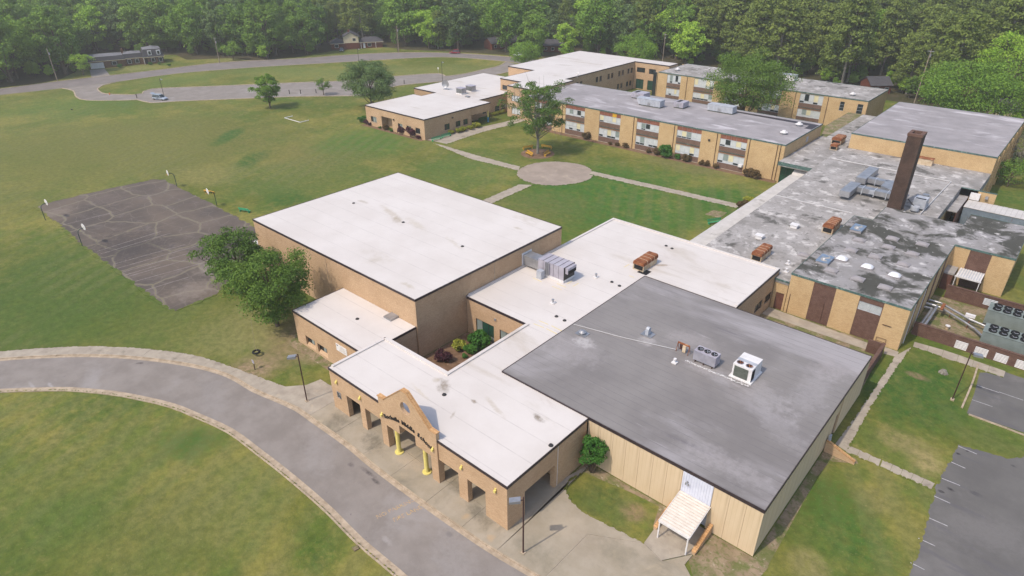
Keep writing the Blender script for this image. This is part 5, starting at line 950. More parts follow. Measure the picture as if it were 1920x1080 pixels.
t = MB().box(-143.3, -141.9, 139.6, 140.6, 5.64, 5.95).build('roof_hatch', M['galv']); tag(t, 'small grey hatch on the white west wing roof near its step', 'roof hatch')
t = empty('satellite_dish', (*at(1082, 146, 9.25), 9.25), 0, 'small white dish on the two storey white roof behind the airy tree', 'satellite dish'); mb = MB(); mb.tube((0, 0, 0), (0, 0, .9), .05); mb.tube((0, 0, 1.2), (0, -.1, 1.2), .6, .5, 14); mb.build('dish', M['white'], t, world=False)
# ================================================================ service yard walls, chillers
def lou(root, face, F, a, b, z0, z1, m='white', n=7):
    o = fb(MB(), face, F, a, b, .05, .1, z0, z1).build('louvre', M['dframe'], root); h = (z1-z0)/n
    for k in range(n):
        if face == 'y-':
            s_ = MB(); s_.extrude([(F-.04, z0+h*k+.02), (F-.02, z0+h*k), (F+.04, z0+h*(k+.42)), (F+.02, z0+h*(k+.46))], 'x', a, b); sub(s_, 'slat', M[m], o)
y1 = empty('yard_wall', (0, 94.2, 0), 0, 'low brown brick yard wall with white louvred openings beside the car park', 'wall')
LV = [(-3.76, -2.35), (-1.5, -.05), (.75, 2.18), (3.05, 4.5), (5.35, 6.8), (7.65, 9.1)]
wall(y1, 'y-', 94.1, -9.0, 11, 0, 1.85, [(a, b, .12, 1.33) for a, b in LV], 'brn', t=.3)
for a, b in LV: lou(y1, 'y-', 94.1, a, b, .12, 1.33)
n_ = 66
for k in range(n_): a = -9.0+k*20/n_; MB().box(a+.01, a+20/n_-.01, 94.04, 94.46, 1.85, 1.93).build('coping_brick', M['brn'], y1)
y2 = empty('yard_wall', (0, 108.8, 0), 0, 'brown brick yard wall at the back of the chiller yard with one grey louvre', 'wall')
wall(y2, 'y-', 108.8, -7.9, 11, 0, 2.1, [(-3.0, -1.3, .7, 1.8)], 'brn', t=.3); lou(y2, 'y-', 108.8, -3.0, -1.3, .7, 1.8, 'frame', 6); MB().box(-7.95, 11, 108.74, 109.16, 2.1, 2.18).build('coping', M['brn'], y2)
y3 = empty('yard_wall', (-10.7, 80, 0), 0, 'low dark brown wall running back from the hall corner with a return', 'wall')
wall(y3, 'x+', -10.5, 74.6, 85.6, 0, 1.9, (), 'brn', t=.3); wall(y3, 'y-', 85.3, -12.5, -10.8, 0, 1.9, (), 'brn', t=.3); MB().box(-10.86, -10.44, 74.6, 85.66, 1.9, 1.98).build('coping', M['brn'], y3)
for y0, h, l in [(96.7, 2.4, 'large grey green chiller with paired black fans, nearer the louvred wall'), (103.7, 2.4, 'large grey green chiller with paired black fans, farther back')]:
    x0 = -1.45 if y0 < 100 else -2.0; t = empty('chiller', (x0+5, y0+1.3, 0), 0, l, 'chiller', 'two long chillers in the walled yard')
    MB().box(x0, x0+12, y0, y0+2.7, .2, h-.02).build('housing', M['chill'], t); MB().box(x0-.05, x0+12.05, y0-.05, y0+2.75, h-.02, h+.05).build('top_deck', M['chill'], t); MB().box(x0, x0+12, y0+.1, y0+2.6, 0, .2).build('base_frame', M['dframe'], t)
    MB().box(x0+.7, x0+11.6, y0-.02, y0, .5, h-.2).build('coil_grille', M['fins2'] if 'fins2' in M else M['chill'], t)
    for k in range(9):
        for r_ in (0, 1): fan(t, x0+.95+k*1.18, y0+.72+r_*1.22, h+.05, .5, 'galv', 'black', .22)
t = empty('chiller_pipes', (-5, 101.5, 0), 0, 'silver insulated pipes running from the building to the chillers', 'pipes')
for k, (pts, r_) in enumerate([([(-9.2, 103.9, 1.2), (-7.6, 103.9, 1.2), (-3.6, 101.9, 1.0), (-1.5, 101.4, .9)], .16), ([(-9.2, 103.1, .9), (-7.4, 103.1, .9), (-4.0, 101.0, .8), (-2.6, 100.3, .6), (-1.4, 98.8, .6)], .16), ([(-9.2, 102.3, 1.3), (-7.8, 102.3, 1.3), (-7.9, 96.2, 1.2), (-8.3, 94.6, .8)], .2), ([(-9.2, 101.6, 1.0), (-8.2, 101.6, 1.0), (-8.4, 96.0, 1.0), (-8.8, 94.7, .6)], .2), ([(-5.0, 97, .4), (-3.2, 96.3, .4), (-1.5, 96.0, .4)], .1)]): MB().path(pts, r_, 10).build('pipe', M['galv'], t)
mb = MB(); [mb.box(x, x+.1, y, y+.1, 0, 1) for x, y in ((-6, 102.5), (-3.5, 101.3), (-3.5, 100.8), (-7.9, 99), (-7.9, 97))]; mb.box(-7.3, -6.9, 101.2, 103.2, 1.45, 1.65); mb.build('support', M['rust'], t); MB().box(-4.2, -3.0, 102.2, 102.7, 1.1, 1.5).build('valve_box', M['white'], t)
t = empty('utility_pedestal', (-5.5, 98.8, 0), 0, 'small white capped pedestal on the soil of the chiller yard', 'pedestal'); MB().tube((-5.5, 98.8, 0), (-5.5, 98.8, .5), .2, n=10).build('body', M['cream_rust'], t); MB().tube((-5.5, 98.8, .5), (-5.5, 98.8, .6), .32, n=10).build('cap', M['white'], t)
t = empty('yard_awning', (-5.9, 112.5, 0), 0, 'small white ribbed awning over the yard door of the brown bay', 'awning'); MB().box(-7.55, -4.3, 111.0, 114.5, 2.95, 3.0).build('awning_sheet', M['frame'], t)
for k in range(10): x = -7.5+k*.34; MB().box(x, x+.17, 111.05, 114.45, 3.0, 3.08).build('rib', M['white'], t)
for x in (-7.5, -4.35): MB().box(x-.05, x+.05, 111.0, 111.1, 0, 2.95).build('post', M['white'], t)
MB().box(-7.65, -4.2, 110.9, 111.0, 2.85, 3.08).build('gutter', M['white'], t)
t = empty('lean_to', (-8.5, 113, 0), 0, 'small flat grey roofed lean-to in the corner of the yellow brick wall', 'lean-to'); MB().box(-9.25, -7.8, 111.5, 114.5, 2.7, 3.0).build('roof', M['old_roof'], t); MB().box(-9.2, -7.9, 111.6, 114.5, 0, 2.7).build('wall', M['brownm'], t)
# back yard sheds and dumpster
t = empty('metal_shed', (-5, 142, 0), 0, 'rusty corrugated metal shed with pale streaked roof behind the grey roofs', 'shed')
MB().box(-12.2, 4, 140.4, 145.0, 4.1, 4.2).build('roof', M['old_roof'], t); MB().box(-12.1, 4, 140.5, 144.9, 0, 4.1).build('wall', M['corr'], t)
for k in range(40): x = -12.1+k*.4; MB().box(x, x+.12, 140.44, 140.5, 0, 4.1).build('corrugation', M['corr'], t)
for k in range(20): x = -12.15+k*.8; MB().box(x, x+.76, 140.35, 145.05, 4.2, 4.24+.02*(k % 2)).build('roof_sheet', M['walkroof'], t)
t = empty('lean_to', (-13, 141, 0), 0, 'narrow grey roofed passage cover beside the metal shed', 'lean-to'); MB().box(-14.0, -12.4, 135.5, 145.9, 4.4, 4.6).build('roof', M['old_roof'], t); MB().box(-12.5, -12.4, 135.5, 145.9, 0, 4.4).build('wall', M['brownm'], t)
x, y = at(1785, 412, 1.5); t = empty('dumpster', (-10.6, 134.2, 0), 0, 'bright green dumpster with black lid behind the grey roof', 'dumpster')
mb = MB(); mb.extrude([(132.9, .2), (135.4, .2), (135.6, 1.7), (132.6, 1.5)], 'x', -12.0, -9.2); mb.build('body', M['green'], t); MB().box(-11.6, -9.3, 132.7, 135.6, 1.7, 1.78).build('lid', M['black'], t)
t = empty('wall_units', (-10, 145.7, 0), 0, 'two pale ventilation boxes on the yellow yard wall', 'ventilation boxes'); MB().box(-12.2, -10.6, 145.2, 145.95, 4.3, 5.5).build('housing', M['white'], t); MB().box(-9.8, -9.3, 145.5, 145.95, 4.8, 5.3).build('housing', M['galv'], t)
t = MB().tube((-7.0, 146, 0), (-7.0, 146.0, 2.2), .12, n=8).build('bollard', M['white']); tag(t, 'white pipe bollard by the lawn behind the yellow yard wall', 'bollard')
# ================================================================ street furniture
def lamp_post(px, py, h, label, hx, hy, m='pole', box=(1.0, .55, .32), grp=None, r=.08):
    X, Y = at(px, py, .0); t = empty('street_lamp', (X, Y, 0), 0, label, 'street lamp', grp)
    MB().tube((0, 0, 0), (0, 0, h), r, r*.8, 8).build('pole', M[m], t, world=False); MB().box(-.2, .2, -.2, .2, 0, .2).build('base', M['kerb'] if m == 'pole' else M['dframe'], t, world=False)
    L = math.hypot(hx, hy); a = math.atan2(hy, hx); c, s = math.cos(a), math.sin(a)
    mb = MB(); mb.tube((0, 0, h-.35), (hx*.35, hy*.35, h-.4), .05); mb.build('arm', M[m], t, world=False)
    b = MB(); pts = []; x0, x1, wd, z0 = .25, .25+box[0], box[1]/2, h-.62
    V = [(x0, -wd, z0+.1), (x1, -wd, z0), (x1, wd, z0), (x0, wd, z0+.1), (x0, -wd, z0+.1+box[2]), (x1, -wd, z0+box[2]*.8), (x1, wd, z0+box[2]*.8), (x0, wd, z0+.1+box[2])]
    b.add([(x*c-y*s, x*s+y*c, z) for x, y, z in V], [(3, 2, 1, 0), (4, 5, 6, 7), (0, 1, 5, 4), (1, 2, 6, 5), (2, 3, 7, 6), (3, 0, 4, 7)]); b.build('lamp_head', M['galv'], t, world=False); return t
lamp_post(981, 1038, 7.2, 'rusty brown lamp post with grey box head in front of the entrance corner', -.75, -.66); lamp_post(576, 753, 7.0, 'brown lamp post with grey box head at the left end of the entrance building', -.75, -.66)
lamp_post(1785, 750, 7.1, 'dark brown lamp post with box head leaning over the lawn beside the louvred wall', .85, .4, r=.07)
for px, py, h, l in [(308, 182, 6.3, 'thin grey lamp post beside the silver blue car'), (674, 124, 7.2, 'thin dark lamp post above the big round tree'), (830, 157, 8, 'thin dark lamp post behind the white west wing')]:
    lamp_post(px, py, h, l, .3, .3, 'dframe', (.5, .5, .3), 'thin lamp posts along the school road', .09)
def util(px, py, h, label, lean=(0, 0), m='wood', arm=True, double=False):
    X, Y = at(px, py); t = empty('utility_pole', (X, Y, 0), 0, label, 'utility pole', 'wooden utility poles'); MB().tube((0, 0, 0), (lean[0], lean[1], h), .17, .12, 8).build('pole', M[m], t, world=False)
    mb = MB(); 
    if arm: mb.box(lean[0]-.9, lean[0]+.9, lean[1]-.06, lean[1]+.06, h-.7, h-.55)
    mb.tube((lean[0]+.1, lean[1]+.25, h-2.4), (lean[0]+.1, lean[1]+.25, h-1.5), .25, n=10); mb.build('transformer', M['galv'], t, world=False)
    if double: MB().tube((-.9, .2, 0), (-.9, .2, h*.97), .17, .12, 8).build('pole', M['bark'], t, world=False)
util(108, 152, 12, 'tall pale utility pole leaning left beside the far street, leftmost'); util(412, 118, 10.5, 'pale utility pole right of the ranch house lawn'); util(748, 98, 11.5, 'pair of utility poles across the street from the oval lawn', double=True, arm=False)
util(1242, 118, 12, 'pale utility pole above the white roofed two storey wing', arm=True); util(1713, 196, 17, 'tall leaning utility pole between the rear gymnasium and the pines', (.6, -.4))
# basketball goals
def goal(px, py, bx, by, label):
    X, Y = at(px, py); t = empty('basketball_goal', (X, Y, 0), math.atan2(by, bx), label, 'basketball goal', 'basketball goals round the cracked court')
    mb = MB(); mb.path([(0, 0, 0), (0, 0, 2.6), (.15, 0, 3.0), (.5, 0, 3.25), (1.1, 0, 3.3)], .07, 8); mb.build('pole', M['gpole'], t, world=False)
    n = 16; V = [(1.12, .95*math.cos(a), 3.4+.66*math.sin(a)) for a in np.linspace(0, math.pi, 9)]+[(1.12, .95*math.cos(a), 3.4+.5*math.sin(a)) for a in np.linspace(math.pi, 2*math.pi, 9)][1:-1]
    k = len(V); MB().add(V+[(x+.06, y, z) for x, y, z in V], [tuple(range(k)), tuple(range(2*k-1, k-1, -1))]+[(i, (i+1) % k, k+(i+1) % k, k+i) for i in range(k)]).build('backboard', M['white'], t, world=False)
    mb = MB(); mb.path([(1.4+.23*math.cos(a), .23*math.sin(a), 3.05) for a in np.linspace(0, 2*math.pi, 13)], .02, 5); mb.build('hoop', M['orange'], t, world=False)
goal(85.5, 413, 0, 1, 'basketball goal at the far left corner of the cracked court'); goal(155, 462, 0, 1, 'basketball goal on the near left edge of the cracked court'); goal(332, 350, -.2, -1, 'basketball goal on the grass at the far edge of the court'); goal(407, 386, -.2, -1, 'basketball goal in front of the yellow picnic bench')
def bench(px, py, rz, label, m, L=1.9, grp=None, back=True):
    X, Y = at(px, py); t = empty('bench', (X, Y, 0), rz, label, 'bench', grp)
    for k in range(3): MB().box(-L/2, L/2, -.05+.15*k, .08+.15*k, .42, .46).build('seat_slat', M[m], t, world=False)
    if back:
        for k in range(3): z = .58+.15*k; mb = MB(); mb.box(-L/2, L/2, .44+.03*k, .47+.03*k, z, z+.12); mb.build('back_slat', M[m], t, world=False)
    for x in (-L/2+.2, L/2-.2): mb = MB(); mb.box(x-.03, x+.03, -.03, .4, 0, .42); mb.box(x-.03, x+.03, .47, .52, 0, 1.0 if back else .4); mb.build('leg', M[m], t, world=False)
TC = np.array([-102., 124.4])
for i, (px, py, l) in enumerate([(990.5, 291, 'yellow bench on the near left of the tree ring'), (1027.5, 291, 'yellow bench on the near right of the tree ring'), (988.5, 279, 'yellow bench on the far left of the tree ring'), (1026, 278, 'yellow bench on the far right of the tree ring')]):
    X, Y = at(px, py); v = np.array([X, Y])-TC; bench(px, py, math.atan2(v[1], v[0])+R(90), l, 'ybench', 3.0, 'yellow benches round the courtyard tree')
bench(820, 263.5, R(90)+0, 'green bench nearer the corner of the west wing', 'gbench', 3.4, 'green benches by the west wing wall'); bench(838, 257.5, R(90), 'green bench farther from the corner of the west wing', 'gbench', 3.4, 'green benches by the west wing wall')
bench(461, 397, R(200), 'pale green bench on the grass beside the gymnasium corner', 'gbench', 2.6); bench(1341, 420, R(60), 'green bench half hidden beside the covered walk', 'gbench', 3.0); bench(391, 362, R(15), 'yellow picnic bench behind the basketball goal', 'ybench', 3.0, back=False)
# tyre swing, posts, small things
X, Y = at(482, 666); t = empty('tyre_swing', (X, Y, 0), 0, 'black tyre hanging on a rope from the big tree by the side block', 'tyre swing')
vs = []; fs = []; n, k = 18, 8
for i in range(n):
    for j in range(k): a, b = 2*math.pi*i/n, 2*math.pi*j/k; r_ = .42+.15*math.cos(b); vs.append((r_*math.cos(a), r_*math.sin(a), .55+.13*math.sin(b)))
for i in range(n):
    for j in range(k): fs.append((i*k+j, ((i+1) % n)*k+j, ((i+1) % n)*k+(j+1) % k, i*k+(j+1) % k))
MB().add(vs, fs).build('tyre', M['tyre'], t, world=False, smooth=True); MB().path([(.4, 0, .6), (0, 0, 1.4), (-.35, .2, .6)], .015, 5).tube((0, 0, 1.4), (0, .3, 5.6), .015).build('rope', M['kerb'], t, world=False)
X, Y = at(478, 693); t = empty('sign_post', (X, Y, 0), 0, 'short dark post with a small worn sign by the sidewalk bend', 'sign'); MB().tube((0, 0, 0), (-.1, .1, 1.15), .06).build('post', M['pole'], t, world=False); MB().box(-.35, .15, 0, .04, .95, 1.45).build('sign_face', M['unit'], t, world=False)
for a, b in [((533.5, 221.5), (549, 218)), ((533.5, 221.5), (563, 230)), ((563, 230), (579, 226))]: pass
t = empty('field_marker', (*at(550, 224), 0), 0, 'white three sided pipe frame lying on the school field', 'pipe frame'); mb = MB()
for a, b in [((533.5, 221.5), (549, 218)), ((533.5, 221.5), (563, 230)), ((563, 230), (579, 226))]: mb.tube((*at(*a), .1), (*at(*b), .1), .1, n=6)
mb.build('pipe', M['white'], t)
X, Y = at(1466/1, 0) if False else at(1768, 700); t = empty('tree_stump', (X, Y, 0), 0, 'cut grey tree stump in a bare patch on the east lawn', 'tree stump')
mb = MB(); [mb.tube((.5*math.cos(a), .4*math.sin(a), 0), (.15*math.cos(a), .12*math.sin(a), .35), .14, .2, 7) for a in np.linspace(0, 6.28, 8)[:-1]]; mb.tube((0, 0, 0), (0, 0, .5), .35, .3, 10); mb.build('stump', M['lbark'], t, world=False)
for px, py, l in [(257, 184, 'left'), (543, 176, 'middle left'), (564, 176, 'middle'), (593, 175, 'middle right'), (758, 157, 'right')]:
    X, Y = at(px, py); tag(MB().tube((X, Y, 0), (X, Y, 1.4), .14, n=8).build('bollard', M['dframe']), {'left': 'short dark post left of the silver blue car', 'middle left': 'short dark post on the kerb left of the small round tree, first', 'middle': 'short dark post on the kerb left of the small round tree, second', 'middle right': 'short dark post close beside the small round tree', 'right': 'short dark post right of the big round tree'}[l], 'bollard', 'short dark posts along the school road')
X, Y = at(206, 178); t = empty('fire_hydrant', (X, Y, 0), 0, 'small orange fire hydrant on the oval lawn corner', 'fire hydrant'); MB().tube((0, 0, 0), (0, 0, .65), .16, n=10).build('barrel', M['orange'], t, world=False); mb = MB(); mb.tube((-.28, 0, .45), (.28, 0, .45), .08); mb.tube((0, 0, .65), (0, 0, .8), .17, .06, 10); mb.build('cap', M['orange'], t, world=False)
X, Y = at(822, 137); t = empty('road_sign', (X, Y, 0), 0, 'small white sign on a thin post behind the west wing', 'sign'); MB().tube((0, 0, 0), (0, 0, 2.1), .04).build('post', M['galv'], t, world=False); MB().box(-.3, .3, -.03, 0, 1.5, 2.2).build('sign_face', M['white'], t, world=False)
X, Y = at(134.5, 206/1.0); tag(MB().tube((X-.5, Y, .15), (X+.5, Y, .15), .16, n=8).build('litter', M['black']), 'small black object lying on the field grass', 'litter')
X, Y = at(666, 1028.5); mb = MB(); mb.prism([(X-.3, Y-.2), (X+.25, Y-.25), (X+.35, Y+.2), (X-.1, Y+.3)], 0, .14); tag(mb.build('stone', M['dirt']), 'flat tan stone on the grass beside the inner kerb', 'stone')
for px, py, rr, l in [(215, 141.5, 0, 'left')]: pass
# ================================================================ cars
def car(name, px, py, rz, paint, label, L=4.5, W=1.8, H=1.5, kind='suv', open_=False):
    X, Y = at(px, py); t = empty(name, (0, 0, 0), 0, label, 'car')
    hl = L/2; belt = .92
    secs = [(-hl, .38, .62, .78), (-hl+.12, .25, .9, .86), (-hl+1.0, .22, belt+.02, .9), (0, .22, belt, .9), (hl-1.3, .22, belt, .9), (hl-.5, .24, .78, .87), (hl-.08, .32, .66, .78), (hl, .4, .55, .7)]
    n = 8; vs = []; k = W/1.8
    for x, zb, zt_, hw in secs: vs += [(x, -hw*k, zb+.1), (x, -hw*k*.92, zb), (x, hw*k*.92, zb), (x, hw*k, zb+.1), (x, hw*k, zt_-.18), (x, hw*k*.92, zt_), (x, -hw*k*.92, zt_), (x, -hw*k, zt_-.18)]
    fs = [(i*n+j, (i+1)*n+j, (i+1)*n+(j+1) % n, i*n+(j+1) % n) for i in range(len(secs)-1) for j in range(n)]+[tuple(range(n)), tuple(range(len(vs)-1, len(vs)-n-1, -1))]
    MB().add(vs, fs).build('body', M[paint], t, world=False, smooth=False)
    rb = -hl+.25 if kind == 'suv' else -hl+.9; g_ = [(rb-.05, belt-.03), (rb+.25, H-.1), (rb+.5, H), (hl-2.1, H), (hl-1.25, belt-.03)]
    w0, w1 = .84*k, .66*k; m_ = len(g_); wz = lambda z: w0+(w1-w0)*(z-belt)/(H-belt)
    V = [(x, -wz(z), z) for x, z in g_]+[(x, wz(z), z) for x, z in g_]
    MB().add(V, [tuple(range(m_)), tuple(range(2*m_-1, m_-1, -1))]+[(i, m_+i, m_+(i+1) % m_, (i+1) % m_) for i in range(m_)]).build('window_glass', M['glass'], t, world=False)
    mb = MB(); mb.box(g_[1][0]+.2, g_[3][0]+.02, -w1-.01, w1+.01, H-.05, H+.03)
    for x, xb in ((g_[1][0]+.05, rb), (-.2, -.2), (g_[3][0], hl-1.3)):
        for s in (-1, 1): mb.tube((xb, s*(w0+.01), belt-.02), (x, s*(w1+.01), H-.02), .045, n=5)
    mb.build('roof', M[paint], t, world=False)
    for x in (-hl+.85, hl-.85):
        for s in (-1, 1):
            o = MB().tube((x, s*(.9*k-.2), .33), (x, s*(.9*k+.02), .33), .34, n=16).build('wheel', M['tyre'], t, world=False)
            r_ = MB().tube((x, s*(.9*k+.021), .33), (x, s*(.9*k+.03), .33), .2, n=10).build('rim', M['galv'], o, world=False)
    for s in (-1, 1):
        MB().box(hl-.12, hl+.0, s*.42*k, s*.74*k, .52, .66).build('headlight', M['white'], t, world=False); MB().box(-hl-.02, -hl+.1, s*.5*k, s*.76*k, .62, .8).build('tail_light', M['tail'], t, world=False); MB().box(hl-1.75, hl-1.6, s*.88*k, s*1.05*k, .92, 1.05).build('mirror', M[paint], t, world=False)
    if open_:
        mb = MB(); mb.add([(-hl+.35, -.7, H-.05), (-hl+.35, .7, H-.05), (-hl-.75, .7, H+.35), (-hl-.75, -.7, H+.35), (-hl+.35, -.7, H-.0), (-hl+.35, .7, H-.0), (-hl-.75, .7, H+.41), (-hl-.75, -.7, H+.41)], [(3, 2, 1, 0), (4, 5, 6, 7), (0, 1, 5, 4), (1, 2, 6, 5), (2, 3, 7, 6), (3, 0, 4, 7)]); mb.build('tailgate', M[paint], t, world=False)
        mb = MB(); mb.add([(.55, -.9, .3), (-.05, -1.6, .3), (-.05, -1.6, .95), (.55, -.9, .95), (.5, -.95, .3), (-.1, -1.65, .3), (-.1, -1.65, .95), (.5, -.95, .95)], [(0, 1, 2, 3), (7, 6, 5, 4), (0, 4, 5, 1), (3, 2, 6, 7), (1, 5, 6, 2), (0, 3, 7, 4)]); mb.build('door', M[paint], t, world=False)
    t.location = (X, Y, .03); t.rotation_euler = (0, 0, rz); return t
a = np.array(at(292, 186)); b = np.array(at(313, 188)); car('parked_car', 301, 187, math.atan2(*(b-a)[::-1]), 'silver', 'silver blue car with its tailgate and a door open beside the school road', 5.3, 2.1, 1.75, open_=True)
a = np.array(at(865, 100)); b = np.array(at(842, 99.5)); car('parked_car', 853, 100.5, math.atan2(*(b-a)[::-1]), 'redcar', 'dark red car parked at the far edge of the street', 5.0, 2.0, 1.75)
car('parked_car', 641, 96, R(-40), 'darkcar', 'dark car on the driveway of the beige and brick house', 4.6); car('parked_car', 972, 105, R(20), 'whitecar', 'white car half hidden behind the bright green tree', 4.8)
# ================================================================ houses
HLEN = []
def house_frame(pa, pb, label, name='house'):
    a = np.array(at(*pa)); b = np.array(at(*pb)); t = empty(name, (0, 0, 0), 0, label, 'house'); HLEN.append(np.linalg.norm(b-a)); return t, a, math.atan2(*(b-a)[::-1]), np.linalg.norm(b-a)
def hroof(root, x0, x1, y0, y1, z0, z1, inset, m='shingle', name='roof', over=.5, flat=None):
    x0 -= over; x1 += over; y0 -= over; y1 += over
    V = [(x0, y0, z0), (x1, y0, z0), (x1, y1, z0), (x0, y1, z0)]
    i = inset; V += [(x0+i, y0+i, z1), (x1-i, y0+i, z1), (x1-i, y1-i, z1), (x0+i, y1-i, z1)]
    MB().add(V, [(3, 2, 1, 0), (4, 5, 6, 7), (0, 1, 5, 4), (1, 2, 6, 5), (2, 3, 7, 6), (3, 0, 4, 7)]).build(name, M[m], root, world=False)
    if flat:
        zr = flat; ym = (y0+y1)/2; d_ = (y1-y0)/2-i
        V = [(x0+i-.1, y0+i-.1, z1), (x1-i+.1, y0+i-.1, z1), (x1-i+.1, y1-i+.1, z1), (x0+i-.1, y1-i+.1, z1), (x0+i+d_, ym, zr), (x1-i-d_, ym, zr)]
        MB().add(V, [(0, 1, 5, 4), (1, 2, 5), (2, 3, 4, 5), (3, 0, 4)]).build(name, M['shinglel'], root, world=False)
    MB().box(x0-.02, x1+.02, y0-.05, y1+.05, z0-.2, z0).build('eave_trim', M['siding'], root, world=False)
def hwin(root, x, y, z0, z1, w_, sh=True):
    f = MB().box(x-w_/2-.1, x+w_/2+.1, y-.06, y, z0-.1, z1+.1).build('window', M['white'], root, world=False); MB().box(x-w_/2, x+w_/2, y-.08, y-.06, z0, z1).build('pane', M['glass'], f, world=False)
    if sh: 
        for s in (-1, 1): MB().box(x+s*(w_/2+.3)-.2, x+s*(w_/2+.3)+.2, y-.07, y, z0-.1, z1+.1).build('shutter', M['black'], root, world=False)
t, a, rz, L = house_frame((168, 130), (309, 117.5), 'brown brick ranch house with dark mansard roof and white garage door')
MB().box(0, 13.5, 0, 9, 0, 2.9).build('wall', M['hbrick'], t, world=False); MB().box(13.5, 20.5, .9, 9, 0, 2.9).build('wall', M['hbrick'], t, world=False); MB().box(20.5, L, 0, 9, 0, 2.9).build('wall', M['hbrick'], t, world=False)
hroof(t, 0, 13.4, 0, 9, 2.9, 4.5, .7, flat=5.2); hroof(t, 13.5, 20.4, 1.4, 9, 2.9, 4.6, .6, flat=5.3); hroof(t, 20.8, L, 0, 9, 2.9, 5.9, 1.0, flat=6.9)
MB().box(.6, 5.6, -.06, 0, .05, 2.3).build('garage_door', M['white'], t, world=False); [MB().box(.7, 5.5, -.08, -.06, .3+.5*k, .34+.5*k).build('door_groove', M['galv'], t, world=False) for k in range(4)]
for x in (9.6,): hwin(t, x, 0, .9, 2.2, 1.5)
for x in (15.3, 18.2): hwin(t, x, .9, .8, 2.3, 1.2)
for x in (24.3, 27.3): hwin(t, x, 0, .8, 2.3, 1.2)
for x in (23.6, 27.0):
    f = MB().box(x-.75, x+.75, -.35, .5, 3.6, 5.4).build('dormer_window', M['white'], t, world=False); MB().box(x-.45, x+.45, -.38, -.351, 3.85, 5.15).build('pane', M['glass'], f, world=False)
MB().box(21.2, 22.2, -.04, 0, .1, 2.3).build('door', M['dark'], t, world=False); [MB().tube((x, -.45, 0), (x, -.45, 2.7), .1).build('porch_post', M['white'], t, world=False) for x in (20.8,)]
MB().box(13.2, 14.0, 5.2, 6.4, 3, 6.3).build('chimney', M['hbrick'], t, world=False)
t.location = (a[0], a[1], 0); t.rotation_euler = (0, 0, rz)
hd = MB(); hd.sheet(ats([(168, 131), (196, 128.5), (207, 142), (172, 147)]), .016); tag(hd.build('driveway', M['asph']), kind='structure')
t, a, rz, L = house_frame((622, 93), (718, 89), 'beige gabled house with red brick wings half hidden by pines')
MB().box(0, 6, 0, 8, 0, 2.7).build('wall', M['rbrick'], t, world=False); MB().box(6, 13, -.4, 8, 0, 2.7).build('wall', M['rbrick'], t, world=False); MB().box(13, L, .6, 8, 0, 2.7).build('wall', M['rbrick'], t, world=False)
V = [(6, -.4, 2.7), (13, -.4, 2.7), (13, -.4, 5.4), (9.5, -.4, 7.2), (6, -.4, 5.4)]; MB().add(V+[(x, 8, z) for x, y, z in V], [(0, 1, 2, 3, 4), (9, 8, 7, 6, 5)]+[(i, (i+1) % 5, 5+(i+1) % 5, 5+i) for i in range(5)]).build('upper_wall', M['siding'], t, world=False)
V = [(5.5, -.8, 5.2), (9.5, -.8, 7.35), (13.5, -.8, 5.2), (13.5, -.8, 5.35), (9.5, -.8, 7.55), (5.5, -.8, 5.35)]; MB().add(V+[(x, 8.5, z) for x, y, z in V], [(0, 1, 2, 3, 4, 5), (11, 10, 9, 8, 7, 6)]+[(i, (i+1) % 6, 6+(i+1) % 6, 6+i) for i in range(6)]).build('roof', M['shingle'], t, world=False)
hroof(t, 0, 5.9, 0, 8, 2.7, 4.4, 3.2, name='roof'); hroof(t, 13.1, L, .6, 8, 2.7, 4.6, 3.4, name='roof')
for x, y in ((2.5, 0), (18, .6)): hwin(t, x, y, .8, 2.1, 1.6, False)
hwin(t, 11, -.4, 3.6, 4.8, 1.4, False); MB().box(15, 16, .55, .6, .1, 2.2).build('door', M['white'], t, world=False); [MB().tube((x, -.2, 0), (x, -.2, 2.6), .1).build('porch_post', M['white'], t, world=False) for x in (14, 21)]
MB().box(8.4, 9.2, 3, 4, 6, 8.2).build('chimney', M['rbrick'], t, world=False); t.location = (a[0], a[1], 0); t.rotation_euler = (0, 0, rz)
def gable_house(pa, pb, label, D_=8, m='rbrick'):
    t, a, rz, L = house_frame(pa, pb, label); MB().box(0, L, 0, D_, 0, 2.8).build('wall', M[m], t, world=False)
    V = [(-.4, -.5, 2.7), (-.4, D_/2, 4.9), (-.4, D_+.5, 2.7), (-.4, D_+.5, 2.85), (-.4, D_/2, 5.1), (-.4, -.5, 2.85)]; MB().add(V+[(L+.4, y, z) for x, y, z in V], [(0, 1, 2, 3, 4, 5), (11, 10, 9, 8, 7, 6)]+[(i, (i+1) % 6, 6+(i+1) % 6, 6+i) for i in range(6)]).build('roof', M['shingle'], t, world=False)
    for x in np.arange(2, L-1, 3.4): hwin(t, x, 0, .9, 2.1, 1.2, False)
    MB().add([(0, 0, 2.8), (0, D_, 2.8), (0, D_/2, 4.9), (.1, 0, 2.8), (.1, D_, 2.8), (.1, D_/2, 4.9)], [(0, 2, 1), (3, 4, 5)]).build('gable_wall', M[m], t, world=False)
    t.location = (a[0], a[1], 0); t.rotation_euler = (0, 0, rz)
gable_house((922, 94), (985, 88), 'low red brick house left of the bright green tree'); gable_house((1015, 97), (1062, 99), 'dark low house glimpsed behind the dead tree'); gable_house((1630, 176), (1668, 176), 'house with a rust stained pale roof glimpsed between pine trunks'); gable_house((1860, 222), (1905, 226), 'grey house glimpsed under the trees right of the large round tree', m='siding')
gable_house((214, 75), (236, 73), 'grey roofed house deep in the wood above the ranch house', m='siding')
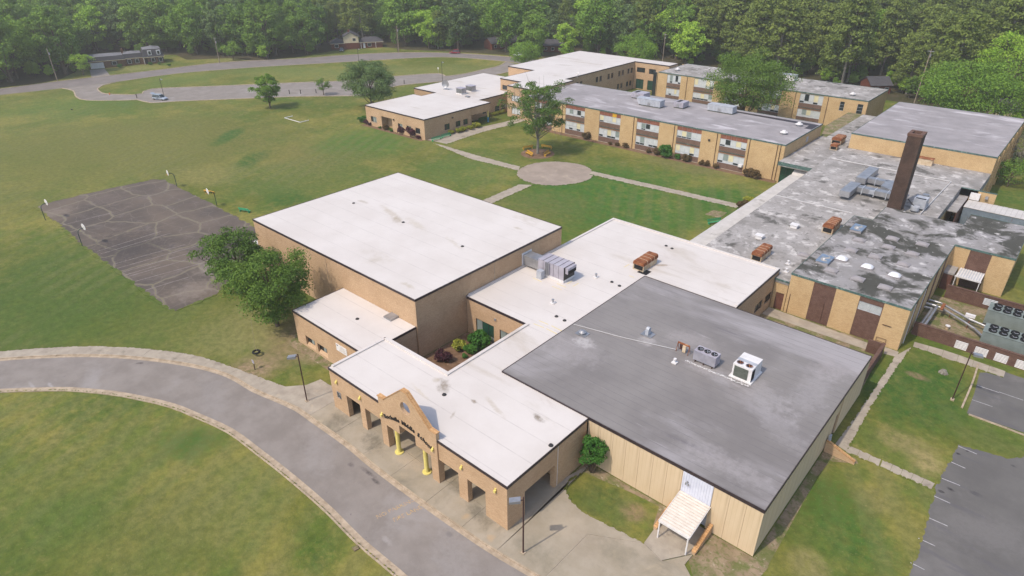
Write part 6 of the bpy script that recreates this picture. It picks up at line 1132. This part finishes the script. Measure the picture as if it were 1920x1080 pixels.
# ================================================================ plants
def leaves(cl, n_per, size, rng, jit=.75, up=.35):
    V = []; tot = 0
    for (c, r) in cl:
        n = max(6, int(n_per*(r[0]*r[1]+r[0]*r[2]+r[1]*r[2])/3)) if n_per < 0 else n_per
        d = rng.normal(size=(n, 3)); d /= np.linalg.norm(d, axis=1)[:, None]; d[:, 2] = np.where(d[:, 2] < -.45, -d[:, 2], d[:, 2])
        p = np.array(c)+d*np.array(r)*rng.uniform(.55, 1.08, (n, 1))
        nrm = d+rng.normal(size=(n, 3))*jit+np.array([0, 0, up]); nrm /= np.linalg.norm(nrm, axis=1)[:, None]
        u = np.cross(nrm, rng.normal(size=(n, 3))); u /= np.linalg.norm(u, axis=1)[:, None]; v = np.cross(nrm, u)
        s = size*rng.uniform(.6, 1.3, (n, 1)); b = nrm*s*.18
        V.append(np.stack([p-u*s*.5-b, p-v*s*.32, p+u*s*.5-b, p+v*s*.32], 1).reshape(-1, 3))
    return np.concatenate(V)
def quads_mesh(name, V, m):
    n = len(V)//4; me = bpy.data.meshes.new(name); me.vertices.add(len(V)); me.vertices.foreach_set('co', V.astype('f').ravel())
    me.loops.add(len(V)); me.loops.foreach_set('vertex_index', np.arange(len(V), dtype='i')); me.polygons.add(n); me.polygons.foreach_set('loop_start', np.arange(0, len(V), 4, dtype='i')); me.polygons.foreach_set('loop_total', np.full(n, 4, 'i'))
    me.update(calc_edges=True); me.materials.append(m); return me
def add_mesh(name, me, parent): o = bpy.data.objects.new(name, me); COL.objects.link(o); o.parent = parent; return o
def decid(h, rx, m, seed, K=46, n_per=80, leaf=.5, base=.22, cr=.30, label=None, sparse=False, trunk='bark', loc=None, name='tree', limbs=14, ry=None, bush=False, drop=0, group=None, asym=.0):
    rng = np.random.default_rng(seed); t = empty(name, (0, 0, 0), 0, label, 'tree', group); z0 = h*base; cz = (h+z0)/2; rz = (h-z0)/2; ry = ry or rx; cl = []
    for i in range(K):
        d = rng.normal(size=3); d /= np.linalg.norm(d); d[2] = d[2]*.9+.08
        f = rng.uniform(.5, .9) if not sparse else rng.uniform(.45, 1.0); wob = 1+.22*math.sin(3*math.atan2(d[1], d[0])+seed)+rng.uniform(-.12, .12)
        r = cr*rx*rng.uniform(.65, 1.25)
        cl.append(((d[0]*rx*f*wob+asym*rx*d[2], d[1]*ry*f*wob, cz+d[2]*rz*f), (r, r, r*rng.uniform(.6, .85))))
    me = quads_mesh('crown', leaves(cl, n_per, leaf, rng), LM[m]); add_mesh('crown', me, t)
    tb = MB(); tr = max(.12, h*(.022 if not sparse else .015))
    if not bush: tb.tube((0, 0, 0), (0, 0, z0+rz*.5), tr*1.25, tr*.75, 9); tb.tube((0, 0, z0+rz*.5), (0, 0, cz+rz*.5), tr*.75, tr*.3, 7)
    tbo = tb.build('trunk', M[trunk], t, world=False) if not bush else None
    lb = MB(); order = sorted(range(K), key=lambda i: rng.random())[:limbs]
    for i in order:
        c = np.array(cl[i][0]); s = np.array([0, 0, rng.uniform(z0*.75, max(z0*.8, min(c[2], cz)))]) if not bush else np.array([rng.normal()*.1, rng.normal()*.1, 0.]); mid = (s+c)/2+np.array([0, 0, -.04*h]) if not sparse else s*.45+c*.55+rng.normal(size=3)*.25
        lb.tube(s, mid, tr*.5, tr*.33, 6, False); lb.tube(mid, c, tr*.33, tr*.1, 5, False)
        if sparse:
            for _ in range(3): e = c+rng.normal(size=3)*rx*.28; lb.tube(mid*.4+c*.6, e, tr*.16, tr*.05, 4, False)
    if lb.v: lb.build('limbs', M[trunk], t, world=False)
    return t
def pine(h, rx, seed, K=34, n_per=70, leaf=.5, label=None, group=None, base=.42, name='pine_tree'):
    rng = np.random.default_rng(seed); t = empty(name, (0, 0, 0), 0, label, 'tree', group); cl = []; lb = MB(); bx, by = rng.normal()*.5, rng.normal()*.5
    for i in range(K):
        f = (i+rng.random())/K; z = h*(base+(.98-base)*f); R_ = rx*(1-.62*f**1.5)*rng.uniform(.45, 1.0); a = rng.uniform(0, 2*math.pi) if i % 2 else i*2.4
        c = (R_*math.cos(a)+bx*f, R_*math.sin(a)+by*f, z); r = rx*rng.uniform(.26, .42); cl.append((c, (r, r, r*.55))); lb.tube((bx*f*.9, by*f*.9, z-h*.04), c, h*.005, h*.002, 4, False)
    add_mesh('crown', quads_mesh('crown', leaves(cl, n_per, leaf, rng, .8, .5), LM['pine']), t)
    tb = MB(); tb.tube((0, 0, 0), (bx*.5, by*.5, h*.5), h*.016, h*.012, 8, False); tb.tube((bx*.5, by*.5, h*.5), (bx, by, h*.97), h*.012, h*.003, 7, False); tb.build('trunk', M['lbark'], t, world=False); lb.build('limbs', M['bark'], t, world=False)
    return t
def place(t, x, y, rz=0): t.location = (x, y, 0); t.rotation_euler = (0, 0, rz); return t
# single trees near the school
place(decid(12.6, 6.6, 'yard', 3, 90, 220, .30, .04, .25, 'big broad green tree overlapping the gymnasium wall, nearer the side block', limbs=26, ry=6.0), -78.2, 36.6)
place(decid(10.8, 5.4, 'yard', 9, 64, 210, .30, .06, .26, 'big green tree left of its twin, over the edge of the cracked court', limbs=22, asym=-.1), -91.5, 38.5)
place(decid(11.0, 4.8, 'mid', 14, 70, 190, .34, .08, .25, 'leafy tree standing alone on the field near the white pipe frame', limbs=18), *at(507, 203))
place(decid(5.6, 2.9, 'dark', 17, 22, 120, .25, .22, .34, 'small neat round tree beside the school road'), *at(607, 178))
place(decid(15.2, 9.2, 'grey', 21, 130, 260, .36, .04, .24, 'big dense round grey green tree left of the west wing', limbs=10), -172.5, 126.5)
place(decid(18.0, 8.0, 'yard', 29, 92, 150, .36, .2, .19, 'tall airy tree with pale limbs ringed by yellow benches', sparse=True, trunk='lbark', limbs=40), -102.0, 124.4)
place(decid(21.5, 11.6, 'yard', 33, 140, 240, .38, .06, .24, 'large dense green tree between the two classroom wings'), -74.5, 183)
place(decid(10.5, 7.5, 'mid', 37, 60, 150, .38, .1, .28, 'bright green bushy tree behind the two storey white roof'), *at(983, 128))
place(decid(15.5, 9.5, 'mid', 41, 70, 150, .42, .08, .26, 'light green domed tree above the white roofed wing'), -137.5, 226)
place(decid(18.5, 16.5, 'mid', 45, 150, 170, .46, .08, .2, 'very large spreading green tree behind the rear gymnasium', ry=11), -25, 218)
place(decid(24, 11, 'bright', 49, 90, 150, .46, .12, .24, 'tall bright spring green tree at the right edge above the spreading tree'), -20, 248)
place(decid(8.5, 4.4, 'bright', 53, 34, 110, .32, .15, .3, 'small bright tree at the left end of the ranch house'), *at(157, 141))
place(decid(16, 11.5, 'dark', 57, 90, 150, .46, .08, .24, 'wide dark oak shading the street between two driveways'), *at(520, 105))
place(decid(8, 4.5, 'mid', 59, 30, 110, .36, .12, .3, 'small green tree by the street right of the utility pole'), *at(438, 113))
place(decid(5.2, 1.45, 'shr', 63, 30, 170, .2, .02, .36, 'large leafy green shrub in the corner between brick wall and panelled hall', bush=True, name='shrub'), -27.3, 42.9)
place(decid(14, 5, 'needle', 67, 16, 26, .3, .3, .2, 'bare grey dead tree in front of the dark house', sparse=True, trunk='lbark', limbs=16), *at(1058, 100))
place(decid(6, 4.5, 'dark', 71, 26, 130, .3, .05, .32, 'dark green tree on the lawn right of the rear gymnasium'), *at(1888, 350)); place(decid(7, 4.5, 'needle', 73, 26, 90, .3, .05, .3, 'grey twiggy tree at the right edge beside the lawn', sparse=True, trunk='lbark'), *at(1912, 310))
# shrubs
SHP = {k: decid(1.0, .55, k, 80+i, 16, 170, .13, .02, .5, 'shrub', name='shrub', bush=True, limbs=3) for i, k in enumerate(['shr', 'maroon', 'ysh', 'brownsh'])}
used = {}
for k, px, py, s, l in [('shr', 680, 229, 2.2, 'green shrub at the far left corner of the west wing'), ('maroon', 687.5, 233, 1.6, 'maroon shrub beside the green one at the west wing corner'), ('maroon', 693.5, 235.5, 1.1, 'small maroon shrub left of the recessed entry'), ('shr', 712.5, 241, .8, 'tiny green shrub left of the recessed entry of the west wing'), ('brownsh', 724, 243, 1.7, 'brownish shrub at the recessed entry of the west wing'), ('shr', 734, 247, .8, 'tiny green shrub right of the recessed entry of the west wing'),
                        ('maroon', 756, 251, 2.6, 'dark maroon ball shrub under the middle window'), ('maroon', 773, 256, 3.4, 'largest dark maroon ball shrub below the right window'), ('maroon', 785, 261, 1.3, 'small dark maroon shrub near the corner of the west wing'), ('ysh', 846, 251.5, 1.4, 'yellow shrub nearest the green benches'), ('ysh', 859, 249, 1.6, 'yellow shrub second from the green benches'), ('ysh', 869, 246.3, 1.7, 'yellow shrub third from the green benches'), ('ysh', 881, 243.3, 1.6, 'yellow shrub fourth from the green benches'), ('ysh', 894, 239.5, 1.9, 'yellow shrub nearest the porch, roundest'),
                        ('brownsh', 1099, 260.5, 2.0, 'brown shrub at the left of the classroom wing bed'), ('brownsh', 1144, 271.5, .9, 'tiny brown shrub in the classroom bed left of the second bay edge'), ('brownsh', 1157, 274, 1.0, 'tiny brown shrub under the second ribbon window'), ('brownsh', 1173, 277, 1.4, 'brown shrub right of the second ribbon window'), ('brownsh', 1215, 286.5, 1.1, 'low brown shrub under the third ribbon window'), ('brownsh', 1230.5, 290, 1.7, 'brown shrub left of the green cone shrub'), ('shr', 1248, 296, 2.9, 'pointed green shrub standing in the classroom bed'), ('shr', 1270, 299, 1.2, 'small green shrub right of the pointed one'), ('brownsh', 1286, 303, 1.8, 'brown shrub under the fourth ribbon window'), ('brownsh', 1314, 309, 1.2, 'brown shrub under the wall lamp, left'), ('brownsh', 1324, 311, 1.3, 'brown shrub under the wall lamp, right'), ('brownsh', 1341, 315.5, 1.1, 'low brown shrub at the fifth ribbon window'), ('brownsh', 1401.5, 330, 2.0, 'olive brown shrub left of the classroom wing corner, first'), ('brownsh', 1416, 334, 2.1, 'olive brown shrub left of the classroom wing corner, second'),
                        ('ysh', 1401.5, 381, 1.8, 'yellow shrub poking up beside the covered walk'), ('brownsh', 1391, 392, 2.0, 'brownish scrubby shrub where the walk meets the covered walkway'),
                        ('maroon', 832, 677, 1.9, 'maroon shrub in the planted court'), ('ysh', 860, 655, 1.7, 'yellow green shrub in the planted court'), ('shr', 884, 661, 1.6, 'low green shrub in the planted court'), ('shr', 885, 641, 1.3, 'small green shrub by the court window'), ('shr', 900, 655, 2.3, 'tall dark green shrub in the planted court'), ('shr', 872, 671, .7, 'tiny green plant in the planted court'),
                        ('shr', 225, 127, 1.8, 'green shrub at the ranch house garage'), ('shr', 283, 122, 1.5, 'green shrub by the ranch house porch'), ('shr', 299, 121, 1.2, 'small green shrub at the right of the ranch house'), ('shr', 318, 124, 1.2, 'low shrub alone on the ranch house lawn')]:
    first = k not in used; used[k] = 1; X, Y = at(px, py); spawn(SHP[k], first, (X, Y, 0), random.uniform(0, 6), l, (s, s, s*(1.25 if 'pointed' in l or 'tall' in l else .9)), 'shrubs around the school'); 
for px, py, a_, l in [(934, 215, 5.5, 'long trimmed green hedge below the west wing windows'), (908, 226, 4.0, 'dark green hedge by the porch column')]:
    X, Y = at(px, py); rng = np.random.default_rng(int(px)); t = empty('hedge', (X, Y, 0), 0, l, 'hedge'); cl = [((0+rng.normal()*.2, y, .6), (.75, .7, .6)) for y in np.linspace(-a_/2, a_/2, 9)]; add_mesh('foliage', quads_mesh('foliage', leaves(cl, 160, .2, rng), LM['ysh' if px > 920 else 'shr']), t)
for o in bpy.data.objects:
    if o.get('category') == 'tree' and o.name.startswith('shrub'): o['category'] = 'shrub'
# ================================================================ the wood
PR = {}
for k, args in {'pine0': (25, 6.0, 101), 'pine1': (27, 6.6, 102), 'pine2': (23, 5.6, 103)}.items(): PR[k] = pine(*args, label='p', K=64, n_per=85, leaf=.85, base=.24)
for i, (k, h, r, m) in enumerate([('dark0', 22, 9, 'dark'), ('dark1', 26, 7.2, 'dark'), ('mid0', 21, 8.2, 'mid'), ('mid1', 25, 9.8, 'mid'), ('bright0', 20, 7.4, 'bright'), ('grey0', 24, 8.0, 'grey')]):
    PR[k] = decid(h, r, m, 120+i, [70, 95, 60, 84, 70, 100][i], [110, 90, 130, 100, 110, 80][i], .85, .03, [.29, .22, .32, .25, .28, .21][i], label='p', limbs=12, asym=[0, .2, -.15, .1, -.2, .1][i])
LBL = {'pine': ('tall olive green pine in the dense wood beyond the school', 'pines of the wood beyond the school'), 'dark': ('dark green broadleaf tree in the dense wood beyond the school', 'dark green trees of the wood'), 'mid': ('mid green broadleaf tree in the dense wood beyond the school', 'mid green trees of the wood'), 'bright': ('bright yellow green tree in the dense wood beyond the school', 'bright green trees of the wood'), 'grey': ('greyish green broadleaf tree in the dense wood beyond the school', 'greyish green trees of the wood')}
bx_, by_ = [p[0] for p in FB], [p[1] for p in FB]
HS = [(o.location.x, o.location.y, o.rotation_euler.z) for o in bpy.data.objects if o.get('category') == 'house']
cand = []; sp = 9.6; rng = np.random.default_rng(5)
for gx in np.arange(-760, 260, sp):
    for gy2 in np.arange(-40, 760, sp):
        x, y = gx+rng.uniform(-.42, .42)*sp, gy2+rng.uniform(-.42, .42)*sp; dist = math.hypot(x, y)
        if (np.array([x, y, -CAMH])@FW) < 20 or dist > 700: continue
        px, py = proj(x, y)
        if px < -330 or px > 2250: continue
        if py > np.interp(px, bx_, by_)-2.5: continue
        if 2 > 1 and (x > -160 and x < 0 and y < 228): continue
        bad = False
        for hi, (hx, hy, hr) in enumerate(HS):
            dx, dy = x-hx, y-hy; u = dx*math.cos(hr)+dy*math.sin(hr); v = -dx*math.sin(hr)+dy*math.cos(hr)
            if (-6 < u < HLEN[hi]+5 and -16 < v < 15) if hi < 2 else (-4 < u < HLEN[hi]+4 and -6.5 < v < 13): bad = True
        if bad: continue
        if 150 < px < 345 and py > 101: continue
        if math.hypot(x+25, y-218) < 13 or math.hypot(x+20, y-248) < 11 or math.hypot(x+137.5, y-226) < 9: continue
        cand.append((dist, x, y, px))
cand.sort(); print('forest', len(cand))
def kind(px, r, dist):
    if px > 1290: return ('pine%d' % int(r*2.99)) if r < .9 or dist < 300 else ('bright0' if r > .96 else 'mid0')
    if px > 600: return ['pine0', 'pine1', 'dark0', 'dark1', 'mid0', 'mid1', 'dark0', 'pine2', 'grey0', 'bright0'][int(r*10)]
    return ['dark0', 'dark1', 'mid0', 'mid1', 'dark0', 'grey0', 'mid1', 'bright0', 'dark1', 'mid0'][int(r*10)]
seen = set(); NI = 230; rest = {}
for i, (dist, x, y, px) in enumerate(cand):
    k = kind(px, rng.random(), dist); sc = rng.uniform(.58, 1.2)
    if i < NI:
        l, g_ = LBL[k.rstrip('012')]; where = next(s_ for lim, s_ in ((110, 'left of the ranch house'), (330, 'behind the ranch house'), (620, 'across the street from the oval lawn'), (920, 'round the beige gabled house'), (1090, 'round the low red brick house'), (1300, 'behind the two storey white roof'), (1480, "behind the rear classroom wing's left half"), (1660, "behind the rear classroom wing's right end"), (9999, 'behind the rear gymnasium')) if px < lim)
        row = 'front row' if math.hypot(x, y) < 14+math.hypot(*at(px, np.interp(px, bx_, by_))) else 'deeper row'
        l = l.replace(' in the dense wood beyond the school', ', '+row+' of wood '+where); spawn(PR[k], k not in seen, (x, y, 0), rng.uniform(0, 6.28), l, (sc*rng.uniform(.9, 1.1), sc*rng.uniform(.9, 1.1), sc), g_); seen.add(k)
    else: rest.setdefault(k, []).append((x, y, sc, rng.uniform(0, 6.28)))
# undergrowth filling the gaps under and before the trees
und = []
for (dist, x, y, px) in cand:
    if dist < 420:
        for _ in range(2): und.append((x+rng.uniform(-6, 6), y+rng.uniform(-6, 6), ['mid0', 'dark0', 'bright0', 'dark1'][int(rng.random()*4)], rng.uniform(.16, .34), rng.uniform(0, 6)))
# far wood: one object, geometry nodes put the same crowns and trunks on points
far = bpy.data.meshes.new('far_wood'); pts = []; kk_ = []; scs = []; rots = []; names = list(PR)
for k, L_ in rest.items():
    for x, y, s, r_ in L_: pts.append((x, y, 0)); kk_.append(names.index(k)); scs.append(s); rots.append(r_)
far.from_pydata(pts, [], [])
for nm, tp, vals in (('k', 'INT', kk_), ('s', 'FLOAT', scs), ('r', 'FLOAT', rots)): far.attributes.new(nm, tp, 'POINT').data.foreach_set('value', vals)
fo = bpy.data.objects.new('far_wood', far); COL.objects.link(fo); tag(fo, 'dense mixed wood stretching away behind the first trees', 'wood', kind='stuff')
ng = bpy.data.node_groups.new('scatter', 'GeometryNodeTree'); ng.interface.new_socket('Geometry', in_out='INPUT', socket_type='NodeSocketGeometry'); ng.interface.new_socket('Geometry', in_out='OUTPUT', socket_type='NodeSocketGeometry')
gi, go = ng.nodes.new('NodeGroupInput'), ng.nodes.new('NodeGroupOutput'); jn = ng.nodes.new('GeometryNodeJoinGeometry'); ng.links.new(jn.outputs[0], go.inputs[0])
def attr(n, tp): a = ng.nodes.new('GeometryNodeInputNamedAttribute'); a.data_type = tp; a.inputs[0].default_value = n; return a.outputs[0]
ka, sa, ra = attr('k', 'INT'), attr('s', 'FLOAT'), attr('r', 'FLOAT'); cx3 = ng.nodes.new('ShaderNodeCombineXYZ'); ng.links.new(ra, cx3.inputs[2])
for k, root in PR.items():
    cmp = ng.nodes.new('FunctionNodeCompare'); cmp.data_type = 'INT'; cmp.operation = 'EQUAL'; ng.links.new(ka, cmp.inputs[2]); cmp.inputs[3].default_value = names.index(k)
    for part in kids(root):
        if part.name.startswith('limbs'): continue
        oi = ng.nodes.new('GeometryNodeObjectInfo'); oi.transform_space = 'ORIGINAL'; oi.inputs[0].default_value = part; oi.inputs[1].default_value = True
        ip = ng.nodes.new('GeometryNodeInstanceOnPoints'); ng.links.new(gi.outputs[0], ip.inputs['Points']); ng.links.new(cmp.outputs[0], ip.inputs['Selection']); ng.links.new(oi.outputs['Geometry'], ip.inputs['Instance'])
        ng.links.new(cx3.outputs[0], ip.inputs['Rotation']); ng.links.new(sa, ip.inputs['Scale']); ng.links.new(ip.outputs[0], jn.inputs[0])
md = fo.modifiers.new('scatter', 'NODES'); md.node_group = ng
um = bpy.data.meshes.new('undergrowth'); um.from_pydata([(u[0], u[1], 0) for u in und], [], [])
for nm, tp, vals in (('k', 'INT', [names.index(u[2]) for u in und]), ('s', 'FLOAT', [u[3] for u in und]), ('r', 'FLOAT', [u[4] for u in und])): um.attributes.new(nm, tp, 'POINT').data.foreach_set('value', vals)
uo = bpy.data.objects.new('undergrowth', um); COL.objects.link(uo); tag(uo, 'bushy green undergrowth filling the edge and floor of the wood', 'undergrowth', kind='stuff'); uo.modifiers.new('scatter', 'NODES').node_group = ng
for k, root in PR.items():
    if k not in seen: print('unused proto', k); 
# ================================================================ light haze in the air
HZ = 0.00036
if HZ > 0:
    hb = MB().box(-900, 500, -120, 900, -1, 58).build('haze', bpy.data.materials.new('haze_air')); tag(hb, 'thin pale haze in the air over the whole place', 'haze', kind='stuff')
    hm = hb.data.materials[0]; hm.use_nodes = True; nt = hm.node_tree; nt.nodes.remove(nt.nodes['Principled BSDF']); pv = nt.nodes.new('ShaderNodeVolumePrincipled'); pv.inputs['Color'].default_value = (1, .96, .86, 1); pv.inputs['Density'].default_value = HZ; pv.inputs['Anisotropy'].default_value = .2
    nt.links.new(pv.outputs[0], nt.nodes['Material Output'].inputs['Volume'])
bpy.context.view_layer.update()
